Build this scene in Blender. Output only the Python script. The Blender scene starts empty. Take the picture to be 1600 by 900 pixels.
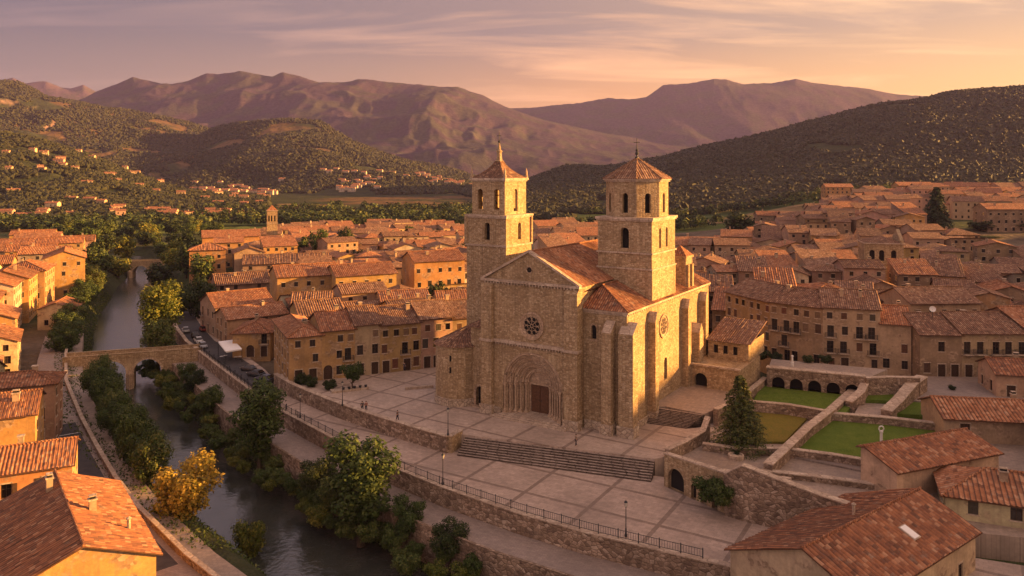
import bpy, math, random
import numpy as np
from mathutils import Vector, Matrix
random.seed(7); NR = np.random.default_rng(7)
SC = bpy.context.scene
COL = SC.collection
R = math.radians

# ------------------------------------------------------------------ camera
F, Y0, H = 1200.0, 270.0, 40.0           # focal length in photo pixels, eye-level row, eye height in metres
cam_d = bpy.data.cameras.new('camera'); cam = bpy.data.objects.new('camera', cam_d); COL.objects.link(cam)
cam.location = (0, 0, H); cam.rotation_euler = (R(90), 0, 0)
cam_d.sensor_width = 36; cam_d.lens = 27.0; cam_d.shift_y = -180 / 1600
cam_d.clip_start = 0.5; cam_d.clip_end = 40000
SC.camera = cam

# ------------------------------------------------------------------ sun, sky, exposure
SUN_EL = 9.0
SUN_H = Vector((0.985, 0.14, 0)).normalized()          # where the sun stands, seen from the ground
S_DIR = (SUN_H * math.cos(R(SUN_EL)) + Vector((0, 0, math.sin(R(SUN_EL))))).normalized()
sun_d = bpy.data.lights.new('sun', 'SUN'); sun = bpy.data.objects.new('sun', sun_d); COL.objects.link(sun)
sun.rotation_euler = S_DIR.to_track_quat('Z', 'Y').to_euler()
sun_d.energy = 5.0; sun_d.angle = R(0.6); sun_d.color = (1.0, 0.50, 0.135)
SC.view_settings.view_transform = 'Standard'; SC.view_settings.look = 'None'
SC.view_settings.gamma = 1; SC.view_settings.use_curve_mapping = False
SC.view_settings.exposure = 2.4
SC.cycles.use_denoising = True
SC.cycles.max_bounces = 6; SC.cycles.diffuse_bounces = 2; SC.cycles.glossy_bounces = 2
SC.cycles.transmission_bounces = 3; SC.cycles.volume_bounces = 1; SC.cycles.transparent_max_bounces = 6

class NT:
    """little helper to write node trees"""
    def __init__(s, tree): s.t = tree; tree.nodes.clear()
    def n(s, typ, ins=None, **kw):
        nd = s.t.nodes.new(typ)
        for k, v in kw.items(): setattr(nd, k, v)
        for k, v in (ins or {}).items():
            sk = nd.inputs[k]
            if isinstance(v, bpy.types.NodeSocket): s.t.links.new(v, sk)
            else: sk.default_value = v
        return nd
    def math(s, op, a, b=None, c=None, clamp=False):
        ins = {0: a}
        if b is not None: ins[1] = b
        if c is not None: ins[2] = c
        return s.n('ShaderNodeMath', ins, operation=op, use_clamp=clamp).outputs[0]
    def ramp(s, fac, stops, interp='LINEAR'):
        nd = s.n('ShaderNodeValToRGB', {0: fac}); cr = nd.color_ramp; cr.interpolation = interp
        while len(cr.elements) < len(stops): cr.elements.new(0.5)
        for e, (p, c) in zip(cr.elements, stops):
            e.position = p; e.color = (*c, 1) if len(c) == 3 else c
        return nd.outputs[0]
    def mix(s, f, a, b, blend='MIX'):
        nd = s.n('ShaderNodeMix', data_type='RGBA', blend_type=blend)
        for i, v in ((0, f), (6, a), (7, b)):
            if isinstance(v, bpy.types.NodeSocket): s.t.links.new(v, nd.inputs[i])
            else: nd.inputs[i].default_value = (*v, 1) if isinstance(v, tuple) and len(v) == 3 else v
        return nd.outputs[2]
    def mapr(s, v, a, b, c=0.0, d=1.0):
        return s.n('ShaderNodeMapRange', {0: v, 1: a, 2: b, 3: c, 4: d}).outputs[0]

world = bpy.data.worlds.new('World'); SC.world = world; world.use_nodes = True
w = NT(world.node_tree)
tc = w.n('ShaderNodeTexCoord').outputs['Generated']
sep = w.n('ShaderNodeSeparateXYZ', {0: tc})
dx, dy, dz = sep.outputs
sky = w.n('ShaderNodeTexSky', sky_type='NISHITA', sun_disc=False, sun_elevation=R(SUN_EL),
          sun_rotation=math.atan2(SUN_H.x, SUN_H.y), air_density=1.3, dust_density=3.0, ozone_density=1.5)
# dusk air: mauve away from the sun, gold towards it, deeper with height
side = w.mapr(dx, -0.60, 0.62)
hor = w.ramp(side, [(0.0, (0.25, 0.165, 0.14)), (0.35, (0.47, 0.24, 0.10)), (0.6, (0.84, 0.345, 0.075)), (0.95, (1.0, 0.53, 0.11))])
top = w.ramp(side, [(0.0, (0.082, 0.07, 0.095)), (0.5, (0.20, 0.135, 0.125)), (1.0, (0.42, 0.27, 0.17))])
zen = (0.36, 0.285, 0.31)
e1 = w.mapr(dz, 0.015, 0.175)
e2 = w.mapr(dz, 0.22, 0.6)
grad = w.mix(e1, hor, top); grad = w.mix(e2, grad, zen)
# unseen sky behind and to the right, brightened and warmed to fill the shade
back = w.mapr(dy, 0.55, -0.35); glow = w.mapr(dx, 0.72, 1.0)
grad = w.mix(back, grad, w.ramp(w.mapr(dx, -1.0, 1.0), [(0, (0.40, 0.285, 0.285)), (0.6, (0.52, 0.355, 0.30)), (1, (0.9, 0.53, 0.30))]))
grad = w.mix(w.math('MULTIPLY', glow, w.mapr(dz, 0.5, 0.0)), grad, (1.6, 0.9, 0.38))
# thin streaked cirrus, laid out on a plane far overhead
zz = w.math('MAXIMUM', dz, 0.02)
cx = w.math('DIVIDE', dx, w.math('ADD', zz, 0.12)); cy = w.math('DIVIDE', dy, w.math('ADD', zz, 0.12))
cv = w.n('ShaderNodeCombineXYZ', {0: w.math('MULTIPLY', cx, 0.5), 1: w.math('MULTIPLY', cy, 1.6), 2: 0.0}).outputs[0]
cn = w.n('ShaderNodeTexNoise', {'Vector': cv, 'Scale': 1.3, 'Detail': 7.0, 'Roughness': 0.58, 'Distortion': 0.6}).outputs[0]
cm = w.math('MULTIPLY', w.mapr(cn, 0.5, 0.72), w.mapr(side, 0.2, 0.6, 0.25, 0.6))
cm = w.math('MULTIPLY', cm, w.mapr(dz, 0.5, 0.25))
grad = w.mix(cm, grad, w.ramp(side, [(0, (0.40, 0.24, 0.22)), (0.6, (0.95, 0.47, 0.22)), (1, (1.0, 0.62, 0.30))]))
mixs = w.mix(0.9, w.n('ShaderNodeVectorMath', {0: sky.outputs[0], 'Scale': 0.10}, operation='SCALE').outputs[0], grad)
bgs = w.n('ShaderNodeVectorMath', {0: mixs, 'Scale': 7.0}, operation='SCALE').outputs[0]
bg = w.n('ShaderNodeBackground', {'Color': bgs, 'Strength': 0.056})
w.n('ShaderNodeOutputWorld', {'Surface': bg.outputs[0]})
# ------------------------------------------------------------------ helpers
ORD = ['first', 'second', 'third', 'fourth', 'fifth', 'sixth', 'seventh', 'eighth', 'ninth', 'tenth', 'eleventh', 'twelfth', 'thirteenth', 'fourteenth', 'fifteenth', 'sixteenth', 'seventeenth', 'eighteenth', 'nineteenth', 'twentieth'] + ['farther'] * 40
def at(px, py, z=0.0):
    """the point of height z that the photo shows at (px, py)"""
    Y = (H - z) * F / (py - Y0)
    return Vector(((px - 800) * Y / F, Y, z))
def zat(py, Y): return H - (py - Y0) * Y / F

class MB:
    def __init__(s): s.v = []; s.f = []; s.m = []; s.uv = []; s.sm = []
    def poly(s, pts, m=0, uv=None, smooth=False):
        b = len(s.v); s.v.extend(tuple(p) for p in pts); s.f.append(tuple(range(b, b + len(pts))))
        s.m.append(m); s.uv.append(uv); s.sm.append(smooth)
    def box(s, x0, x1, y0, y1, z0, z1, m=0, skip=''):
        p = [(x, y, z) for z in (z0, z1) for y in (y0, y1) for x in (x0, x1)]
        for k, q in (('b', (0, 2, 3, 1)), ('t', (4, 5, 7, 6)), ('f', (0, 1, 5, 4)), ('k', (3, 2, 6, 7)), ('l', (2, 0, 4, 6)), ('r', (1, 3, 7, 5))):
            if k not in skip: s.poly([p[i] for i in q], m)
    def obox(s, c, ax, hx, hy, z0, z1, m=0, tilt=0):
        """box about the plan point c with its x axis along ax"""
        a = Vector((ax[0], ax[1])).normalized(); n = Vector((-a.y, a.x))
        q = [Vector((c[0], c[1])) + a * sx * hx + n * sy * hy for sx, sy in ((-1, -1), (1, -1), (1, 1), (-1, 1))]
        s.prism([(p.x, p.y) for p in q], z0, z1, m)
    def prism(s, poly, z0, z1, m=0, mside=None, bottom=False):
        """poly counter-clockwise; z0/z1 numbers or lists"""
        n = len(poly); a = z0 if isinstance(z0, (list, tuple)) else [z0] * n; b = z1 if isinstance(z1, (list, tuple)) else [z1] * n
        if mside is None: mside = m
        for i in range(n):
            j = (i + 1) % n
            s.poly([(*poly[i], a[i]), (*poly[j], a[j]), (*poly[j], b[j]), (*poly[i], b[i])], mside)
        s.poly([(*poly[i], b[i]) for i in range(n)], m)
        if bottom: s.poly([(*poly[i], a[i]) for i in reversed(range(n))], m)
    def tube(s, path, rad, n=6, m=0, caps=True, smooth=True):
        path = [Vector(p) for p in path]; k = len(path)
        rr = rad if isinstance(rad, (list, tuple)) else [rad] * k
        rings = []
        for i, p in enumerate(path):
            t = (path[min(i + 1, k - 1)] - path[max(i - 1, 0)]).normalized()
            u = t.cross(Vector((0, 0, 1)) if abs(t.z) < 0.95 else Vector((1, 0, 0))).normalized(); q = t.cross(u)
            rings.append([p + (u * math.cos(2 * math.pi * j / n) + q * math.sin(2 * math.pi * j / n)) * rr[i] for j in range(n)])
        for a, b in zip(rings, rings[1:]):
            for j in range(n):
                s.poly([a[j], b[j], b[(j + 1) % n], a[(j + 1) % n]], m, None, smooth)
        if caps:
            s.poly(rings[0], m); s.poly(list(reversed(rings[-1])), m)
    def lathe(s, prof, c=(0, 0), n=16, m=0, smooth=True, a0=0.0, flat=None):
        """prof [(r, z)] about the plan point c"""
        for (r0, z0), (r1, z1) in zip(prof, prof[1:]):
            for j in range(n):
                A = a0 + 2 * math.pi * j / n; B = a0 + 2 * math.pi * (j + 1) / n
                P = lambda r, a, z: (c[0] + r * math.cos(a), c[1] + r * math.sin(a), z)
                q = [P(r0, A, z0), P(r0, B, z0), P(r1, B, z1), P(r1, A, z1)]
                if r1 < 1e-6: q = q[:3]
                elif r0 < 1e-6: q = [q[0], q[2], q[3]]
                s.poly(q, m, None, smooth)
    def build(s, name, mats, parent=None, loc=None, rotz=0.0, color=None, merge=False):
        me = bpy.data.meshes.new(name); me.from_pydata(s.v, [], s.f)
        ms = mats if isinstance(mats, (list, tuple)) else [mats]
        for m in ms: me.materials.append(m)
        me.polygons.foreach_set('material_index', s.m); me.polygons.foreach_set('use_smooth', s.sm)
        uvl = me.uv_layers.new(name='UVMap'); buf = np.zeros(len(me.loops) * 2, np.float32); i = 0
        for f, uv in zip(s.f, s.uv):
            if uv is None:
                P = [Vector(s.v[k]) for k in f]
                nrm = Vector((0, 0, 0))
                for a, b in zip(P, P[1:] + P[:1]): nrm += a.cross(b)
                if nrm.length > 1e-12: nrm.normalize()
                if abs(nrm.z) > 0.97: uv = [(p.x, p.y) for p in P]
                else:
                    t = Vector((-nrm.y, nrm.x, 0)).normalized(); b = nrm.cross(t)
                    uv = [(p.dot(t), p.dot(b)) for p in P]
            for q in uv: buf[i] = q[0]; buf[i + 1] = q[1]; i += 2
        uvl.data.foreach_set('uv', buf); me.validate(); me.update()
        return link(name, me, parent, loc, rotz, color)
def link(name, me, parent=None, loc=None, rotz=0.0, color=None):
    o = bpy.data.objects.new(name, me); COL.objects.link(o)
    if parent is not None: o.parent = parent
    if loc is not None: o.location = loc
    if rotz: o.rotation_euler = (0, 0, rotz)
    if color is not None: o.color = (*color, 1)
    return o
def empty(name, loc=(0, 0, 0), rotz=0.0, label=None, cat=None, group=None):
    o = bpy.data.objects.new(name, None); COL.objects.link(o); o.location = loc; o.rotation_euler = (0, 0, rotz)
    o.empty_display_size = 0.5
    return tag(o, label, cat, group)
def tag(o, label=None, cat=None, group=None, kind=None):
    if label: o['label'] = label
    if cat: o['category'] = cat
    if group: o['group'] = group
    if kind: o['kind'] = kind
    return o
def mesh_np(name, V, Fc, mat, smooth=False, col=None):
    me = bpy.data.meshes.new(name); V = np.asarray(V, np.float32); Fc = np.asarray(Fc, np.int32)
    me.vertices.add(len(V)); me.vertices.foreach_set('co', V.ravel())
    k = Fc.shape[1]; me.loops.add(Fc.size); me.loops.foreach_set('vertex_index', Fc.ravel())
    me.polygons.add(len(Fc)); me.polygons.foreach_set('loop_start', np.arange(0, Fc.size, k, dtype=np.int32))
    me.update(calc_edges=True)
    me.polygons.foreach_set('use_smooth', np.full(len(Fc), smooth))
    me.materials.append(mat)
    if col is not None:
        a = me.color_attributes.new('Col', 'FLOAT_COLOR', 'POINT')
        a.data.foreach_set('color', np.concatenate([col, np.ones((len(col), 1))], 1).astype(np.float32).ravel())
    return me
def smooth(t): t = np.clip(t, 0, 1); return t * t * (3 - 2 * t)
_tab = NR.random((256, 256))
def vnoise(x, y):
    xi = np.floor(x).astype(int); yi = np.floor(y).astype(int); fx = x - xi; fy = y - yi
    fx = fx * fx * (3 - 2 * fx); fy = fy * fy * (3 - 2 * fy); T = lambda a, b: _tab[a & 255, b & 255]
    return (T(xi, yi) * (1 - fx) + T(xi + 1, yi) * fx) * (1 - fy) + (T(xi, yi + 1) * (1 - fx) + T(xi + 1, yi + 1) * fx) * fy
def fbm(x, y, o=5, r=0.5):
    s = 0; a = 1; t = 0
    for k in range(o): s = s + a * vnoise(x + 17.3 * k, y - 9.1 * k); t += a; a *= r; x = x * 2.03; y = y * 2.03
    return s / t
def ridged(x, y, o=5):
    s = 0; a = 1; t = 0
    for k in range(o): s = s + a * (1 - np.abs(2 * vnoise(x + 31.7 * k, y + 5.3 * k) - 1)); t += a; a *= 0.5; x = x * 2.1; y = y * 2.1
    return s / t

# ------------------------------------------------------------------ materials
def new_mat(name):
    m = bpy.data.materials.new(name); m.use_nodes = True; return m, NT(m.node_tree)
def finish(t, color, rough=0.85, bump=None, bdist=0.05, bstr=1.0, spec=0.2, **kw):
    ins = {'Base Color': color, 'Roughness': rough, 'Specular IOR Level': spec}
    ins.update(kw)
    if bump is not None:
        ins['Normal'] = t.n('ShaderNodeBump', {'Height': bump, 'Distance': bdist, 'Strength': bstr}).outputs[0]
    p = t.n('ShaderNodeBsdfPrincipled', {k: ((*v, 1) if isinstance(v, tuple) and len(v) == 3 else v) for k, v in ins.items()})
    t.n('ShaderNodeOutputMaterial', {'Surface': p.outputs[0]})
M = {}
def uvn(t): return t.n('ShaderNodeUVMap', uv_map='UVMap').outputs[0]
def scl(t, v, s): return t.n('ShaderNodeMapping', {'Vector': v, 'Scale': s}).outputs[0]
def noise(t, v, s, d=4.0, r=0.55): return t.n('ShaderNodeTexNoise', {'Vector': v, 'Scale': s, 'Detail': d, 'Roughness': r}).outputs[0]

def mat_stone(name, stops, bw=0.62, bh=0.34, rubble=False, mortar=(0.30, 0.22, 0.15), stain=0.55, bump=0.05):
    m, t = new_mat(name); uv = uvn(t)
    wob = t.n('ShaderNodeVectorMath', {0: t.n('ShaderNodeTexNoise', {'Vector': uv, 'Scale': 1.3, 'Detail': 2.0}).outputs[1], 'Scale': 0.28 if rubble else 0.10}, operation='SCALE').outputs[0]
    uw = t.n('ShaderNodeVectorMath', {0: uv, 1: wob}, operation='ADD').outputs[0]
    sv = scl(t, uw, (1 / bw, 1 / bh, 1))
    vor = t.n('ShaderNodeTexVoronoi', {'Vector': sv, 'Scale': 1.0, 'Randomness': 1.0 if rubble else 0.62}, voronoi_dimensions='2D', feature='F1')
    edge = t.n('ShaderNodeTexVoronoi', {'Vector': sv, 'Scale': 1.0, 'Randomness': 1.0 if rubble else 0.62}, voronoi_dimensions='2D', feature='DISTANCE_TO_EDGE').outputs[0]
    rnd = t.n('ShaderNodeSeparateXYZ', {0: vor.outputs['Color']}).outputs[0]
    col = t.ramp(rnd, stops)
    jn = t.mapr(edge, 0.02, 0.09)
    col = t.mix(jn, mortar, col)
    big = noise(t, uv, 0.16, 5.0); fine = noise(t, uv, 3.0, 4.0)
    col = t.mix(t.mapr(big, 0.38, 0.72, 0.0, stain), col, tuple(c * 0.62 for c in stops[0][1]))
    col = t.mix(t.mapr(noise(t, scl(t, uv, (1, .35, 1)), 0.5, 3.0), 0.55, 0.8, 0.0, 0.35), col, tuple(min(1, c * 1.25) for c in stops[-1][1]))
    col = t.mix(t.mapr(noise(t, scl(t, uv, (0.9, 0.09, 1)), 1.0, 4.0, 0.6), 0.5, 0.74, 0.0, 0.5), col, tuple(c * 0.5 for c in stops[0][1]))
    col = t.mix(0.65, col, t.ramp(fine, [(0.3, (0.32, 0.32, 0.32)), (0.7, (0.66, 0.66, 0.66))]), 'OVERLAY')
    h = t.math('ADD', t.math('MULTIPLY', t.mapr(edge, 0.0, 0.22), 0.7), t.math('MULTIPLY', fine, 0.6))
    finish(t, col, 0.92, h, bump, 0.9, 0.1)
    M[name] = m
mat_stone('ashlar', [(0, (0.28, 0.19, 0.108)), (0.3, (0.36, 0.25, 0.145)), (0.7, (0.42, 0.305, 0.18)), (1, (0.51, 0.385, 0.245))], 0.52, 0.29, mortar=(0.255, 0.175, 0.105), stain=0.55, bump=0.06)
mat_stone('ashlar_pale', [(0, (0.33, 0.23, 0.155)), (0.5, (0.44, 0.31, 0.205)), (1, (0.54, 0.40, 0.28))], 0.9, 0.5, mortar=(0.27, 0.19, 0.13), stain=0.4)
mat_stone('rubble', [(0, (0.16, 0.11, 0.08)), (0.4, (0.28, 0.195, 0.135)), (0.75, (0.37, 0.265, 0.19)), (1, (0.47, 0.36, 0.27))], 0.62, 0.42, True, mortar=(0.17, 0.12, 0.085), bump=0.09)
mat_stone('footing', [(0, (0.33, 0.25, 0.18)), (0.5, (0.45, 0.345, 0.25)), (1, (0.56, 0.45, 0.34))], 0.8, 0.6, True, mortar=(0.22, 0.16, 0.11), bump=0.09)
mat_stone('coping', [(0, (0.36, 0.27, 0.20)), (1, (0.52, 0.41, 0.31))], 1.4, 0.8, mortar=(0.3, 0.22, 0.16), stain=0.3, bump=0.02)

def mat_plaster():
    m, t = new_mat('plaster'); uv = uvn(t)
    oi = t.n('ShaderNodeObjectInfo'); col = oi.outputs['Color']; rnd = oi.outputs['Random']
    off = t.n('ShaderNodeVectorMath', {0: uv, 1: t.n('ShaderNodeCombineXYZ', {0: t.math('MULTIPLY', rnd, 91.0), 1: t.math('MULTIPLY', rnd, 37.0), 2: 0.0}).outputs[0]}, operation='ADD').outputs[0]
    big = noise(t, off, 0.22, 6.0, 0.6); fine = noise(t, off, 2.2, 5.0, 0.65)
    streak = noise(t, scl(t, off, (1.4, 0.12, 1)), 1.0, 3.0)
    dk = t.n('ShaderNodeVectorMath', {0: col, 'Scale': 0.42}, operation='SCALE').outputs[0]
    c = t.mix(t.mapr(big, 0.36, 0.66, 0.0, 0.7), col, dk)
    c = t.mix(t.mapr(streak, 0.5, 0.75, 0.0, 0.4), c, (0.16, 0.115, 0.085))
    # bare rubble where the render has come away
    vor = t.n('ShaderNodeTexVoronoi', {'Vector': scl(t, off, (2.2, 3.0, 1)), 'Scale': 1.0}, voronoi_dimensions='2D')
    st = t.ramp(t.n('ShaderNodeSeparateXYZ', {0: vor.outputs['Color']}).outputs[0], [(0, (0.17, 0.11, 0.075)), (1, (0.42, 0.30, 0.20))])
    bare = t.mapr(noise(t, off, 0.35, 5.0, 0.62), 0.52, 0.6)
    c = t.mix(t.math('MULTIPLY', bare, 0.75), c, st)
    c = t.mix(0.45, c, t.ramp(fine, [(0.3, (0.36, 0.36, 0.36)), (0.7, (0.64, 0.64, 0.64))]), 'OVERLAY')
    finish(t, c, 0.93, t.math('ADD', fine, t.math('MULTIPLY', bare, vor.outputs[0])), 0.03, 0.7, 0.08)
    M['plaster'] = m
mat_plaster()

def mat_tile(name, stops, lich=(0.30, 0.25, 0.19)):
    m, t = new_mat(name); uv = uvn(t)
    oi = t.n('ShaderNodeObjectInfo'); rnd = oi.outputs['Random']
    off = t.n('ShaderNodeVectorMath', {0: uv, 1: t.n('ShaderNodeCombineXYZ', {0: t.math('MULTIPLY', rnd, 64.0), 1: t.math('MULTIPLY', rnd, 29.0), 2: 0.0}).outputs[0]}, operation='ADD').outputs[0]
    s2 = t.n('ShaderNodeSeparateXYZ', {0: off})
    cu = t.math('FLOOR', t.math('DIVIDE', s2.outputs[0], 0.4)); cvv = t.math('DIVIDE', s2.outputs[1], 0.5)
    cvj = t.math('ADD', cvv, t.math('MULTIPLY', t.n('ShaderNodeTexWhiteNoise', {'W': cu}, noise_dimensions='1D').outputs[0], 0.35))
    cell = t.n('ShaderNodeCombineXYZ', {0: cu, 1: t.math('FLOOR', cvj), 2: 0.0}).outputs[0]
    wn = t.n('ShaderNodeTexWhiteNoise', {'Vector': cell}, noise_dimensions='2D').outputs[0]
    patch = noise(t, scl(t, off, (1, 0.75, 1)), 0.5, 9.0, 0.82)
    f = t.math('ADD', t.math('MULTIPLY', wn, 0.42), t.math('MULTIPLY', t.mapr(patch, 0.28, 0.72), 0.62))
    f = t.math('ADD', f, t.math('MULTIPLY', t.math('SUBTRACT', rnd, 0.5), 0.28))
    c = t.ramp(f, stops)
    c = t.mix(t.mapr(noise(t, off, 0.9, 5.0, 0.7), 0.56, 0.72, 0.0, 0.6), c, lich)
    c = t.mix(t.mapr(noise(t, scl(t, off, (2.2, 0.25, 1)), 0.6, 4.0), 0.55, 0.75, 0.0, 0.55), c, (0.085, 0.055, 0.045))
    c = t.mix(t.mapr(wn, 0.86, 0.93, 0.0, 0.3), c, (0.48, 0.32, 0.20)); c = t.mix(t.mapr(wn, 0.12, 0.05, 0.0, 0.35), c, (0.07, 0.045, 0.035))
    fr = t.math('FRACT', cvj); gu = t.math('FRACT', t.math('DIVIDE', s2.outputs[0], 0.4))
    wave = t.math('SINE', t.math('MULTIPLY', gu, math.pi))
    h = t.math('ADD', t.math('MULTIPLY', wave, 0.8), t.math('ADD', t.math('MULTIPLY', fr, -0.35), t.math('MULTIPLY', wn, 0.3)))
    # the channel between two rows of cover tiles, coloured darker so the rows read
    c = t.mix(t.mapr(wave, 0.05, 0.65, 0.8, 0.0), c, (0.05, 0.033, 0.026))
    finish(t, c, 0.9, h, 0.10, 0.8, 0.12)
    M[name] = m
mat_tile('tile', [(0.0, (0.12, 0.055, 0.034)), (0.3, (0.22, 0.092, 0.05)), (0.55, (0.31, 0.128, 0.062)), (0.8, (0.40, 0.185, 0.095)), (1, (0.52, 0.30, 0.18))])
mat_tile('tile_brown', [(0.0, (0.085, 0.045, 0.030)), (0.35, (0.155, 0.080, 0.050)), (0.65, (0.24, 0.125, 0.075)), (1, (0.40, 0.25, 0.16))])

def mat_plain(name, col, rough=0.7, var=0.25, sc=3.0, spec=0.3, metal=0.0, bump=0.0, objcol=False):
    m, t = new_mat(name); tc = t.n('ShaderNodeTexCoord').outputs['Object']; nz = noise(t, tc, sc, 4.0)
    base = t.n('ShaderNodeObjectInfo').outputs['Color'] if objcol else col
    k = 0.5 + 0.5 * var
    c = t.mix(0.8 if var else 0.0, base, t.ramp(nz, [(0.3, (0.5 - var / 2,) * 3), (0.7, (0.5 + var / 2,) * 3)]), 'OVERLAY')
    finish(t, c, rough, nz if bump else None, bump or 0.01, 1.0, spec, Metallic=metal); M[name] = m
mat_plain('iron', (0.03, 0.03, 0.032), 0.5, 0.2)
mat_plain('wood', (0.10, 0.045, 0.022), 0.7, 0.4, 4.0)
mat_plain('wood_dark', (0.055, 0.03, 0.018), 0.75, 0.4, 4.0)
mat_plain('shutter', (0.11, 0.05, 0.03), 0.7, 0.3, 3.0, objcol=True)
mat_plain('white_paint', (0.62, 0.58, 0.53), 0.7, 0.15)
mat_plain('canvas', (0.72, 0.68, 0.64), 0.8, 0.1)
mat_plain('bark', (0.085, 0.06, 0.042), 0.95, 0.5, 6.0, 0.1, 0.0, 0.03)
mat_plain('lamp_glass', (0.55, 0.5, 0.42), 0.3, 0.0)
mat_plain('rubber', (0.02, 0.02, 0.02), 0.85, 0.1)
mat_plain('void', (0.012, 0.010, 0.009), 0.9, 0.0)  # near-black; also painted in as the shade inside arches and towers
mat_plain('car_paint', (0.3, 0.3, 0.3), 0.28, 0.0, spec=0.5, objcol=True)
mat_plain('cloth', (0.3, 0.3, 0.3), 0.9, 0.2, 8.0, 0.1, objcol=True)
mat_plain('skin', (0.45, 0.27, 0.19), 0.6, 0.0)
m, t = new_mat('glass_dark')
oi = t.n('ShaderNodeObjectInfo').outputs['Random']
finish(t, t.ramp(oi, [(0, (0.012, 0.011, 0.011)), (1, (0.045, 0.036, 0.03))]), 0.12, None, spec=0.5); M['glass_dark'] = m
# ------------------------------------------------------------------ land
RIVER = [(30, 45), (6, 68), (-17, 90), (-31.5, 104.5), (-45, 118), (-53, 127), (-63.5, 140), (-71.5, 151.5), (-79.5, 165), (-87.5, 178), (-105, 207), (-120.5, 236), (-134, 265), (-147, 297), (-161, 330), (-171, 360), (-186, 400), (-225, 450), (-300, 500), (-420, 560), (-600, 640)]
RV = np.array(RIVER, float)
def river_d(X, Y):
    """signed distance from the middle of the river, positive on the church side"""
    best = np.full(np.shape(X), 1e9); sg = np.ones(np.shape(X))
    for (x0, y0), (x1, y1) in zip(RV[:-1], RV[1:]):
        ex, ey = x1 - x0, y1 - y0; L2 = ex * ex + ey * ey
        t = np.clip(((X - x0) * ex + (Y - y0) * ey) / L2, 0, 1)
        qx, qy = X - (x0 + t * ex), Y - (y0 + t * ey); d = np.hypot(qx, qy)
        s = np.where(ex * qy - ey * qx < 0, 1.0, -1.0); k = d < best
        best = np.where(k, d, best); sg = np.where(k, s, sg)
    return best * sg
def prof(pts): a = np.array(pts, float); return a[:, 0], a[:, 1]
LAYERS = [  # silhouette (photo px, py), distance, front run, ruggedness, spur scale
 ('far_left', [(-900, 150), (-200, 140), (0, 124), (20, 121), (40, 130), (60, 127), (72, 126), (95, 136), (110, 138), (130, 132), (150, 143), (260, 170), (420, 230), (600, 290)], 7200, 2200, 0.16, 900),
 ('main', [(-1400, 190), (-300, 178), (0, 172), (120, 160), (150, 144), (180, 133), (207, 121), (235, 128), (265, 135), (290, 130), (322, 116), (340, 117), (375, 111), (425, 118), (442, 111), (470, 118), (497, 128), (540, 127), (560, 122), (600, 125), (650, 130), (715, 137), (755, 149), (785, 165), (850, 187), (950, 208), (1060, 222), (1200, 245), (1350, 290), (1700, 300)], 5200, 2600, 0.42, 560),
 ('far_right', [(600, 280), (700, 205), (745, 185), (790, 169), (830, 168), (865, 164), (905, 160), (950, 152), (985, 154), (1010, 151), (1036, 132), (1075, 130), (1115, 123), (1135, 124), (1160, 131), (1210, 129), (1243, 123), (1270, 129), (1300, 133), (1350, 138), (1400, 147), (1450, 150), (1560, 175), (1800, 200), (2300, 230)], 6400, 2300, 0.20, 800),
 ('left_mountain', [(-1200, 60), (-300, 95), (-100, 115), (0, 126), (28, 129), (50, 140), (78, 153), (120, 160), (160, 166), (200, 172), (250, 181), (300, 192), (350, 208), (420, 240), (520, 290), (700, 300)], 2900, 1500, 0.42, 360),
 ('mid_hill', [(150, 300), (240, 255), (330, 200), (365, 192), (400, 189), (440, 185), (470, 186), (497, 188), (510, 193), (525, 205), (548, 218), (600, 240), (640, 252), (680, 258), (720, 268), (765, 285), (850, 299), (1000, 303)], 2500, 1150, 0.40, 300),
 ('left_front', [(-1600, 120), (-600, 155), (-200, 186), (-60, 200), (0, 207), (50, 217), (90, 228), (130, 240), (165, 253), (200, 268), (240, 283), (290, 300), (400, 308)], 1250, 560, 0.34, 150),
 ('right_hill', [(640, 304), (760, 300), (810, 288), (850, 272), (880, 262), (905, 259), (935, 262), (965, 260), (1000, 253), (1040, 246), (1075, 236), (1110, 227), (1160, 218), (1205, 208), (1235, 199), (1262, 191), (1300, 183), (1332, 174), (1360, 167), (1385, 162), (1420, 159), (1450, 154), (1480, 146), (1515, 142), (1560, 138), (1600, 135), (1750, 122), (2000, 100), (2600, 70)], 1700, 1050, 0.10, 260),
]
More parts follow.
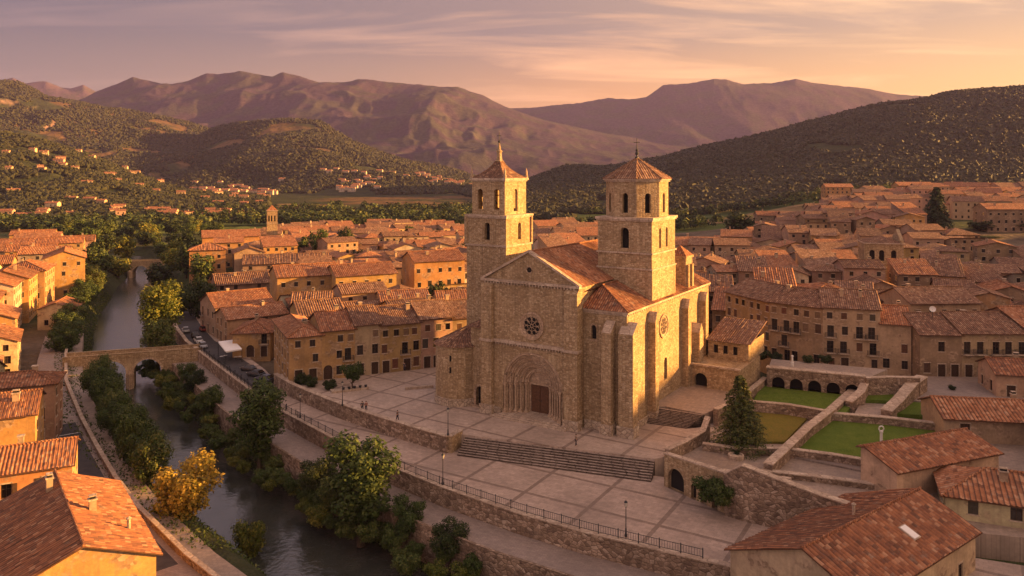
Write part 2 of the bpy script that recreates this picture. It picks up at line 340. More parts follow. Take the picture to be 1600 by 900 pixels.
def ground(X, Y, colours=False):
    X = np.asarray(X, float); Y = np.asarray(Y, float)
    d = river_d(X, Y)
    n1 = fbm(X / 60, Y / 60, 4) - 0.5
    bed = -9.7
    e = np.where(d > 0, bed + 4.9 * smooth((d - 6.0) / 6.5) + 2.1 * smooth((d - 19) / 5) + 2.3 * smooth((d - 29) / 8) * smooth((Y - 172) / 12) - 0.4 * (1 - smooth((Y - 172) / 12)),
                 bed + 6.2 * smooth((-d - 6.0) / 6.5) + 0.0)
    chan = 1 - smooth((Y - 420) / 60)
    z = e * chan + (-4.0 + 2 * n1) * (1 - chan)
    a = X / np.maximum(Y, 1)
    # town slope on the right, gentle rise behind, west bank rising slowly
    z = z + 24 * smooth((Y - 190) / 470) * smooth((a - 0.20) / 0.30) * (1 - smooth((Y - 950) / 500))
    z = z + np.where(d < 0, 0.05 * np.clip(-d - 45, 0, 400), 0) * (1 - smooth((Y - 1000) / 500))
    z = z + n1 * 5 * smooth((Y - 500) / 400)
    cl = np.zeros(z.shape, int)
    px = 800 + F * a
    for i, (nm, pts, Yr, L, rug, sc) in enumerate(LAYERS):
        xs, ys = prof(pts); q0 = np.clip(1 + (Y - Yr) / L, 0, 1); sh = (1 - q0) * 150 * (fbm(X / (0.11 * Yr), Y / (0.11 * Yr), 3) - 0.5)
        sharp = np.interp(px, xs, ys); blur = sum(np.interp(px + sh + o_, xs, ys) for o_ in (-90, -60, -30, 0, 30, 60, 90)) / 7
        yv = np.where(Y < Yr, blur + (sharp - blur) * smooth((q0 - 0.82) / 0.18), sharp)
        w = (fbm(px / 120 + 3 * i, px * 0 + i, 3) - 0.5) * 0.16 * Yr if nm != 'right_hill' else 0
        Yrr = Yr
        Hr = H - (yv - Y0) * Yrr / F + 4.0
        q = (Y - Yrr) / L
        t = np.clip(1 + q, 0, 1)
        up = np.where(q <= 0, 0.62 * smooth(t) + 0.38 * t ** 1.7, np.clip(1 - q * 0.9, 0, 1))
        wx = X + 0.35 * sc * (fbm(X / sc, Y / sc, 3) - 0.5); wy = Y + 0.35 * sc * (fbm(X / sc + 40, Y / sc + 9, 3) - 0.5)
        rg = ridged(wx / sc / 1.6, wy / sc / 2.4, 5)
        body = np.clip(t * (1 - t) * 4, 0, 1)
        amp = np.maximum(Hr, 0) * rug
        lay = Hr * up + amp * (rg - 0.72) * (body * 0.85 + 0.15 * (q <= 0.02)) * np.clip(Hr / 60, 0, 1) + (ridged(X / (0.008 * Yr), Y / (0.02 * Yr), 3) - 0.6) * (0.0012 * Yr) * smooth((t - 0.75) / 0.2)
        lay = np.where((Hr < 1) | (t <= 0), -99, lay - 5)
        k = lay > z
        z = np.where(k, lay, z); cl = np.where(k, i + 1, cl)
    return (z, cl, d) if colours else z

def build_ground():
    A = np.concatenate([np.linspace(-1.6, -0.76, 70, endpoint=False), np.linspace(-0.76, 0.76, 760), np.linspace(0.76, 1.6, 71)[1:]])
    Yv = np.concatenate([np.geomspace(18, 700, 330, endpoint=False), np.geomspace(700, 8600, 400)])
    AA, YY = np.meshgrid(A, Yv); XX = AA * YY
    Z, cl, d = ground(XX, YY, True)
    V = np.stack([XX, YY, Z], -1).reshape(-1, 3)
    nr, nc = AA.shape; idx = np.arange(nr * nc).reshape(nr, nc)
    Fc = np.stack([idx[:-1, :-1], idx[:-1, 1:], idx[1:, 1:], idx[1:, :-1]], -1).reshape(-1, 4)
    # what grows there: field strips on the valley floor, wood on the hills, bare rock on cliffs and summits
    gx = np.gradient(Z, axis=1) / np.maximum(np.gradient(XX, axis=1), 1e-3); gy = np.gradient(Z, axis=0) / np.maximum(np.gradient(YY, axis=0), 1e-3)
    slope = np.hypot(gx, gy)
    nf = fbm(XX / 90, YY / 90, 5); nb = fbm(XX / 600, YY / 600, 4); nh = fbm(XX / 28, YY / 28, 4)
    C = np.zeros(XX.shape + (3,))
    mixc = lambda a, b, t: np.asarray(a) * (1 - t[..., None]) + np.asarray(b) * t[..., None]
    # valley floor
    fx = np.floor((XX + 0.25 * YY) / 160); fy = np.floor((YY - 0.2 * XX) / 90 + 0.35 * fx); hsh = np.modf(np.abs(np.sin(fx * 12.9898 + fy * 78.233) * 43758.5453))[0]
    fields = np.where((hsh < 0.34)[..., None], (0.085, 0.105, 0.03), np.where((hsh < 0.62)[..., None], (0.17, 0.145, 0.05), np.where((hsh < 0.8)[..., None], (0.06, 0.08, 0.026), (0.23, 0.155, 0.075))))
    near = mixc((0.13, 0.10, 0.07), (0.055, 0.065, 0.028), smooth((nf - 0.42) / 0.14))
    C[:] = np.where((YY > 560)[..., None], fields * (0.75 + 0.5 * nh)[..., None], near)
    wood = mixc((0.028, 0.036, 0.017), (0.05, 0.055, 0.024), nh)
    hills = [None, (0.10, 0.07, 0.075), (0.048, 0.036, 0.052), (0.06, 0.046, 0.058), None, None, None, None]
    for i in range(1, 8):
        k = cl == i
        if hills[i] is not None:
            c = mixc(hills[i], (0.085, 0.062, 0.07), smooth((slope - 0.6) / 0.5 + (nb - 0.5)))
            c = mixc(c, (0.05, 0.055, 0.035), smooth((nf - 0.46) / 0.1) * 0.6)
        else:
            dry = smooth((nb - 0.47) / 0.10) * smooth((nf - 0.40) / 0.16)
            c = mixc(wood, (0.15, 0.088, 0.042) if i != 7 else (0.06, 0.062, 0.03), dry * (0.75 if i != 7 else 0.4))
            if i in (4, 5): c = mixc(c, (0.26, 0.17, 0.125), smooth((slope - 0.8) / 0.25))
        C[k] = c[k]
    bank = (np.abs(d) < 16) & (YY < 480)
    C[bank] = (np.array((0.05, 0.055, 0.028)) * (0.6 + 0.8 * nh[..., None]))[bank]
    C = np.clip(C, 0.01, 0.6).reshape(-1, 3)
    m, t = new_mat('land')
    ca = t.n('ShaderNodeVertexColor', layer_name='Col').outputs[0]
    oc = t.n('ShaderNodeTexCoord').outputs['Object']
    n2 = noise(t, oc, 0.05, 6.0, 0.7); n3 = noise(t, oc, 0.6, 4.0, 0.7)
    c = t.mix(0.75, ca, t.ramp(n2, [(0.32, (0.22, 0.22, 0.22)), (0.68, (0.72, 0.72, 0.72))]), 'OVERLAY')
    c = t.mix(0.4, c, t.ramp(n3, [(0.3, (0.3, 0.3, 0.3)), (0.7, (0.7, 0.7, 0.7))]), 'OVERLAY')
    finish(t, c, 0.95, t.math('ADD', n2, t.math('MULTIPLY', n3, 0.05)), 6.0, 0.8, 0.05); M['land'] = m
    me = mesh_np('ground', V, Fc, m, True, C)
    tag(link('ground', me), kind='structure')
build_ground()

# unseen hill added off the right edge, crest shaped to shade plaza and church
def shadow_hill():
    xs = np.linspace(185, 620, 60); ys = np.linspace(-420, 470, 90); XX, YY = np.meshgrid(xs, ys)
    st = np.maximum(190, 0.72 * YY + 12)
    Z = -6 + (np.interp(YY, [-400, 60, 140, 205, 265, 470], [69, 63, 62, 56.5, 49, 44]) + 3 * (fbm(YY / 45, YY * 0, 3) - 0.5) * 2) * smooth((XX - st) / 150) * (1 - 0.35 * smooth((XX - 420) / 200))
    Z += (fbm(XX / 18, YY / 18, 4) - 0.5) * 7 * smooth((XX - st) / 60)
    V = np.stack([XX, YY, Z], -1).reshape(-1, 3); nr, nc = XX.shape; idx = np.arange(nr * nc).reshape(nr, nc)
    Fc = np.stack([idx[:-1, :-1], idx[:-1, 1:], idx[1:, 1:], idx[1:, :-1]], -1).reshape(-1, 4)
    nh = fbm(XX / 28, YY / 28, 4).reshape(-1, 1)
    me = mesh_np('hill', V, Fc, M['land'], True, np.array((0.04, 0.045, 0.02)) * (0.6 + nh))
    tag(link('hill', me), kind='structure')
shadow_hill()

def build_water():
    m, t = new_mat('water'); oc = t.n('ShaderNodeTexCoord').outputs['Object']
    n1 = noise(t, scl(t, oc, (0.8, 0.8, 1)), 1.6, 3.0); n2 = noise(t, oc, 0.25, 3.0)
    finish(t, t.ramp(n2, [(0.3, (0.03, 0.034, 0.028)), (0.7, (0.055, 0.056, 0.046))]), 0.11, t.math('ADD', n1, t.math('MULTIPLY', n2, 0.6)), 0.12, 0.8, 0.5, **{'Coat Weight': 0.3, 'Coat Roughness': 0.12}); M['water'] = m
    b = MB(); pts = [Vector((x, y, 0)) for x, y in RIVER[:-3]]
    L, Rr = [], []
    for i, p in enumerate(pts):
        t_ = (pts[min(i + 1, len(pts) - 1)] - pts[max(i - 1, 0)]).normalized(); n = Vector((t_.y, -t_.x, 0))
        L.append(p - n * 9.5); Rr.append(p + n * 9.5)
    for i in range(len(pts) - 1):
        zz = lambda k: -9.0 + max(0, (pts[k].y - 262)) * 0.006
        b.poly([(L[i].x, L[i].y, zz(i)), (Rr[i].x, Rr[i].y, zz(i)), (Rr[i + 1].x, Rr[i + 1].y, zz(i + 1)), (L[i + 1].x, L[i + 1].y, zz(i + 1))][::1])
    tag(b.build('river_water', m), kind='structure')
build_water()

# the evening air
hz = MB(); hz.box(-14500, 14500, -460, 8900, -14, 830)
m = bpy.data.materials.new('haze'); m.use_nodes = True; t = NT(m.node_tree)
vol = t.n('ShaderNodeVolumePrincipled', {'Color': (0.31, 0.275, 0.62, 1), 'Density': 0.000048, 'Anisotropy': 0.1})
t.n('ShaderNodeOutputMaterial', {'Volume': vol.outputs[0]})
tag(hz.build('haze', m), kind='stuff')
# ------------------------------------------------------------------ wall panels with real openings
def arch_pts(x0, x1, zs, n=10, point=0.0):
    """points of a round (or slightly pointed) arch from the left springing to the right one"""
    c = (x0 + x1) / 2; r = (x1 - x0) / 2
    return [(c - r * math.cos(math.pi * k / n), zs + r * (1 + point) * math.sin(math.pi * k / n)) for k in range(n + 1)]
def panel(b, o, ax, nrm, w, h, ops, m=0, depth=0.35, mrev=None, top=None, z0=0.0):
    """wall face from o along ax (unit), height z0..h, facing nrm; ops: (x0, x1, zs0, zs1, arched). top: heights along the wall [(x, z)]"""
    o = Vector(o); ax = Vector(ax).normalized(); nrm = Vector(nrm).normalized(); mrev = m if mrev is None else mrev
    P = lambda x, z, d=0.0: o + ax * x + Vector((0, 0, z)) - nrm * d
    xs = sorted({0.0, w, *[v for q in ops for v in q[:2]], *([p[0] for p in top] if top else [])}); 
    def th(x): return h if not top else float(np.interp(x, [p[0] for p in top], [p[1] for p in top]))
    flip = ax.cross(Vector((0, 0, 1))).dot(nrm) < 0
    def q(pts, mm):
        b.poly(pts[::-1] if flip else pts, mm)
    for xa, xb in zip(xs, xs[1:]):
        if xb - xa < 1e-6: continue
        xm = (xa + xb) / 2
        col = sorted([p for p in ops if p[0] <= xm <= p[1]], key=lambda p: p[2]); z = z0
        for p in col:
            if p[2] - z > 1e-6: q([P(xa, z), P(xb, z), P(xb, p[2]), P(xa, p[2])], m)
            z = p[3] + ((p[1] - p[0]) / 2 * (1 + (p[5] if len(p) > 5 else 0)) if p[4] else 0)
        q([P(xa, z), P(xb, z), P(xb, th(xb)), P(xa, th(xa))], m)
    for p in ops:
        x0, x1, za, zb, arched = p[:5]; pt = p[5] if len(p) > 5 else 0.0; dp = p[6] if len(p) > 6 else depth
        if za > z0 + 1e-6: q([P(x0, za), P(x0, za, dp), P(x1, za, dp), P(x1, za)][::-1], mrev)
        q([P(x0, za), P(x0, zb), P(x0, zb, dp), P(x0, za, dp)][::-1], mrev); q([P(x1, za), P(x1, za, dp), P(x1, zb, dp), P(x1, zb)][::-1], mrev)
        if arched:
            A = arch_pts(x0, x1, zb, 12, pt); zt = zb + (x1 - x0) / 2 * (1 + pt)
            for (xa, z_a), (xb, z_b) in zip(A, A[1:]):
                q([P(xa, z_a), P(xb, z_b), P(xb, zt), P(xa, zt)], m)
                q([P(xa, z_a), P(xb, z_b), P(xb, z_b, dp), P(xa, z_a, dp)][::-1], mrev)
        else: q([P(x0, zb), P(x1, zb), P(x1, zb, dp), P(x0, zb, dp)][::-1], mrev)
def arch_pane(name, mat, parent, o, ax, nrm, x0, x1, za, zb, pt=0.0, d=0.3, bars=True, arched=True):
    """glass, door or near-black sheet (shade painted in) that closes an opening, with lead bars"""
    b = MB(); o = Vector(o); ax = Vector(ax).normalized(); nrm = Vector(nrm).normalized()
    P = lambda x, z, q=0: o + ax * x + Vector((0, 0, z)) - nrm * (d - q)
    A = arch_pts(x0, x1, zb, 12, pt) if arched else [(x0, zb), (x1, zb)]
    pts = [P(x0, za)] + [P(x1, za)] + [P(x, z) for x, z in reversed(A)]
    if ax.cross(Vector((0, 0, 1))).dot(nrm) < 0: pts = pts[::-1]
    b.poly(pts, 0)
    return b.build(name, mat, parent)

# tile slopes with real half-round cover rows
def tile_slope(b, a, c, d, e, sp=0.4, m=0, rad=0.085, sag=0.03, rows=5, seed=0, us_=1.0):
    """roof slope: eave from a to c, top from e (above a side) to d (above c side); a, c, d, e are 3D; e == d gives a triangle"""
    a, c, d, e = map(Vector, (a, c, d, e)); u = (c - a); W = u.length; u = u / W
    nrm = u.cross((e + d) / 2 - (a + c) / 2).normalized()
    if nrm.z < 0: nrm = -nrm
    vdir = nrm.cross(u).normalized()
    if vdir.z < 0: vdir = -vdir
    ux = lambda p: (p - a).dot(u); vx = lambda p: (p - a).dot(vdir)
    poly = [(0.0, 0.0), (W, 0.0), (ux(d), vx(d)), (ux(e), vx(e))]
    umin = min(p[0] for p in poly); umax = max(p[0] for p in poly)
    def span(s):
        vs = []
        for (x0, y0), (x1, y1) in zip(poly, poly[1:] + poly[:1]):
            if abs(x1 - x0) < 1e-9: continue
            t = (s - x0) / (x1 - x0)
            if -1e-9 <= t <= 1 + 1e-9: vs.append(y0 + t * (y1 - y0))
        return (min(vs), max(vs)) if vs else (0, 0)
    n = max(2, int(round((umax - umin) / sp))); st = (umax - umin) / n; rg = random.Random(seed + int(W * 100))
    prof_ = [(0.0, 0.0), (0.2, 0.55), (0.38, 0.95), (0.5, 1.0), (0.62, 0.95), (0.8, 0.55)]
    us, hs = [], []
    for i in range(n):
        for p, hh in prof_: us.append(umin + (i + p) * st); hs.append((hh - 0.35) * rad)
    us.append(umax); hs.append(-0.35 * rad)
    jit = [[rg.uniform(-1, 1) * sag for _ in range(rows + 1)] for _ in range(n + 1)]
    idx = []
    for k, s in enumerate(us):
        s_ = min(max(s, umin + 1e-4), umax - 1e-4); v0, v1 = span(s_); col = []
        i = min(k // 6, n); 
        for r in range(rows + 1):
            v = v0 + (v1 - v0) * r / rows
            hh = hs[k] + jit[i][r] + sag * 1.6 * math.sin(s * 0.5 + seed) * math.sin(math.pi * r / rows)
            if r == 0 : hh += 0.0
            b.v.append(tuple(a + u * s + vdir * v + nrm * hh)); col.append((len(b.v) - 1, (s * us_, v)))
        idx.append(col)
    for k in range(len(us) - 1):
        for r in range(rows):
            q = [idx[k][r], idx[k + 1][r], idx[k + 1][r + 1], idx[k][r + 1]]
            b.f.append(tuple(x[0] for x in q)); b.uv.append([x[1] for x in q]); b.m.append(m); b.sm.append(False)
def ridge_caps(b, p, q, m=0, r=0.16):
    p, q = Vector(p), Vector(q); n = max(1, int((q - p).length / 0.5))
    for i in range(n):
        s = p.lerp(q, i / n); e = p.lerp(q, (i + 1) / n)
        b.tube([s, e + (e - s) * 0.08], [r, r * 0.86], 7, m, True, False)

# ------------------------------------------------------------------ the collegiate church
E1 = Vector((0.540, 0.842, 0)).normalized(); CX = Vector((E1.y, -E1.x, 0)); C0 = Vector((10.25, 119.4, 0))
CH = empty('church', C0, math.atan2(CX.y, CX.x), 'large golden stone Romanesque church with two square bell towers on the paved plaza', 'church')
AS, AP, RU, FT, CP = M['ashlar'], M['ashlar_pale'], M['rubble'], M['footing'], M['coping']
XP, YP = Vector((1, 0, 0)), Vector((0, 1, 0))
def cpart(name, b, mats): return b.build(name, mats, CH)

# west front of the nave with its recessed portal
b = MB(); NL = -17.66; PC = -8.35
front_top = [(0, 22.3), (8.83, 27.1), (17.66, 22.3)]
rose = (PC, 15.3)
panel(b, (NL, 0, 0), XP, -YP, 17.66, 22.3, [(17.66 + PC - 5.6, 17.66 + PC + 5.6, 0.0, 5.4, True, 0.0, 0.55)], top=None)
# gable above the cornice
b.poly([(NL, 0, 22.3), (0, 0, 22.3), (-8.83, 0, 27.1)])
b.poly([(0, 0, 0), (0, 40, 0), (0, 40, 22.3), (0, 0, 22.3)]); b.poly([(NL, 40, 0), (NL, 0, 0), (NL, 0, 22.3), (NL, 40, 22.3)])
b.poly([(0, 40, 0), (NL, 40, 0), (NL, 40, 22.3), (-8.83, 40, 27.1), (0, 40, 22.3)])
for x0, x1 in ((NL - 0.25, NL + 1.9), (-2.05, 0.25)):
    b.box(x0, x1, -0.75, 0.6, 0, 21.2); b.poly([(x0, -0.75, 21.2), (x1, -0.75, 21.2), (x1, 0, 21.9), (x0, 0, 21.9)])
    b.poly([(x1, -0.75, 21.2), (x1, 0.0, 21.2), (x1, 0, 21.9)]); b.poly([(x0, 0, 21.2), (x0, -0.75, 21.2), (x0, 0, 21.9)])
cpart('nave_wall', b, AS)
b = MB()
for bx in ((NL - 0.4, NL + 2.1, -1.0, 0.5, -0.3, 1.5), (-2.2, 0.45, -1.0, 0.5, -0.3, 1.5), (NL + 2.103, PC - 5.9, -0.3, 0.3, -0.3, 1.2), (PC + 5.9, -2.203, -0.3, 0.3, -0.3, 1.2)):
    b = MB(); b.box(*bx); cpart('footing', b, FT)
# string course and cornice
b = MB()
b.box(NL + 1.9, -2.05, -0.42, 0.2, 12.0, 12.5); b.box(NL - 0.45, NL + 2.1, -0.95, 0.3, 12.0, 12.4); b.box(-2.25, 0.45, -0.95, 0.3, 12.0, 12.4)
for k in range(24):
    x = NL + 2.4 + k * 0.54; b.box(x, x + 0.2, -0.34, 0.1, 11.66, 11.997)
cpart('string_course', b, CP)
b = MB(); b.box(NL - 0.5, 0.5, -0.5, 0.3, 22.0, 22.42)
for k in range(30):
    x = NL + 0.2 + k * 0.58; b.box(x, x + 0.24, -0.36, 0.1, 21.68, 21.997)
for s in (-1, 1):   # raking gable coping
    p = [(-8.83 + s * 9.45, 22.42), (-8.83, 27.55), (-8.83, 27.12), (-8.83 + s * 8.7, 22.42)]
    f = [Vector((x, -0.45, z)) for x, z in p]; k = [Vector((x, 0.35, z)) for x, z in p]
    if s > 0: f, k = f[::-1], k[::-1]
    b.poly(f[::-1]); b.poly(k)
    for i in range(4): j = (i + 1) % 4; b.poly([f[i], f[j], k[j], k[i]])
cpart('cornice', b, CP)
# the ring of arches: each archivolt its own part, stepping back into the wall
for i in range(5):
    r1 = 5.6 - i * 0.72; r0 = r1 - 0.72; d0 = 0.10 + i * 0.5; d1 = d0 + 0.5
    b = MB(); A1 = arch_pts(PC - r1, PC + r1, 5.4, 26); A0 = arch_pts(PC - r0, PC + r0, 5.4, 26)
    rm = r0 + 0.42; Am = arch_pts(PC - rm, PC + rm, 5.4, 26)
    for k in range(26):
        p = lambda A, kk, y: Vector((A[kk][0], y, A[kk][1]))
        b.poly([p(A1, k, d0), p(Am, k, d0), p(Am, k + 1, d0), p(A1, k + 1, d0)][::-1])
        b.poly([p(Am, k, d0), p(Am, k, d0 + .16), p(Am, k + 1, d0 + .16), p(Am, k + 1, d0)][::-1])
        b.poly([p(Am, k, d0 + .16), p(A0, k, d0 + .16), p(A0, k + 1, d0 + .16), p(Am, k + 1, d0 + .16)][::-1])
        b.poly([p(A0, k, d0 + .16), p(A0, k, d1), p(A0, k + 1, d1), p(A0, k + 1, d0 + .16)][::-1])
    # roll moulding
    b.tube([(PC - (r0 + .36) * math.cos(math.pi * k / 26), d0 + 0.04, 5.4 + (r0 + .36) * math.sin(math.pi * k / 26)) for k in range(27)], 0.15, 6)
    for s in (-1, 1):   # jamb behind the columns
        x1, x0 = PC + s * r1, PC + s * r0
        b.poly([(x1, d0 + .1, 0.35), (x0, d0 + .1, 0.35), (x0, d0 + .1, 5.4), (x1, d0 + .1, 5.4)][::s])
        b.poly([(x0, d0 + .1, 0.35), (x0, d1 + .1, 0.35), (x0, d1 + .1, 5.4), (x0, d0 + .1, 5.4)][::s])
    cpart('archivolt', b, AP)
    for s in (-1, 1):
        x = PC + s * (r0 + 0.30); b = MB()
        b.lathe([(0.30, 0.9), (0.30, 1.05), (0.2, 1.25), (0.17, 1.3), (0.155, 4.6), (0.2, 4.65), (0.34, 5.25), (0.36, 5.42), (0.0, 5.42)], (x, d0 - 0.10), 10)
        b.box(x - 0.36, x + 0.36, d0 - 0.45, d0 + 0.25, 0.0, 0.9)
        cpart('column', b, AP)
# innermost wall with tympanum, then the door
b = MB(); r0 = 2.0; A = arch_pts(PC - r0, PC + r0, 5.4, 16)
b.poly([(x, 2.62, z) for x, z in A][::-1] ); b.box(PC - 2.1, PC + 2.1, 2.45, 2.75, 5.12, 5.5)
b.box(PC - 2.1, PC - 1.72, 2.5, 2.9, 0, 5.12); b.box(PC + 1.72, PC + 2.1, 2.5, 2.9, 0, 5.12)
for k in range(5):
    a = math.pi * (k + 0.5) / 5; b.lathe([(0.0, 5.55 - 0.0), (0.16, 5.6), (0.18, 6.0), (0.1, 6.25), (0.0, 6.4)], (PC - 1.3 * math.cos(a), 2.58), 7) if False else None
cpart('tympanum', b, AP)
for s in (-1, 1):
    b = MB(); x0, x1 = (PC - 1.70, PC - 0.02) if s < 0 else (PC + 0.02, PC + 1.70)
    b.box(x0, x1, 2.72, 2.82, 0.56, 5.11)
    for k in range(4): b.box(x0 + 0.08, x1 - 0.08, 2.66, 2.715, 0.75 + k * 1.08, 1.62 + k * 1.08)
    d = cpart('door', b, M['wood'])
    hb = MB(); hb.tube([(PC + s * 0.2, 2.65, 2.4), (PC + s * 0.2, 2.58, 2.5), (PC + s * 0.2, 2.65, 2.7)], 0.035, 6); hb.build('handle', M['iron'], d)
b = MB()
for k, (w_, y0_, z_) in enumerate(((7.0, -1.9, 0.18), (6.3, -1.4, 0.36), (5.6, -0.9, 0.54))): b.box(PC - w_, PC + w_, y0_, 2.9, -0.2 if k == 0 else z_ - 0.179, z_)
cpart('portal_step', b, CP)
# rose window of the west front
def rose_window(cx, cz, R1, R0, o, ax, nrm, petals=8, y=0.0):
    o = Vector(o); ax = Vector(ax); nrm = Vector(nrm)
    P = lambda r, a, d: o + ax * (cx + r * math.cos(a)) + Vector((0, 0, cz + r * math.sin(a))) + nrm * d
    fl = ax.cross(Vector((0, 0, 1))).dot(nrm) < 0
    n = 40; b = MB()
    q = lambda p: b.poly(p[::-1] if fl else p)
    for k in range(n):
        a, c = 2 * math.pi * k / n, 2 * math.pi * (k + 1) / n
        for (ra, da), (rb, db) in (((R1, 0.0), (R1, 0.22)), ((R1, 0.22), (R1 - .3, 0.22)), ((R1 - .3, 0.22), (R1 - .35, 0.1)), ((R1 - .35, 0.1), (R0, 0.04))):
            q([P(ra, a, da), P(ra, c, da), P(rb, c, db), P(rb, a, db)][::1])
    f = b.build('rose_window', AP, CH)
    b = MB(); b.poly([P(R0 + .02, 2 * math.pi * k / n, 0.03) for k in range(n)][::-1 if fl else 1]); b.build('pane', M['void'], f)
    b = MB()
    for k in range(petals):
        a = 2 * math.pi * k / petals; b.tube([P(0.25, a, 0.06), P(R0 * 0.62, a, 0.06), P(R0, a, 0.06)], 0.05, 5)
        c = P(R0 * 0.76, a + math.pi / petals, 0.06)
        rr = R0 * 0.25; b.tube([c + ax * rr * math.cos(2 * math.pi * j / 10) + Vector((0, 0, rr * math.sin(2 * math.pi * j / 10))) for j in range(11)], 0.045, 5)
    b.tube([P(0.25, 2 * math.pi * j / 12, 0.06) for j in range(13)], 0.06, 5)
    b.build('tracery', AP, f)
rose_window(PC, 15.3, 2.25, 1.5, (0, 0, 0), XP, -YP)
b = MB(); b.tube([(-8.83, -0.06, 24.3), (-8.83, 0.02, 24.3)], 0.42, 12); o_ = cpart('oculus', b, M['void'])
b = MB(); b.tube([(-8.83 + .55 * math.cos(k * math.pi / 8), -0.02, 24.3 + .55 * math.sin(k * math.pi / 8)) for k in range(17)], 0.12, 6); b.build('rim', AP, o_)

# nave roof
b = MB()
tile_slope(b, (0.55, 0.35, 22.15), (0.55, 40.4, 22.15), (-8.83, 40.4, 27.25), (-8.83, 0.35, 27.25), 0.42, seed=1, rows=7)
tile_slope(b, (NL - .55, 40.4, 22.15), (NL - .55, 0.35, 22.15), (-8.83, 0.35, 27.25), (-8.83, 40.4, 27.25), 0.42, seed=2, rows=7)
ridge_caps(b, (-8.83, 0.36, 27.33), (-8.83, 40.4, 27.33)); cpart('nave_roof', b, M['tile'])

# south aisle: windows, buttresses, hipped tile roof
b = MB(); SX = 7.4
panel(b, (0, 1.9, 0), XP, -YP, SX, 18.6, [(1.35, 2.25, 14.0, 15.8, True, 0, 0.5)])
sw = [(2.65, 3.45, 13.3, 15.6, True, 0, 0.45), (15.2, 16.6, 4.9, 8.0, True, 0, 0.5)]
panel(b, (SX, 1.9, 0), YP, XP, 38.3, 18.6, sw)
b.poly([(SX, 40.2, 0), (0, 40.2, 0), (0, 40.2, 18.6), (SX, 40.2, 18.6)])
cpart('aisle_wall', b, AS)
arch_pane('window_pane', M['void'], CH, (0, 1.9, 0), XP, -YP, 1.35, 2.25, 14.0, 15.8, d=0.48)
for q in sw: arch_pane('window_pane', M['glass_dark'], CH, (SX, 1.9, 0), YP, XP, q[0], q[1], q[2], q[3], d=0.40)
b = MB()
for x0, x1, za, zb in ((1.1, 2.5, 13.9, 15.8),):
    A = arch_pts(1.1, 2.5, 15.8, 12); B_ = arch_pts(1.38, 2.22, 15.8, 12)
    for k in range(12): b.poly([(A[k][0], 1.84, A[k][1]), (A[k + 1][0], 1.84, A[k + 1][1]), (B_[k + 1][0], 1.84, B_[k + 1][1]), (B_[k][0], 1.84, B_[k][1])])
cpart('window_surround', b, AP); b = MB(); b.box(1.05, 2.55, 1.75, 1.95, 13.72, 13.95); cpart('window_sill', b, AP)
rose_window(14.9, 14.2, 2.05, 1.4, (SX, 1.9, 0), YP, XP, 8)
b = MB(); b.box(-0.02, SX + 0.35, 1.55, 40.5, 18.4, 18.75); b.box(-0.02, SX + 0.12, 1.72, 40.3, 18.1, 18.397)
for k in range(44): b.box(SX + 0.02, SX + 0.26, 2.2 + k * 0.87, 2.5 + k * 0.87, 18.12, 18.395)
cpart('aisle_cornice', b, CP)
b = MB(); b.box(0.3, SX + .35, 1.55, 2.2, -0.3, 1.3); cpart('footing', b, FT); b = MB(); b.box(SX - 0.3, SX + .3, 2.203, 40.3, -0.3, 1.0); cpart('footing', b, FT)
def buttress(x0, x1, y0, y1, z, slope='y'):
    b = MB(); s = 1.6
    b.box(x0, x1, y0, y1, 0.0, z, skip='t')
    if slope == 'y':
        b.poly([(x0, y0, z), (x1, y0, z), (x1, y1, z + s), (x0, y1, z + s)], 1); b.poly([(x1, y0, z), (x1, y1, z), (x1, y1, z + s)]); b.poly([(x0, y1, z), (x0, y0, z), (x0, y1, z + s)])
    else:
        xm = x1; ym = (y0 + y1) / 2
        b.poly([(x1, y0, z), (x1, ym, z + s), (x0, ym, z + s), (x0, y0, z)], 1); b.poly([(x1, ym, z + s), (x1, y1, z), (x0, y1, z), (x0, ym, z + s)], 1)
        b.poly([(x1, y0, z), (x1, y1, z), (x1, ym, z + s)])
    e = 0.2; b.box(x0 - e, x1 + e, y0 - e, y1 + (e if slope == 'x' else 0), -0.3, 1.6, 2)
    cpart('buttress', b, [AS, CP, FT])
buttress(3.9, 5.5, 0.2, 1.9, 15.6); buttress(6.5, 8.9, 0.75, 2.6, 15.6)
for y in (10.0, 25.2, 34.6): buttress(SX, SX + 1.35, y, y + 1.5, 16.0, 'x')
buttress(SX, SX + 2.3, 28.4, 30.4, 11.2, 'x')
b = MB(); z0, z1 = 18.75, 21.9; ex = SX + 0.45; ey = 1.45
tile_slope(b, (ex, ey, z0), (ex, 40.5, z0), (1.2, 40.5, z1), (1.2, 6.2, z1), 0.42, seed=3, rows=5)
tile_slope(b, (-0.05, ey, z0), (ex, ey, z0), (1.2, 6.2, z1), (1.2, 6.2, z1), 0.42, seed=4)
tile_slope(b, (0.02, 40.5, 21.2), (0.02, 1.6, 21.2), (1.2, 6.2, z1), (1.2, 40.5, z1), 0.42, seed=5)
b.poly([(-.03, ey, z0), (1.2, 6.2, z1), (0.0, 6.2, 21.2), (-.03, 1.6, 19.2)])
ridge_caps(b, (ex, ey, z0 + .05), (1.2, 6.2, z1 + .06)); ridge_caps(b, (1.2, 6.2, z1 + .06), (1.2, 40.4, z1 + .06))
cpart('aisle_roof', b, M['tile'])

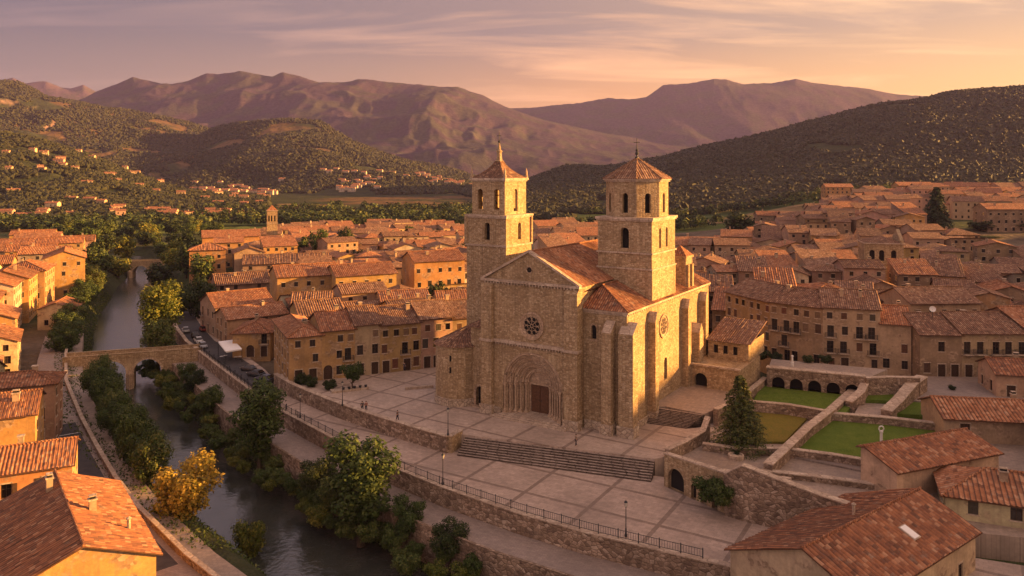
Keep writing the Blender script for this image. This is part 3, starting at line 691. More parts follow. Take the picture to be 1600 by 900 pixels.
# a small stair turret over the east end of the aisle
b = MB(); b.box(3.6, 6.9, 29.0, 32.4, 18, 24.4)
b.box(3.4, 7.1, 28.8, 32.6, 24.4, 24.75)
b.poly([(3.4, 28.8, 24.75), (7.1, 28.8, 24.75), (5.2, 30.7, 26.6)], 1); b.poly([(7.1, 28.8, 24.75), (7.1, 32.6, 24.75), (5.2, 30.7, 26.6)], 1)
b.poly([(7.1, 32.6, 24.75), (3.4, 32.6, 24.75), (5.2, 30.7, 26.6)], 1); b.poly([(3.4, 32.6, 24.75), (3.4, 28.8, 24.75), (5.2, 30.7, 26.6)], 1)
b.box(6.85, 7.3, 29.3, 30.0, 18.7, 23.2); b.box(6.85, 7.3, 31.4, 32.1, 18.7, 23.2)
cpart('stair_turret', b, [AS, M['tile']])

# ---- bell towers
def cross(b, x, y, z, h=2.2, m=0):
    b.tube([(x, y, z), (x, y, z + h)], 0.06, 6, m); b.tube([(x - h * .25, y, z + h * .68), (x + h * .25, y, z + h * .68)], 0.055, 6, m)
    b.lathe([(0.0, z - .1), (0.22, z + .05), (0.26, z + .25), (0.15, z + .45), (0, z + .5)], (x, y), 10, m)
def four_panels(b, x0, x1, y0, y1, z0, z1, wf, ws, wb=None, wl=None, depth=0.6):
    panel(b, (x0, y0, 0), XP, -YP, x1 - x0, z1, wf, depth=depth, z0=z0); panel(b, (x1, y0, 0), YP, XP, y1 - y0, z1, ws, depth=depth, z0=z0)
    panel(b, (x0, y1, 0), XP, YP, x1 - x0, z1, wb if wb is not None else wf, depth=depth, z0=z0)
    panel(b, (x0, y0, 0), YP, -XP, y1 - y0, z1, wl if wl is not None else ws, depth=depth, z0=z0)
def ring(b, x0, x1, y0, y1, z0, z1, e, m=0):
    b.box(x0 - e, x1 + e, y0 - e, y1 + e, z0, z1, m)
# right tower
TR = empty('bell_tower', (0, 0, 0)); TR.parent = CH
x0, x1, y0, y1 = -2.6, 7.34, 12.0, 22.6
b = MB(); b.box(x0, x1, y0, y1, 17.0, 24.0, skip='tb'); b.box(x0 + .08, x1 - .08, y0 + .08, y1 - .08, 24.0, 26.6, skip='tb')
wf = [(4.2, 5.7, 27.4, 30.1, True, 0, 0.9)]; ws = [(3.1, 4.0, 27.4, 30.3, True, 0, 0.8), (6.1, 7.0, 27.4, 30.3, True, 0, 0.8)]
four_panels(b, x0 + .08, x1 - .08, y0 + .08, y1 - .08, 26.6, 32.2, wf, ws, wf, ws)
b.build('tower_wall', AS, TR)
b = MB(); ring(b, x0, x1, y0, y1, 23.95, 24.2, .12); ring(b, x0, x1, y0, y1, 26.55, 26.8, .14); ring(b, x0, x1, y0, y1, 32.2, 32.6, .3); ring(b, x0, x1, y0, y1, 31.95, 32.197, .12)
b.build('string_course', CP, TR)
b = MB(); b.box(x0 + 1, x1 - 1, y0 + 1, y1 - 1, 26.8, 32.1); b.build('tower_shade', M['void'], TR)
cxr, cyr = (x0 + x1) / 2, (y0 + y1) / 2; ro = 5.15
oct_ = [(cxr + ro * 1.03 * math.cos(R(22.5 + 45 * k)) , cyr + ro * 1.03 * math.sin(R(22.5 + 45 * k))) for k in range(8)]
b = MB()
for k in range(8):
    p, q = Vector((*oct_[k], 0)), Vector((*oct_[(k + 1) % 8], 0)); w_ = (q - p).length; ax = (q - p).normalized(); nn = Vector((ax.y, -ax.x, 0))
    panel(b, p, ax, nn, w_, 38.5, [(w_ / 2 - .5, w_ / 2 + .5, 33.3, 36.1, True, 0, 0.7)], z0=32.6)
b.build('belfry_wall', AS, TR)
b = MB()
for sc_, za, zb in ((1.05, 38.5, 38.75), (1.10, 38.75, 39.0)):
    pts = [(cxr + (x - cxr) * sc_, cyr + (y - cyr) * sc_) for x, y in oct_]; b.prism(pts, za, zb, bottom=True)
b.build('belfry_cornice', CP, TR)
b = MB(); inn = [(cxr + (x - cxr) * .8, cyr + (y - cyr) * .8) for x, y in oct_]; b.prism(inn, 32.7, 38.4); b.build('belfry_shade', M['void'], TR)
b = MB(); ap = Vector((cxr, cyr, 42.6)); eav = [Vector((cxr + (x - cxr) * 1.12, cyr + (y - cyr) * 1.12, 38.98)) for x, y in oct_]
for k in range(8):
    tile_slope(b, eav[k], eav[(k + 1) % 8], ap, ap, 0.4, rad=0.06, seed=k, rows=3)
for k in range(8): ridge_caps(b, eav[k] + Vector((0, 0, .03)), ap + Vector((0, 0, .03)), r=0.12)
b.build('tower_roof', M['tile_brown'], TR)
b = MB(); b.lathe([(0.4, 42.3), (0.35, 42.7), (0.15, 42.9), (0.12, 43.1)], (cxr, cyr), 8); b.lathe([(0, 43.0), (0.28, 43.15), (0.34, 43.4), (0.2, 43.65), (0, 43.7)], (cxr, cyr), 10)
cross(b, cxr, cyr, 43.7, 2.3); b.build('finial_cross', M['iron'], TR)

# left tower
TL = empty('bell_tower', (0, 0, 0)); TL.parent = CH
x0, x1, y0, y1 = -31.9, -22.8, 14.5, 23.6
b = MB(); b.box(x0, x1, y0, y1, 0, 26.2, skip='tb')
wf = [(4.2, 5.4, 27.2, 29.9, True, 0, .8)]; ws = [(4.2, 5.3, 27.2, 29.9, True, 0, .8)]
four_panels(b, x0, x1, y0, y1, 26.2, 31.6, wf, ws, wf, ws)
b.build('tower_wall', AS, TL)
b = MB(); ring(b, x0, x1, y0, y1, 26.0, 26.35, .2); ring(b, x0, x1, y0, y1, 31.6, 32.0, .32); ring(b, x0, x1, y0, y1, 31.35, 31.597, .14)
b.build('string_course', CP, TL)
b = MB(); b.box(x0 + 1, x1 - 1, y0 + 1, y1 - 1, 26.4, 31.5); b.build('tower_shade', M['void'], TL)
for (xx, yy) in ((x1, y1), (x0, y0)):
    b = MB(); b.lathe([(0.45, 26.4), (0.45, 31.6)], (xx - .1, yy - .1 if yy == y1 else yy + .1), 10); b.build('corner_shaft', AS, TL)
u0, u1, v0, v1 = x0 + .75, x1 - .75, y0 + .75, y1 - .75
b = MB()
wf = [(1.3, 2.5, 33.0, 36.3, True, 0, .55), (5.1, 6.3, 33.0, 36.3, True, 0, .55)]; ws = [(3.1, 4.5, 32.6, 36.2, True, 0, .55)]
four_panels(b, u0, u1, v0, v1, 32.0, 38.6, wf, ws, wf, ws, .55)
# the inner faces of the open belfry, seen through its arches
for p, ax, nn, w_, ops in (((u0 + .55, v0 + .55, 0), XP, YP, u1 - u0 - 1.1, [(0.75, 1.95, 33.0, 36.3, True, 0, .0), (4.55, 5.75, 33.0, 36.3, True, 0, .0)]), ((u0 + .55, v1 - .55, 0), XP, -YP, u1 - u0 - 1.1, [(0.75, 1.95, 33.0, 36.3, True, 0, .0), (4.55, 5.75, 33.0, 36.3, True, 0, .0)]),
                            ((u0 + .55, v0 + .55, 0), YP, XP, v1 - v0 - 1.1, [(2.55, 3.95, 32.6, 36.2, True, 0, .0)]), ((u1 - .55, v0 + .55, 0), YP, -XP, v1 - v0 - 1.1, [(2.55, 3.95, 32.6, 36.2, True, 0, .0)])):
    panel(b, p, ax, nn, w_, 38.5, ops, z0=32.0, depth=0.01)
b.build('belfry_wall', AS, TL)
b = MB(); ring(b, u0, u1, v0, v1, 38.6, 39.0, .4); ring(b, u0, u1, v0, v1, 38.35, 38.597, .18); b.build('belfry_cornice', CP, TL)
cxl, cyl = (u0 + u1) / 2, (v0 + v1) / 2; b = MB(); hw = (u1 - u0) / 2 + .3; s2 = math.sqrt(2)
b.lathe([(hw * s2, 39.0), (hw * s2 * .97, 39.12), (hw * s2 * .66, 39.85), (hw * s2 * .40, 40.75), (hw * s2 * .24, 41.6), (hw * s2 * .17, 42.2)], (cxl, cyl), 4, 1, False, math.pi / 4)
b.lathe([(0.85, 42.2), (0.9, 42.35), (0.62, 42.45), (0.5, 43.2), (0.46, 44.0), (0.6, 44.1), (0.6, 44.25), (0.34, 44.6), (0.2, 45.4), (0.06, 46.0)], (cxl, cyl), 8)
b.build('tower_roof', [M['ashlar'], M['tile_brown']], TL)
for sx in (-1, 1):
    for sy in (-1, 1):
        b = MB(); b.lathe([(0.34, 39.0), (0.34, 39.5), (0.2, 39.6), (0.24, 40.1), (0.05, 40.9), (0, 40.95)], (cxl + sx * (hw - .25), cyl + sy * (hw - .25)), 8); b.build('pinnacle', AP, TL)
b = MB(); cross(b, cxl, cyl, 45.9, 2.0); b.build('finial_cross', M['iron'], TL)
b = MB(); b.tube([(cxl - 2.6, cyl, 35.6), (cxl + 2.6, cyl, 35.6)], 0.1, 6)
bb = b.build('bell_beam', M['wood_dark'], TL)
b = MB(); b.lathe([(0.0, 35.5), (0.3, 35.4), (0.42, 34.9), (0.55, 34.4), (0.78, 34.0), (0.78, 33.9), (0.0, 34.1)], (cxl - 1.3, cyl), 14); b.build('bell', M['iron'], bb)

# north aisle with its half-round turret and small door
b = MB(); nx = -28.2
panel(b, (nx + 6.6, 1.6, 0), XP, -YP, NL - nx - 6.6, 13.6, [(1.15, 2.75, 0.25, 2.7, True, 0, .7)])
b.poly([(nx, 14.5, 0), (nx, 3, 0), (nx, 3, 10.3), (nx, 14.5, 10.3)])
b.poly([(nx + 6.6, 1.6, 9.0), (nx + 6.6, 1.6, 13.6), (nx + 6.6, 6.0, 13.0), (nx + 6.6, 6.0, 9.0)][::-1])
b.poly([(nx, 14.5, 0), (nx, 14.5, 10.3), (NL, 14.5, 16.2), (NL, 14.5, 0)][::1])
cpart('north_wall', b, AS)
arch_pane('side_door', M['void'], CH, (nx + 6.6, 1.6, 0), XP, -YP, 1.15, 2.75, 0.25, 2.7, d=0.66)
b = MB(); A = arch_pts(0.75, 3.15, 2.7, 14); B_ = arch_pts(1.15, 2.75, 2.7, 14)
ox = nx + 6.6
for k in range(14): b.poly([(ox + A[k][0], 1.5, A[k][1]), (ox + A[k + 1][0], 1.5, A[k + 1][1]), (ox + B_[k + 1][0], 1.5, B_[k + 1][1]), (ox + B_[k][0], 1.5, B_[k][1])])
b.box(ox + .72, ox + 1.15, 1.4, 1.62, 0, 2.7); b.box(ox + 2.75, ox + 3.18, 1.4, 1.62, 0, 2.7); b.box(ox + .3, ox + 3.6, 0.8, 1.7, 0, 0.2)
cpart('door_surround', b, AP)
tcx, tcy, tr = -25.1, 3.0, 4.2
b = MB(); n = 9; ang = [math.pi + math.pi * k / n for k in range(n + 1)]
tp = [(tcx + tr * math.cos(a), tcy + tr * math.sin(a)) for a in ang]
tp = [(tp[0][0], 6.0)] + tp + [(tp[-1][0], 3.2)]
for p, q in zip(tp, tp[1:]): b.poly([(*p, 0.0), (*q, 0.0), (*q, 10.2), (*p, 10.2)])
tp2 = [(tcx + (x - tcx) * 1.045, tcy + (y - tcy) * 1.045) for x, y in tp]
for p, q in zip(tp2, tp2[1:]): b.poly([(*p, -.3), (*q, -.3), (*q, 1.3), (*p, 1.3)], 1)
for p, q, p2, q2 in zip(tp, tp[1:], tp2, tp2[1:]): b.poly([(*p2, 1.3), (*q2, 1.3), (*q, 1.3), (*p, 1.3)], 1)
for aa, zc in ((R(285), 6.2), (R(285), 8.2)):
    p = (tcx + tr * math.cos(aa), tcy + tr * math.sin(aa)); b.obox(p, (-math.sin(aa), math.cos(aa)), 0.14, 0.1, zc - .5, zc + .5, 2)
cpart('round_turret', b, [AS, FT, M['void']])
b = MB(); tp3 = [Vector((tcx + (x - tcx) * 1.1, tcy + (y - tcy) * 1.1, 10.15)) for x, y in tp]; apx = Vector((tcx + 1.5, 7.5, 13.6))
for p, q in zip(tp3, tp3[1:]): tile_slope(b, p, q, apx, apx, 0.42, rows=4, seed=3)
tile_slope(b, (nx - .45, 14.6, 10.2), (nx - .45, 5.6, 10.2), (NL, 5.6, 16.8), (NL, 14.6, 16.8), 0.42, seed=8)
tile_slope(b, (ox - .1, 1.25, 13.5), (NL, 1.25, 13.5), (NL, 7.0, 16.8), (ox + 1.0, 7.0, 14.8), 0.42, seed=9)
b.poly([(ox - .1, 1.25, 13.5), (ox + 1, 7, 14.8), (NL, 7, 16.8), (nx + 3, 9, 12), (tcx + 3.5, 6, 10.9)])
ridge_caps(b, (NL - .02, 1.2, 14.0), (NL - .02, 14.5, 17.0))
cpart('north_roof', b, M['tile_brown'])

# low sacristy and arched porch at the south-east corner
b = MB()
panel(b, (8.75, 26.6, 0), XP, -YP, 8.6, 5.8, [(0.5, 2.9, 1.8, 3.3, True, 0, 1.2)], depth=1.2)
b.poly([(17.35, 26.6, 0), (17.35, 40, 0), (17.35, 40, 5.8), (17.35, 26.6, 5.8)]); b.poly([(8.75, 26.6, 5.8), (17.35, 26.6, 5.8), (17.35, 40, 5.8), (8.75, 40, 5.8)])
b.box(8.7, 17.5, 26.4, 27.0, 5.8, 6.1, 1)
panel(b, (9.6, 33.5, 0), XP, -YP, 7.4, 9.2, [(1.0, 1.8, 6.8, 8.3, False, 0, .3), (2.8, 3.6, 6.8, 8.3, False, 0, .3), (4.6, 5.4, 6.8, 8.3, False, 0, .3)], z0=5.8)
b.poly([(17.0, 33.5, 5.8), (17.0, 44, 5.8), (17.0, 44, 9.2), (17.0, 33.5, 9.2)]); b.box(9.7, 16.9, 33.9, 43.5, 5.8, 9.0, 2)
cpart('sacristy_wall', b, [AS, CP, M['void']])
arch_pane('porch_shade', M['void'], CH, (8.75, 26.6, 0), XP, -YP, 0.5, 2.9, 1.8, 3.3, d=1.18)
b = MB(); tile_slope(b, (9.2, 32.9, 9.1), (17.6, 32.9, 9.1), (17.6, 44.2, 11.6), (9.2, 44.2, 11.6), 0.42, seed=11); cpart('sacristy_roof', b, M['tile_brown'])
# ------------------------------------------------------------------ plaza, terraces, road, paths
def mat_paving(name, base, band, cell, ang, slab=(0.9, 0.6), bandw=0.5, stain=0.6):
    m, t = new_mat(name); oc = t.n('ShaderNodeTexCoord').outputs['Object']
    rv = t.n('ShaderNodeMapping', {'Vector': oc, 'Rotation': (0, 0, ang)}).outputs[0]
    sp = t.n('ShaderNodeSeparateXYZ', {0: rv}); lines = None
    for k, cs in ((0, cell[0]), (1, cell[1])):
        fr = t.math('FRACT', t.math('DIVIDE', sp.outputs[k], cs)); d = t.math('MULTIPLY', t.math('ABSOLUTE', t.math('SUBTRACT', fr, 0.5)), cs)
        l = t.mapr(d, bandw * 0.5, bandw * 0.5 + 0.06, 1.0, 0.0); lines = l if lines is None else t.math('MAXIMUM', lines, l)
    br = t.n('ShaderNodeTexBrick', {'Vector': rv, 'Color1': (0.42, 0.42, 0.42, 1), 'Color2': (0.58, 0.58, 0.58, 1), 'Mortar': (0.33, 0.33, 0.33, 1), 'Scale': 1.0, 'Mortar Size': 0.02, 'Brick Width': slab[0], 'Row Height': slab[1]})
    n1 = noise(t, oc, 0.12, 6.0, 0.65); n2 = noise(t, oc, 1.6, 4.0, 0.6)
    c = t.mix(lines, base, band)
    c = t.mix(0.75, c, br.outputs[0], 'OVERLAY')
    c = t.mix(t.mapr(n1, 0.42, 0.7, 0.0, stain), c, tuple(v * 0.5 for v in base))
    c = t.mix(0.45, c, t.ramp(n2, [(0.3, (0.36,) * 3), (0.7, (0.64,) * 3)]), 'OVERLAY')
    finish(t, c, t.mapr(n1, 0.3, 0.7, 0.85, 0.6), t.math('ADD', n2, br.outputs[1]), 0.015, 0.6, 0.25); M[name] = m
mat_paving('paving', (0.40, 0.305, 0.24), (0.23, 0.165, 0.125), (8.4, 7.2), R(33))
mat_paving('paving_low', (0.38, 0.285, 0.225), (0.21, 0.15, 0.115), (9.2, 7.6), R(31))
mat_paving('lane', (0.27, 0.21, 0.175), (0.27, 0.21, 0.175), (50, 50), R(20), (0.6, 0.3), 0.01, 0.5)
mat_paving('gravel_yard', (0.31, 0.235, 0.18), (0.31, 0.235, 0.18), (90, 90), 0, (0.5, 0.5), 0.01, 0.6)
def mat_grass(name, c0, c1):
    m, t = new_mat(name); oc = t.n('ShaderNodeTexCoord').outputs['Object']; n1 = noise(t, oc, 0.4, 8.0, 0.78); n2 = noise(t, oc, 5.0, 3.0, 0.7)
    c = t.mix(t.mapr(n1, 0.32, 0.68), c0, c1); c = t.mix(0.7, c, t.ramp(n2, [(0.3, (0.25,) * 3), (0.7, (0.75,) * 3)]), 'OVERLAY')
    finish(t, c, 0.95, n2, 0.08, 1.0, 0.05); M[name] = m
mat_grass('lawn', (0.065, 0.105, 0.016), (0.115, 0.150, 0.026)); mat_grass('lawn_dry', (0.12, 0.115, 0.022), (0.19, 0.14, 0.035))
m, t = new_mat('asphalt'); oc = t.n('ShaderNodeTexCoord').outputs['Object']
finish(t, t.ramp(noise(t, oc, 0.7, 6.0, 0.7), [(0.3, (0.045, 0.042, 0.043)), (0.7, (0.075, 0.068, 0.066))]), 0.9, noise(t, oc, 25, 2.0), 0.01, 0.5, 0.2); M['asphalt'] = m

def v2(*ps): return [(p[0], p[1]) for p in ps]
RW = [(-118, 262), (-104, 232), (-90, 206), (-80, 189), (-73.3, 179.8), (-60, 161), (-48.3, 144.8), (-38.3, 132.1), (-25.5, 117.7), (-16.2, 108), (-9.2, 101.6), (1.2, 93.6), (8.9, 88.6), (20.6, 82.3), (40, 73), (62, 64)]
UW = [(-46.5, 151.0), (-40.9, 143.6), (-34.0, 136.3), (-28.3, 130.6), (-20.7, 124.0), (-15, 119.4), (-9.6, 115.2)]
SA, SB = Vector((-7.0, 117.2, 0)), Vector((20.0, 107.4, 0)); SU = (SB - SA).normalized(); SN = Vector((SU.y, -SU.x, 0))
def surf(name, poly, z, mat, zb=None, kind='structure'):
    b = MB()
    if zb is None: b.poly([(x, y, z) for x, y in poly])
    else: b.prism(poly, zb, z)
    return tag(b.build(name, mat), kind=kind)
# upper terrace in front of and around the church
up = UW[::1] + [(-8.4, 117.8)] + v2(SA, SB) + [(22.4, 108.6), (28.9, 116.6), (33.5, 121.5), (37, 128), (45, 150), (44, 172), (-10, 176), (-44, 160)]
surf('church_plaza', up, 0.0, M['paving'], -7.5)
low = RW + [(60, 80), (27.5, 93.0), (20.5, 103.2)] + [(21, 106), (-8, 118)] + [(x + 0.4, y + 0.5) for x, y in UW[::-1]] + [(-46, 152), (-52.5, 163.6), (-62, 178), (-78, 203), (-88, 224), (-104, 262)]
surf('lower_plaza', low, -2.0, M['paving_low'], -8.5)
def offs(line, d):
    out = []; n = len(line)
    for i in range(n):
        a, b_ = line[max(i - 1, 0)], line[min(i + 1, n - 1)]; L = math.hypot(b_[0] - a[0], b_[1] - a[1]); out.append((line[i][0] + (b_[1] - a[1]) / L * d, line[i][1] - (b_[0] - a[0]) / L * d))   # positive: right-hand side
    return out
pth = RW[3:]; po = offs(pth, 5.6)
surf('riverside_path', po + [(x + .3, y + .3) for x, y in pth[::-1]], -4.0, M['lane'], -8.6)
road_in = offs(RW[:7], -0.8); road_out = offs(RW[:7], -6.4)
surf('road', [*road_in, *road_out[::-1]], -1.996, M['asphalt'])

def wall_line(name, line, th, zb, zt, mat, label, cat='wall', cope=0.0, group=None, cz=0.14, ce=0.09, closed=False):
    """stone wall along a line; zt a number or one per point"""
    n = len(line); zts = zt if isinstance(zt, (list, tuple)) else [zt] * n; zbs = zb if isinstance(zb, (list, tuple)) else [zb] * n
    A, B_ = offs(line, th / 2), offs(line, -th / 2); b = MB()
    def strip(b, A, B_, z0, z1):
        run = 0
        for i in range(n - 1):
            L = math.hypot(line[i + 1][0] - line[i][0], line[i + 1][1] - line[i][1])
            for (p, q), fl in (((A[i], A[i + 1]), 1), ((B_[i], B_[i + 1]), -1)):
                pts = [(*p, z0[i]), (*q, z0[i + 1]), (*q, z1[i + 1]), (*p, z1[i])]; uv = [(run, z0[i]), (run + L, z0[i + 1]), (run + L, z1[i + 1]), (run, z1[i])]
                b.poly(pts[::fl], 0, uv[::fl])
            b.poly([(*A[i], z1[i]), (*A[i + 1], z1[i + 1]), (*B_[i + 1], z1[i + 1]), (*B_[i], z1[i])]); run += L
        for i, f in ((0, 1), (n - 1, -1)): b.poly([(*B_[i], z0[i]), (*A[i], z0[i]), (*A[i], z1[i]), (*B_[i], z1[i])][::f])
    strip(b, A, B_, zbs, zts)
    o = tag(b.build(name, mat), label, cat, group)
    if cope is not None:
        b = MB(); A2, B2 = offs(line, th / 2 + ce), offs(line, -th / 2 - ce); strip(b, A2, B2, [z + .002 for z in zts], [z + cz for z in zts]); b.build('coping', M['coping'], o)
    return o
wall_line('retaining_wall', UW, 0.7, -7, 0.45, RU, 'stone retaining wall curving below the church plaza to the long stair', cat='wall')
wall_line('stair_wall', [(-9.35, 115.2), (-7.9, 118.0)], 0.7, -3, 0.44, AS, 'short stone wall closing the left end of the long plaza stair', cat='wall')
wall_line('river_wall', RW[1:], 0.7, -8.6, -1.5, RU, 'long curved rubble wall carrying the iron railing above the riverside path')
wall_line('kerb_wall', [(x, y) for x, y in offs(RW[4:], 5.7)], 0.35, -8.5, -3.75, RU, 'low rough edging wall between riverside path and overgrown bank', cope=None)
# long stair
b = MB(); NS = 9
for k in range(1, NS):
    z1 = -k * 2.0 / NS; a = SA + SN * (0.42 * k); c = SB + SN * (0.42 * k); e = SN * 0.42
    b.prism([(a.x, a.y), (c.x, c.y), ((c - e).x, (c - e).y), ((a - e).x, (a - e).y)], -2.5, z1, 0, 1)
mat_stone('worn_step', [(0, (0.28, 0.215, 0.175)), (1, (0.38, 0.295, 0.24))], 1.6, 0.5, mortar=(0.1, 0.075, 0.06), stain=0.5, bump=0.03); mat_stone('shaded_riser', [(0, (0.08, 0.06, 0.048)), (1, (0.15, 0.115, 0.09))], 1.4, 0.3, mortar=(0.04, 0.03, 0.025))  # riser colour darkened to paint in the shade under each nosing
tag(b.build('stone_stair', [M['worn_step'], M['shaded_riser']]), 'wide flight of stone steps up from the lower plaza to the church plaza', 'stairs')

# iron railing on the river wall
rl = RW[4:14]; rt = empty('railing', (0, 0, 0), 0, 'black iron railing on top of the long curved river wall', 'railing')
def resample(line, step):
    out = []; acc = 0
    for (x0, y0), (x1, y1) in zip(line, line[1:]):
        L = math.hypot(x1 - x0, y1 - y0); s = acc
        while s < L: out.append((x0 + (x1 - x0) * s / L, y0 + (y1 - y0) * s / L)); s += step
        acc = s - L
    return out
pts = resample(rl, 2.4); zt = -1.36
pb = MB(); pb.box(-.05, .05, -.05, .05, 0, 1.05); pb.lathe([(0.0, 1.03), (.08, 1.08), (0, 1.18)], n=6); pm = None
for k, (x, y) in enumerate(pts):
    if pm is None: o = pb.build('post', M['iron'], rt, (x, y, zt)); pm = o.data
    else: link('post', pm, rt, (x, y, zt))
for zz, nm in ((0.98, 'top_rail'), (0.18, 'bottom_rail')):
    b = MB(); b.tube([(x, y, zt + zz) for x, y in pts], 0.035, 5); b.build(nm, M['iron'], rt)
b = MB()
for (xa, ya), (xb, yb) in zip(pts, pts[1:]):
    for k in range(1, 8):
        x, y = xa + (xb - xa) * k / 8, ya + (yb - ya) * k / 8; b.tube([(x, y, zt + .18), (x, y, zt + .98)], 0.018, 4, caps=False)
b.build('baluster_infill', M['iron'], rt)

# ---- terraces of the garden to the right of the church
def P2(px, py, z): p = at(px, py, z); return (p.x, p.y)
# raised landing with its flight of steps along the south wall
surf('church_landing', [(22.2, 124.6), (25.0, 124.9), (30.3, 121.0), (36, 127), (44, 140), (46, 158), (33, 160), (20, 132)], 2.0, M['gravel_yard'], -1)
b = MB(); p0, p1 = Vector((21.2, 122.8, 0)), Vector((27.3, 120.0, 0)); q0, q1 = Vector((23.3, 125.2, 0)), Vector((30.4, 121.0, 0))
for k in range(11):
    f = k / 12; g = 1.0
    a, c = p0.lerp(q0, f), p1.lerp(q1, f); b.prism([(a.x, a.y), (c.x, c.y), (q1.x, q1.y), (q0.x, q0.y)], -0.5, (k + 1) * 2.0 / 12, 0, 1)
tag(b.build('side_stair', [M['worn_step'], M['shaded_riser']]), 'worn dark steps beside the sunlit south wall of the church', 'stairs')
def terrace(name, pix, z, mat, zb=-3): return surf(name, [P2(x, y, z) for x, y in pix], z, mat, zb)
surf('garden_ground', [(22.0, 104.6), (21.6, 103.4), (26.9, 96.0), (31.5, 92.6), (36, 90.4), (60, 84), (110, 90), (150, 120), (120, 165), (62, 150), (46, 150), (36, 126), (29.5, 116.8), (23.2, 108.6)], -0.35, M['gravel_yard'], -3.5)
terrace('upper_lawn', [(1174, 632), (1288, 647), (1346, 606), (1192, 596)], 0.9, M['lawn'])
terrace('middle_lawn', [(1292, 643), (1322, 645), (1350, 604), (1336, 606)], 0.9, M['lawn'])
terrace('side_lawn', [(1150, 690), (1226, 690), (1262, 652), (1165, 640)], 0.0, M['lawn_dry'])
terrace('large_lawn', [(1236, 700), (1385, 722), (1520, 660), (1292, 650)], 0.0, M['lawn'])
terrace('court_lawn', [(1402, 646), (1530, 655), (1560, 630), (1424, 624)], 0.8, M['lawn'])
terrace('back_lawn', [(1346, 624), (1396, 626), (1412, 606), (1358, 604)], 1.3, M['lawn'])
terrace('court', [(1428, 626), (1620, 640), (1640, 590), (1445, 588)], 1.0, M['lane'])
terrace('garden_path', [(1232, 712), (1372, 740), (1384, 722), (1240, 701)], -0.1, M['lane'])
terrace('sunk_patio', [(1334, 648), (1392, 654), (1398, 630), (1348, 622)], 0.7, M['gravel_yard'])
def gwall(px_line, zt, th, label, zb=-3, mat=None, cope=0.0, name='garden_wall'):
    zt = [z + .3 for z in zt]; line = [P2(x, y, z) for (x, y), z in zip(px_line, zt)]
    return wall_line(name, line, th + .2, zb, list(zt), mat or RU, label, cope=cope)
gwall([(1172, 627), (1230, 632), (1290, 642)], [1.3, 1.3, 1.3], 0.5, 'low stone wall in front of the upper lawn behind the fir')
gwall([(1335, 607), (1298, 640), (1262, 668), (1228, 700), (1200, 726)], [1.3, 1.2, 0.95, 0.9, 0.8], 0.95, 'thick diagonal stone wall running between the two halves of the garden', zb=-3)
gwall([(1228, 701), (1300, 710), (1372, 722)], [0.5, 0.5, 0.5], 0.5, 'low stone wall along the near edge of the large lawn')
gwall([(1290, 645), (1380, 652), (1470, 662), (1530, 668)], [0.75, 0.75, 0.75, .75], 0.7, 'low stone wall along the far edge of the large lawn')
gwall([(1352, 597), (1345, 612), (1326, 628)], [3.0, 2.5, 1.4], 1.0, 'stepped stone wall sloping down beside the small patio')
gwall([(1441, 588), (1424, 600), (1404, 624), (1385, 642)], [3.2, 3.0, 2.0, 1.2], 1.5, 'broad rounded stone wall sloping from the court to the patio')
gwall([(1098, 693), (1150, 700), (1228, 701)], [0.3, 0.3, 0.3], 0.5, 'low dark wall under the fir at the edge of the gravel yard')
gwall([(1196, 590), (1152, 626), (1118, 640)], [1.6, 1.9, 2.3], 0.6, 'pale sloping wall edging the lane beside the upper lawn')
gwall([(1190, 735), (1280, 745), (1370, 757)], [0.0, 0.0, 0.0], 0.6, 'rough low wall below the garden path in front of the barn')
gwall([(1042, 703), (1070, 690), (1098, 674), (1106, 652)], [0.85, 0.95, 1.1, 2.7], 0.55, 'stone parapet between church plaza and gravel yard')
# arcaded retaining wall behind the upper lawn
def arcade_wall():
    A = Vector((*P2(1198, 604, 0.9), 0)); B_ = Vector((*P2(1352, 604, 0.9), 0)); B_.y = A.y - 6.5; B_.x = (1352 - 800) / F * B_.y
    ax = (B_ - A).normalized(); nn = Vector((ax.y, -ax.x, 0)); W = (B_ - A).length; b = MB()
    ops = []; n = 5; step = (W - 1.0) / n
    for k in range(n): ops.append((0.9 + k * step, 0.9 + k * step + step - 0.9, 0.9, 1.75, True, 0, 1.1))
    panel(b, A, ax, nn, W, 4.3, ops, z0=-1.0)
    k2 = A - nn * 1.6; e2 = B_ - nn * 1.6
    b.poly([(A.x, A.y, 4.3), (B_.x, B_.y, 4.3), (e2.x, e2.y, 4.3), (k2.x, k2.y, 4.3)]); b.poly([(k2.x, k2.y, -1), (A.x, A.y, -1), (A.x, A.y, 4.3), (k2.x, k2.y, 4.3)]); b.poly([(B_.x, B_.y, -1), (e2.x, e2.y, -1), (e2.x, e2.y, 4.3), (B_.x, B_.y, 4.3)])
    o = tag(b.build('arcade_wall', RU), 'stone garden wall pierced by a row of five low arches behind the upper lawn', 'wall')
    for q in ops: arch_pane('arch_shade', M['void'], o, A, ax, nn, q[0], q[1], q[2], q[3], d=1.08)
    b = MB(); c = [A + nn * .12 - ax * .1, B_ + nn * .12 + ax * .1, e2, k2]; b.prism([(p.x, p.y) for p in c], 4.303, 4.5); b.build('coping', CP, o)
    b = MB(); b.prism([(p.x, p.y) for p in (k2, e2, e2 - nn * 9 + ax * 4, k2 - nn * 9)], 2.0, 3.6); tag(b.build('terrace_walk', M['gravel_yard']), kind='structure')
    wall_line('garden_wall', [(B_.x, B_.y), (B_.x + 4.5, B_.y + .6), (B_.x + 9.5, B_.y + .2)], 0.9, -1, 4.2, RU, 'high rubble wall between the low arches and the broad sloping wall')
arcade_wall()
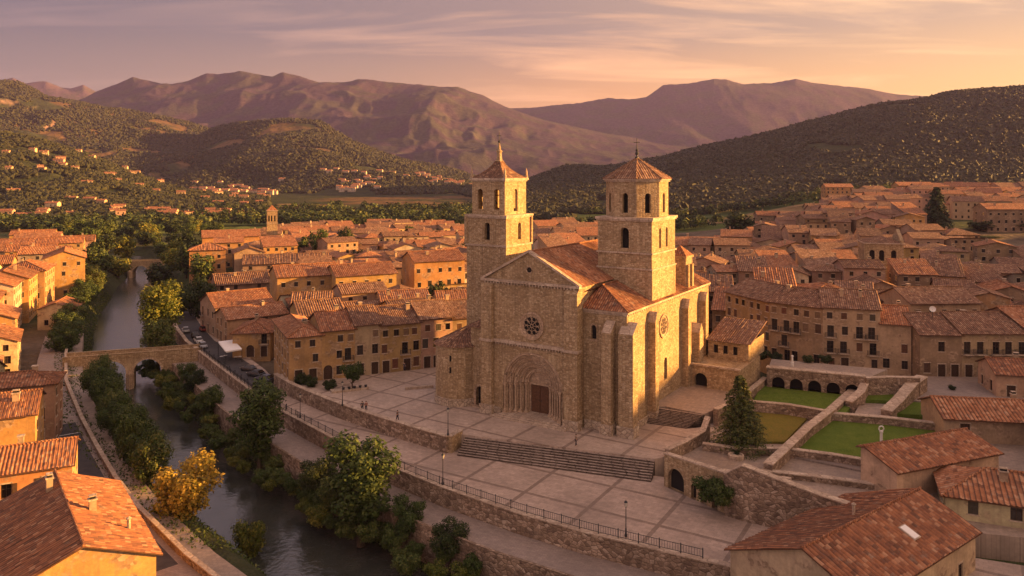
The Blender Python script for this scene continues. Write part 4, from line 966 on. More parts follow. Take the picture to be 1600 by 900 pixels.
# arched building under the gravel yard and the great rubble wall in front of it
def yard_wall():
    A = Vector((20.4, 103.0, 0)); B_ = Vector((26.3, 94.6, 0)); ax = (B_ - A).normalized(); nn = Vector((ax.y, -ax.x, 0)); W = (B_ - A).length; b = MB()
    ops = [(0.7, 3.5, -2.0, -0.5, True, 0, .65), (4.7, 5.6, -2.0, -0.5, True, 0, .6), (6.4, 7.3, -2.0, -0.5, True, 0, .6), (8.1, 9.0, -2.0, -0.5, True, 0, .6)]
    panel(b, A, ax, nn, W, 2.6, ops, z0=-4, top=[(0, 2.3), (W, 2.9)])
    k, e = A - nn * .7, B_ - nn * .7
    b.poly([(A.x, A.y, 2.3), (B_.x, B_.y, 2.9), (e.x, e.y, 2.9), (k.x, k.y, 2.3)]); b.poly([(k.x, k.y, -4), (A.x, A.y, -4), (A.x, A.y, 2.3), (k.x, k.y, 2.3)])
    b.poly([(e.x, e.y, -4), (k.x, k.y, -4), (k.x, k.y, 2.3), (e.x, e.y, 2.9)])
    o = tag(b.build('arched_wall', AS), 'stone wall with a tall round archway beside the right end of the long stair', 'wall')
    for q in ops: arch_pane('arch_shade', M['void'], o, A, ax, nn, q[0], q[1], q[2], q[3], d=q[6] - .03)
    b = MB(); c = [A + nn * .1 - ax * .1, B_ + nn * .1, e, k]; zs = [2.303, 2.903, 2.903, 2.303]; b.prism([(p.x, p.y) for p in c], zs, [z + .18 for z in zs]); b.build('coping', CP, o)
    wall_line('bastion_wall', [(26.3, 94.5), (28.0, 93.0), (31.0, 91.2), (35.2, 89.0), (40, 86.5)], 0.9, -4, [3.0, 4.6, 3.9, 2.9, 2.0], RU, 'great rubble wall with a sloping pale coping behind the near tiled roof')
    wall_line('yard_wall', [(22.5, 104.5), (27.5, 101.5), (31.5, 100.2), (36, 99)], 0.5, -1, [1.0, 0.7, 0.6, .5], RU, 'low inner wall along the near side of the gravel yard')
yard_wall()

# ---- west bank promenade
WW = [(-60, 350), (-148, 262), (-118, 205), (-104, 179), (-90.8, 156.4), (-74.6, 133), (-64, 118.5), (-55.2, 106.8), (-47.5, 97.4), (-36, 85), (-20, 70)][2:]
wl = offs(WW, 8.8)
surf('promenade', [*offs(WW, -3.2)[::-1], *WW][::-1], -3.15, M['gravel_yard'], -8)
surf('west_street', [*offs(WW, 5.6), *WW[::-1]], -3.0, M['lane'], -8)
rd = offs(WW[3:8], 0.9); rd2 = offs(WW[3:8], 4.4)
surf('street', [*rd2, *rd[::-1]], -2.992, M['asphalt'])
b = MB(); l1 = offs(WW[3:8], 4.2); l2 = offs(WW[3:8], 4.05)
for i in range(len(l1) - 1): b.poly([(*l1[i], -2.986), (*l1[i + 1], -2.986), (*l2[i + 1], -2.986), (*l2[i], -2.986)])
for f in (0.35, 2.1):
    i = int(f); g = f - i; ln = lambda L, j=i, g=g: Vector((*L[j], 0)).lerp(Vector((*L[j + 1], 0)), g)
    a, c = ln(rd), ln(rd2); d = (Vector((*rd[i + 1], 0)) - Vector((*rd[i], 0))).normalized() * 0.25
    b.poly([(a.x, a.y, -2.986), ((a + d).x, (a + d).y, -2.986), ((c + d).x, (c + d).y, -2.986), (c.x, c.y, -2.986)])
tag(b.build('road_markings', M['white_paint']), kind='structure')
wall_line('parapet', WW, 0.4, -6, -2.2, RU, 'low stone parapet beside the street on the west bank')

# ---- bridges
def bridge(A, B_, wd, zd, arches, zsp, label, par=0.8):
    A, B_ = Vector((*A, 0)), Vector((*B_, 0)); ax = (B_ - A).normalized(); nn = Vector((ax.y, -ax.x, 0)); W = (B_ - A).length; b = MB()
    ops = [(x0, x1, -11.0, zsp, True, 0, wd) for x0, x1 in arches]
    panel(b, A, ax, nn, W, zd, ops, z0=-12, depth=wd)
    panel(b, A - nn * wd, ax, -nn, W, zd, [(q[0], q[1], q[2], q[3], True, 0, 0.0) for q in ops], z0=-12, depth=0.0)
    b.poly([(A.x, A.y, zd), (B_.x, B_.y, zd), tuple(B_ - nn * wd + Vector((0, 0, zd))), tuple(A - nn * wd + Vector((0, 0, zd)))])
    o = tag(b.build('stone_bridge', AS), label, 'bridge')
    for s in (0, 1):
        off = nn * (0.05 - s * (wd + .1 - 0.4)); p = A + off; q = B_ + off; b = MB()
        c = [p, q, q - nn * .4, p - nn * .4]; b.prism([(v.x, v.y) for v in c], zd, zd + par); b.prism([(v.x + (nn * e).x, v.y + (nn * e).y) for v, e in zip(c, (.08, .08, -.08, -.08))], zd + par + .002, zd + par + .16, 0); b.build('parapet', AS, o)
    b = MB(); p, q = A - nn * .36, B_ - nn * .36; e = nn * (wd - .75); b.poly([(p.x, p.y, zd + .006), (q.x, q.y, zd + .006), ((q - e).x, (q - e).y, zd + .006), ((p - e).x, (p - e).y, zd + .006)]); b.build('deck', M['lane'], o)
    for x0, x1 in arches:
        b = MB(); rr = (x1 - x0) / 2; A1 = arch_pts(x0 - .45, x1 + .45, zsp, 16); A0 = arch_pts(x0 + .02, x1 - .02, zsp, 16)
        Q = lambda x, z, d: A + ax * x + nn * d + Vector((0, 0, z))
        for k in range(16):
            b.poly([Q(*A0[k], .06), Q(*A0[k + 1], .06), Q(*A1[k + 1], .06), Q(*A1[k], .06)]); b.poly([Q(*A1[k], .06), Q(*A1[k + 1], .06), Q(*A1[k + 1], 0), Q(*A1[k], 0)])
        b.build('arch_ring', AP, o)
    for (x0, x1), (x2, x3) in zip(arches, arches[1:]):
        b = MB(); xm = (x1 + x2) / 2; hw = (x2 - x1) / 2 + .1; Q = lambda x, d: ((A + ax * x + nn * d).x, (A + ax * x + nn * d).y)
        b.prism([Q(xm - hw, 0), Q(xm, 1.3), Q(xm + hw, 0)][::1], -12, -5.6); b.poly([(*Q(xm - hw, 0), -5.6), (*Q(xm, 1.3), -5.6), (*Q(xm, 0), -4.6)]); b.poly([(*Q(xm, 1.3), -5.6), (*Q(xm + hw, 0), -5.6), (*Q(xm, 0), -4.6)]); b.build('cutwater', AP, o)
    return o
bridge((-99.5, 170.0), (-72.5, 179.6), 4.6, -1.85, [(6.9, 12.7), (14.2, 20.0)], -5.5, 'stone bridge with round arches crossing the river beside the car road')
bridge((-190, 352), (-152, 358), 5.0, -1.5, [(6, 13), (15, 22), (24, 31)], -6.5, 'distant low bridge over the river among trees')
# ------------------------------------------------------------------ houses
COLS = {'ochre': (0.42, 0.25, 0.11), 'cream': (0.53, 0.40, 0.26), 'sandy': (0.41, 0.285, 0.175), 'pink': (0.45, 0.28, 0.20), 'grey stone': (0.30, 0.23, 0.175), 'brown stone': (0.27, 0.18, 0.115), 'pale': (0.57, 0.46, 0.34), 'orange': (0.48, 0.26, 0.10), 'tan': (0.36, 0.235, 0.14)}
WIN = {}
def win_proto(kind, w, h, arched=False):
    """meshes of one window: list of (part name, mesh, parent index or -1, material colour)"""
    key = (kind, round(w, 2), round(h, 2), arched)
    if key in WIN: return WIN[key]
    out = []
    def mk(nm, b, mats, par=0):
        o = b.build(nm, mats); me = o.data; bpy.data.objects.remove(o); out.append((nm, me, par))
    if kind == 'far':
        b = MB(); b.box(0, w, -.03, .05, 0, h, 1, 'k'); b.box(-.12, w + .12, -.09, .05, -.12, -.002, 0, 'k'); b.box(-.1, w + .1, -.06, .05, h + .002, h + .18, 0, 'k')
        mk('window', b, [CP, M['glass_dark']], -1)
    else:
        b = MB(); d = 0.24
        zt = h
        if kind in ('door', 'arch_door', 'garage'):
            b.box(-.14, 0, -.05, .1, 0, h); b.box(w, w + .14, -.05, .1, 0, h)
            if not arched: b.box(-.14, w + .14, -.05, .1, h, h + .2)
            mk('door', b, CP, -1)
            b = MB(); pts = [(0, d, 0), (w, d, 0)] + ([(x, d, z) for x, z in reversed(arch_pts(0, w, h, 10))] if arched else [(w, d, h), (0, d, h)]); b.poly(pts)
            for k in range(1, 4): b.box(w * k / 4 - .02, w * k / 4 + .02, d - .03, d - .002, 0, h)
            mk('door_leaf', b, M['wood_dark'])
        else:
            b.box(-.16, w + .16, -.1, .06, -.12, 0.0); b.box(-.12, w + .12, -.035, .06, h, h + .16)
            for x0, x1, z0, z1 in ((0, .07, 0, h), (w - .07, w, 0, h), (.07, w - .07, h - .08, h), (.07, w - .07, 0, .08), (w / 2 - .03, w / 2 + .03, .08, h - .08)): b.box(x0, x1, d - .07, d - .01, z0, z1, 1)
            if h > 1.5: b.box(.07, w / 2 - .03, d - .06, d - .012, h * .62, h * .62 + .05, 1); b.box(w / 2 + .03, w - .07, d - .06, d - .012, h * .62, h * .62 + .05, 1)
            mk('window', b, [CP, M['wood_dark']], -1)
            b = MB(); b.poly([(0, d, 0), (w, d, 0), (w, d, h), (0, d, h)]); mk('pane', b, M['glass_dark'])
            if kind == 'shut':
                for x0, x1 in ((-w / 2 - .03, -.03), (w + .03, w * 1.5 + .03)):
                    b = MB(); b.box(x0, x1, -.075, -.025, 0.02, h - .02)
                    for k in range(3): b.box(x0 + .06, x1 - .06, -.095, -.076, h * (.06 + .31 * k), h * (.06 + .31 * k) + h * .25)
                    mk('shutter', b, M['shutter'])
            if kind == 'closed':
                for x0, x1 in ((.03, w / 2 - .01), (w / 2 + .01, w - .03)):
                    b = MB(); b.box(x0, x1, .06, .11, 0.02, h - .02)
                    for k in range(3): b.box(x0 + .05, x1 - .05, .04, .059, h * (.06 + .31 * k), h * (.06 + .31 * k) + h * .25)
                    mk('shutter', b, M['shutter'])
            if kind == 'balcony':
                b = MB(); b.box(-.45, w + .45, -.75, -.02, -.16, -.02); mk('balcony_slab', b, CP)
                b = MB()
                for x in np.arange(-.42, w + .43, .14): b.tube([(x, -.71, -.02), (x, -.71, .95)], .016, 4, caps=False)
                for y in np.arange(-.6, -.05, .14):
                    for x in (-.42, w + .42): b.tube([(x, y, -.02), (x, y, .95)], .016, 4, caps=False)
                b.tube([(-.42, -.05, .95), (-.42, -.71, .95), (w + .42, -.71, .95), (w + .42, -.05, .95)], .03, 5); mk('balcony_rail', b, M['iron'])
    WIN[key] = out; return out
SHC = [(0.10, 0.045, 0.025), (0.075, 0.04, 0.025), (0.13, 0.05, 0.03), (0.06, 0.05, 0.035), (0.16, 0.10, 0.06)]
def put_window(parent, x, y, z, rot, kind, w, h, arched=False, rg=random):
    pr = win_proto(kind, w, h, arched); root = None; sc_ = rg.choice(SHC)
    for nm, me, par in pr:
        o = bpy.data.objects.new(nm, me); COL.objects.link(o)
        if par < 0: root = o; o.parent = parent; o.location = (x, y, z); o.rotation_euler = (0, 0, rot)
        else: o.parent = root
        o.color = (*sc_, 1)
    return root
def layout(w, h, st, nc, rg, ground='door', lod='near', z0=0.0, kinds=None):
    """openings of one wall: (x0, x1, z0, z1, kind, arched)"""
    out = []; sh = (h - z0) / st; step = w / nc
    for s in range(st):
        for c in range(nc):
            if rg.random() < 0.10 and nc > 1: continue
            k = rg.choice(kinds or ['plain', 'plain', 'closed', 'shut', 'closed', 'balcony'])
            ww, hh = rg.choice([(1.1, 1.7), (1.2, 1.9), (1.05, 1.5)])
            ar = False
            if s == st - 1 and st > 2: ww, hh = 1.05, 1.3; k = rg.choice(['plain', 'closed'])
            if k == 'balcony': ww, hh = 1.25, 2.35
            za = z0 + s * sh + (0.75 if hh < 2 else 0.2)
            if s == 0 and ground == 'door':
                r_ = rg.random()
                if r_ < 0.4: k, ww, hh, za = 'door', 1.4, 2.4, z0 + 0.02
                elif r_ < 0.55: k, ww, hh, za, ar = 'arch_door', 1.7, 1.9, z0 + 0.02, True
                else: k = 'plain' if k in ('balcony', 'shut') else k
            hh = min(hh, z0 + (s + 1) * sh - za - .3)
            if hh < .5: continue
            if k == 'shut' and step < 2.3: k = 'closed'
            xm = (c + .5) * step + rg.uniform(-.18, .18) * min(step, 2)
            xm = min(max(xm, ww / 2 + .35), w - ww / 2 - .35)
            if out and xm - ww / 2 < out[-1][1] + .15 and abs(out[-1][2] - za) < 2.5: continue
            out.append((xm - ww / 2, xm + ww / 2, za, za + hh, k, ar))
    return out
HOUSES = []
def chimney_mesh(rg, parent, x, y, z, hh):
    b = MB(); w, d = rg.uniform(.3, .45), rg.uniform(.28, .4); b.box(x - w, x + w, y - d, y + d, z - 1.0, z + hh); b.box(x - w - .1, x + w + .1, y - d - .1, y + d + .1, z + hh + .002, z + hh + .15, 1)
    if rg.random() < .6: b.box(x - w + .08, x + w - .08, y - d + .08, y + d - .08, z + hh + .152, z + hh + .4, 2); b.box(x - w, x + w, y - d, y + d, z + hh + .402, z + hh + .5, 1)
    o = b.build('chimney', [M['plaster'], CP, M['void']], parent); o.color = (0.45, 0.32, 0.21, 1); return o
def house(A, B, depth, h, zg=0.0, roof='gable', axis='x', pitch=21, col='sandy', lod='near', st=3, fc=4, sc=(3, 3), tile=None, chim=1, label=None, oh=0.55, found=4.0, seed=None, kinds=None, group=None, name=None, zone=None, ops_f=None, ops_l=None, ops_r=None, cat='house', wallmat=None, shed_up='back', asym=0.5, tsp=0.4):
    """a house whose front wall runs from A to B (plan points) and whose body lies behind it"""
    rg = random.Random(seed if seed is not None else int(A[0] * 131 + A[1] * 17 + h * 7))
    A, B = Vector((A[0], A[1], 0)), Vector((B[0], B[1], 0)); w = (B - A).length; rot = math.atan2(B.y - A.y, B.x - A.x)
    root = empty(name or 'house', (A.x, A.y, zg), rot)
    d = depth; tp = math.tan(R(pitch)); colour = COLS[col] if isinstance(col, str) else col
    colour = tuple(c * rg.uniform(.92, 1.08) for c in colour)
    tm = tile or rg.choice([M['tile'], M['tile'], M['tile_brown']])
    # roof heights along the walls
    if roof == 'gable' and axis == 'x': yr = d * asym; zr = h + max(yr, d - yr) * tp; hb = zr - (d - yr) * tp; hf = zr - yr * tp
    elif roof == 'shed': hf, hb = (h, h + d * tp) if shed_up == 'back' else (h, h - d * tp); zr = max(hf, hb)
    else: hf = hb = h; zr = h + (w / 2 if (roof == 'gable') else min(w, d) / 2) * tp
    base = -found
    if lod == 'near':
        fo = ops_f if ops_f is not None else (layout(w, hf, st, fc, rg, 'door', kinds=kinds) if fc else [])
        ro = ops_r if ops_r is not None else (layout(d, h, st, sc[1], rg, '', kinds=['plain', 'closed', 'plain']) if sc[1] else [])
        lo = ops_l if ops_l is not None else (layout(d, h, st, sc[0], rg, '', kinds=['plain', 'closed', 'plain']) if sc[0] else [])
    else:
        fk = ['far']; fo = [(a, b_, c, e, 'far', False) for a, b_, c, e, k, ar in layout(w, hf, st, fc, rg, '', kinds=['plain'])] if fc else []
        ro = [(a, b_, c, e, 'far', False) for a, b_, c, e, k, ar in layout(d, h, st, sc[1], rg, '', kinds=['plain'])] if sc[1] else []
        lo = [(a, b_, c, e, 'far', False) for a, b_, c, e, k, ar in layout(d, h, st, sc[0], rg, '', kinds=['plain'])] if sc[0] else []
    b = MB(); sides = (((0, 0, 0), (1, 0, 0), (0, -1, 0), w, fo, 'f'), ((w, 0, 0), (0, 1, 0), (1, 0, 0), d, ro, 'r'), ((0, d, 0), (0, -1, 0), (-1, 0, 0), d, lo, 'l'), ((w, d, 0), (-1, 0, 0), (0, 1, 0), w, [], 'b'))
    for o, ax, nn, L, ops, s in sides:
        if roof == 'gable' and axis == 'x' and s in 'rl': top = [(0, hf), (yr, zr), (d, hb)] if s == 'r' else [(0, hb), (d - yr, zr), (d, hf)]
        elif roof == 'gable' and axis == 'y' and s in 'fb': top = [(0, h), (w / 2, zr), (w, h)]
        elif roof == 'shed' and s in 'rl': top = [(0, hf), (d, hb)] if s == 'r' else [(0, hb), (d, hf)]
        else: top = [(0, hf if s == 'f' else hb if s == 'b' else h), (L, hf if s == 'f' else hb if s == 'b' else h)]
        pops = [(q[0], q[1], q[2], q[3], q[5], 0.0, 0.3) for q in ops] if lod == 'near' else []
        panel(b, o, ax, nn, L, None, pops, top=top, z0=base, depth=.3)
    wo = b.build('wall', wallmat or M['plaster'], root); wo.color = (*colour, 1)
    for o, ax, nn, L, ops, s in sides:
        for q in ops:
            p = Vector(o) + Vector(ax) * q[0]; put_window(root, p.x, p.y, q[2], math.atan2(ax[1], ax[0]), q[4], round(q[1] - q[0], 2), round(q[3] - q[2], 2), q[5], rg)
    # roof
    b = MB(); z_ = 0.10; zo = lambda z: z + z_
    def slope(a, c, e, f):
        if lod == 'near': tile_slope(b, a, c, e, f, tsp, seed=rg.randrange(999), rows=7, sag=.04, rad=.06 + (tsp - .4) * .4, us_=.4 / tsp)
        elif lod == 'mid': tile_slope(b, a, c, e, f, 0.55, seed=rg.randrange(999), rows=2, sag=.05, rad=.12, us_=.4 / .55)
        else:
            pts = [Vector(a), Vector(c), Vector(e), Vector(f)]; u = (pts[1] - pts[0]).normalized(); nrm = u.cross(pts[2] - pts[1]).normalized(); vd = nrm.cross(u); 
            if (pts[2] - pts[3]).length < 1e-4: pts = pts[:3]
            b.poly(pts, 0, [((p - pts[0]).dot(u), (p - pts[0]).dot(vd)) for p in pts])
        # underside and eave board
        pts = [Vector(a), Vector(c), Vector(e), Vector(f)]; dn = Vector((0, 0, -.16))
        if (pts[2] - pts[3]).length < 1e-4: pts = pts[:3]
        b.poly([p + dn for p in reversed(pts)], 1)
        for p, q in zip(pts, pts[1:] + pts[:1]): b.poly([p + dn, q + dn, q + Vector((0, 0, -.02)), p + Vector((0, 0, -.02))], 1)
    caps = []
    if roof == 'gable' and axis == 'x':
        ef, eb = zo(hf - oh * tp), zo(hb - oh * tp); zr_ = zo(zr); g = .35
        slope((-g, -oh, ef), (w + g, -oh, ef), (w + g, yr, zr_), (-g, yr, zr_)); slope((w + g, d + oh, eb), (-g, d + oh, eb), (-g, yr, zr_), (w + g, yr, zr_)); caps = [((-g, yr, zr_), (w + g, yr, zr_))]
        rp = lambda: (rg.uniform(.15, .85) * w, yr + rg.choice([-1, 1]) * rg.uniform(.1, .5) * d / 2)
        zat_ = lambda x, y: zr - abs(y - yr) * tp
    elif roof == 'gable':
        e = zo(h - oh * tp); zr_ = zo(zr); g = .4
        slope((-oh, d + g, e), (-oh, -g, e), (w / 2, -g, zr_), (w / 2, d + g, zr_)); slope((w + oh, -g, e), (w + oh, d + g, e), (w / 2, d + g, zr_), (w / 2, -g, zr_)); caps = [((w / 2, -g, zr_), (w / 2, d + g, zr_))]
        rp = lambda: (w / 2 + rg.choice([-1, 1]) * rg.uniform(.1, .6) * w / 2, rg.uniform(.2, .8) * d); zat_ = lambda x, y: zr - abs(x - w / 2) * tp
    elif roof == 'shed':
        s = 1 if shed_up == 'back' else -1
        slope((-.3, -oh, zo(hf - s * oh * tp)), (w + .3, -oh, zo(hf - s * oh * tp)), (w + .3, d + oh, zo(hb + s * oh * tp)), (-.3, d + oh, zo(hb + s * oh * tp)))
        rp = lambda: (rg.uniform(.2, .8) * w, rg.uniform(.4, .9) * d); zat_ = lambda x, y: hf + s * y * tp
    else:
        m_ = min(w, d) / 2 + oh; e = zo(h - oh * tp); zr_ = e + m_ * tp
        if w >= d: r0, r1 = Vector((m_ - oh, d / 2, zr_)), Vector((w - m_ + oh, d / 2, zr_))
        else: r0, r1 = Vector((w / 2, m_ - oh, zr_)), Vector((w / 2, d - m_ + oh, zr_))
        c = [Vector((-oh, -oh, e)), Vector((w + oh, -oh, e)), Vector((w + oh, d + oh, e)), Vector((-oh, d + oh, e))]
        if w >= d: slope(c[0], c[1], r1, r0); slope(c[1], c[2], r1, r1); slope(c[2], c[3], r0, r1); slope(c[3], c[0], r0, r0); caps = [(r0, r1), (c[0], r0), (c[1], r1)]
        else: slope(c[0], c[1], r0, r0); slope(c[1], c[2], r1, r0); slope(c[2], c[3], r1, r1); slope(c[3], c[0], r0, r1); caps = [(r0, r1), (c[0], r0), (c[1], r0)]
        rp = lambda: (w / 2 + rg.uniform(-.25, .25) * w, d / 2 + rg.uniform(-.2, .2) * d); zat_ = lambda x, y: zr - .6 - max(abs(x - w / 2) - max(w - d, 0) / 2, abs(y - d / 2) - max(d - w, 0) / 2) * tp + .3
    if lod != 'far':
        for p, q in caps:
            if (Vector(p) - Vector(q)).length > .3: ridge_caps(b, Vector(p) + Vector((0, 0, .05)), Vector(q) + Vector((0, 0, .05)))
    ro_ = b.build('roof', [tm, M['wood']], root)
    for k in range(chim):
        x, y = rp(); chimney_mesh(rg, ro_, x, y, zat_(x, y), rg.uniform(.8, 1.5))
    ctr = root.matrix_basis @ Vector((w / 2, d / 2, h / 2))
    HOUSES.append(dict(o=root, c=Vector((A.x, A.y, 0)) + (B - A) / 2 + Vector((-math.sin(rot), math.cos(rot), 0)) * d / 2, r=max(w, d) / 2, w=w, d=d, rot=rot, col=col if isinstance(col, str) else 'sandy', roof=roof, st=st, h=h, zone=zone, label=label, chim=chim, tile='dark' if tm == M['tile_brown'] else 'red'))
    tag(root, label, cat, group)
    return root
# ------------------------------------------------------------------ the houses one can tell apart
K1 = ['plain', 'closed', 'closed', 'balcony', 'plain']
FD = Vector((0.905, 0.425, 0)); FA = Vector((-42.2, 145.5, 0))
def fr(t0, t1): a, b = FA + FD * t0, FA + FD * t1; return (a.x, a.y), (b.x, b.y)
# row that closes the plaza on the left
house(*fr(0, 6.1), 20, 8.9, roof='hip', col='ochre', st=3, fc=2, sc=(6, 0), tile=M['tile'], chim=1, seed=11, kinds=K1, zone='N', label='corner house of ochre plaster at the left end of the plaza row, above the ramp')
house(*fr(6.1, 12.6), 13, 9.5, roof='gable', col='ochre', st=3, fc=3, sc=(0, 0), tile=M['tile'], seed=12, kinds=K1, zone='N', label='ochre house next to the corner house, arched doorway behind the round tree')
house(*fr(12.6, 17.6), 13, 10.1, roof='gable', col='sandy', st=3, fc=2, sc=(0, 0), tile=M['tile_brown'], seed=13, kinds=K1, zone='N', label='narrow sandy house in the middle of the plaza row, taller than its left neighbours')
house(*fr(17.6, 26.1), 13, 9.7, roof='gable', col='ochre', st=3, fc=4, sc=(0, 0), tile=M['tile_brown'], seed=14, kinds=['balcony', 'plain', 'closed', 'plain'], zone='N', label='wide ochre house with balconies in the plaza row, between two narrow sandy ones')
house(*fr(26.1, 33.0), 13, 10.2, roof='gable', col='sandy', st=3, fc=3, sc=(0, 0), tile=M['tile_brown'], seed=15, kinds=K1, zone='N', label='sandy house of the plaza row partly hidden by the round church turret')
house(*fr(33.0, 42.0), 13, 9.8, roof='gable', col='tan', st=3, fc=3, sc=(0, 0), tile=M['tile_brown'], seed=16, kinds=K1, zone='N', label='tan house at the far end of the plaza row behind the left bell tower')
# three gabled houses along the car road
house((-84, 207), (-75.5, 195.6), 15, 7.6, zg=-2, roof='gable', axis='y', col='pink', st=2, fc=3, sc=(0, 4), tile=M['tile'], seed=21, kinds=K1, zone='N', label='pinkish gabled house at the far end of the car road by the parked cars')
house((-75.5, 195.6), (-69.3, 187), 15, 6.3, zg=-2, roof='gable', axis='y', col='sandy', st=2, fc=3, sc=(0, 4), tile=M['tile'], seed=22, kinds=K1, zone='N', label='sandy gabled house along the car road, behind the white awning')
house((-63.5, 174.5), (-55.2, 175.4), 13, 5.6, zg=-2, roof='hip', col='ochre', st=2, fc=3, sc=(3, 0), tile=M['tile'], seed=23, kinds=K1, zone='N', label='low ochre house with shaded shopfront beside the white awning')
# tall curved row on the right
house((49.5, 178), (54.9, 163.4), 13, 12.2, zg=.4, col='ochre', st=4, fc=6, sc=(0, 0), tile=M['tile_brown'], seed=31, kinds=K1, zone='N', label='four-storey ochre house at the left end of the tall curved row right of the church')
house((54.9, 163.4), (63.0, 155.6), 13, 12.3, zg=.4, col='tan', st=4, fc=5, sc=(0, 0), tile=M['tile_brown'], seed=32, kinds=['balcony', 'balcony', 'closed', 'plain'], zone='N', label='four-storey tan house at the bend of the tall curved row, with stacked balconies')
house((63.0, 155.6), (73.1, 152.4), 14, 12.5, zg=.4, col='sandy', st=4, fc=4, sc=(0, 3), tile=M['tile_brown'], seed=33, kinds=['balcony', 'closed', 'balcony', 'plain'], zone='N', chim=2, label='four-storey sandy house with iron balconies above the garden arches')
house((73.1, 152.4), (78.3, 150.6), 13, 9.6, zg=.6, col='sandy', st=3, fc=2, sc=(0, 2), tile=M['tile'], seed=34, kinds=['closed', 'plain'], zone='N', label='narrow three-storey house stepping down at the right end of the curved row')
house((78.3, 147.4), (86.0, 146.8), 14, 8.2, zg=.9, col='brown stone', st=2, fc=3, sc=(0, 0), tile=M['tile_brown'], seed=35, kinds=['plain', 'closed'], zone='N', label='brown stone house with a big arched doorway facing the paved court')
house((86.0, 146.8), (98.5, 146.6), 14, 8.5, zg=.9, col='tan', st=2, fc=5, sc=(0, 2), tile=M['tile_brown'], seed=36, kinds=['plain', 'balcony', 'balcony'], zone='N', label='long tan house with galleries facing the paved court')
house((98.5, 147.5), (113, 149), 14, 9.4, zg=.9, col='brown stone', st=2, fc=4, sc=(2, 0), tile=M['tile'], seed=37, zone='N', label='brown house at the right edge beyond the paved court')
house((88, 169.5), (104, 170.5), 13, 10.6, zg=.6, col='sandy', st=3, fc=5, sc=(0, 0), tile=M['tile_brown'], seed=38, zone='N', label='sandy house with a row of small top windows rising behind the court houses')
# foreground right
def add_skylight(root, x, y, z, ax_t, w=1.0, l=1.6):
    r = [c for c in root.children if c.name.startswith('roof')][0]; b = MB(); b.box(-w / 2 - .12, w / 2 + .12, -l / 2 - .12, l / 2 + .12, 0, .12); o = b.build('skylight', M['coping'], r); o.location = (x, y, z); o.rotation_euler = (ax_t, 0, 0)
    b = MB(); b.box(-w / 2, w / 2, -l / 2, l / 2, .121, .15); b.build('pane', M['canvas'], o)
def add_pipe(root, x, y, z, h, r=.16):
    ro = [c for c in root.children if c.name.startswith('roof')][0]; b = MB(); b.tube([(x, y, z - .6), (x, y, z + h)], r, 8); b.lathe([(r * 1.5, z + h), (r * 1.6, z + h + .12), (0.02, z + h + .3)], (x, y), 8); b.build('chimney_pipe', M['coping'], ro)
h1 = house((31.0, 67.8), (49.0, 81.2), 14.2, 3.9, zg=-2.7, pitch=22, asym=.41, col='cream', st=1, fc=3, sc=(0, 2), tile=M['tile'], chim=0, seed=41, tsp=.56, zone='N', label='near tiled roof with a pale skylight, low house in front of the great rubble wall')
add_skylight(h1, 13.6, 2.6, 6.15, R(22)); add_pipe(h1, 11.6, 7.4, 6.6, 1.2)
h2 = house((47.3, 94.4), (64.0, 101.0), 5.6, 3.7, zg=-.4, pitch=17, roof='gable', asym=.85, col='cream', st=1, fc=0, sc=(0, 0), tile=M['tile'], chim=0, seed=42, tsp=.55, zone='N', ops_f=[(8.5, 9.7, 1.1, 3.2, 'plain', False)], ops_l=[], ops_r=[], label='cream barn with one dark window below the large lawn, with a long tiled roof')
h3 = house((50.8, 90.0), (69.0, 82.4), 9.5, 5.4, zg=-3, pitch=22, roof='hip', col='cream', st=2, fc=4, sc=(4, 0), tile=M['tile'], chim=1, seed=43, tsp=.56, zone='N', kinds=['plain', 'closed'], label='cream house with a big hipped tile roof, nearest at the right edge')
h4 = house((65, 115.5), (84, 112.5), 9.5, 3.2, zg=0, pitch=20, col='sandy', st=1, fc=3, sc=(0, 0), tile=M['tile'], chim=1, seed=44, tsp=.55, zone='N', label='low sandy house with a long tiled roof between barn and paved court')
h5 = house((84.5, 134), (99, 130.5), 9, 4.4, zg=.6, pitch=20, col='pink', st=1, fc=3, sc=(2, 0), tile=M['tile'], seed=45, tsp=.55, zone='N', label='small pinkish house at the right edge beside the paved court')
h6 = house((72.5, 99), (90, 95), 13, 5.5, zg=-1, pitch=20, col='tan', st=1, fc=3, sc=(2, 0), tile=M['tile_brown'], seed=46, tsp=.56, zone='N', label='tan house with mixed dark tiles at the right edge behind the hipped roof')
# west bank, near to far
w1 = house((-34.2, 73.8), (-47.0, 91.0), 14, 5.8, zg=-3, pitch=22, asym=.44, col='orange', st=2, fc=3, sc=(2, 0), tile=M['tile'], chim=2, seed=51, tsp=.42, zone='N', label='nearest house on the west bank, its broad roof half orange and half dark')
add_pipe(w1, 5.5, 1.4, 7.3, .8); add_skylight(w1, 13.5, 3.0, 7.25, R(22), 1.3, 1.0)
house((-66, 87.6), (-53.6, 93.6), 9, 7.6, zg=-3, pitch=20, col='orange', st=2, fc=3, sc=(0, 2), tile=M['tile'], chim=2, seed=52, tsp=.42, zone='N', label='orange plastered house just behind the nearest west bank roof')
house((-79, 96.5), (-64.3, 103.6), 10, 10.6, zg=-3, pitch=20, col='orange', st=3, fc=1, sc=(0, 2), tile=M['tile'], chim=1, seed=53, tsp=.42, zone='N', ops_f=[(2.2, 3.2, 6.4, 7.8, 'plain', False)], label='tall house with a big blank orange wall on the west bank')
house((-84, 117.5), (-72.6, 121.9), 7, 9.7, zg=-3, pitch=20, roof='hip', col='tan', st=3, fc=3, sc=(0, 2), tile=M['tile'], chim=1, seed=54, tsp=.42, zone='N', kinds=['closed', 'plain', 'closed'], label='tall shaded tan house with red shutters beside the west bank street')
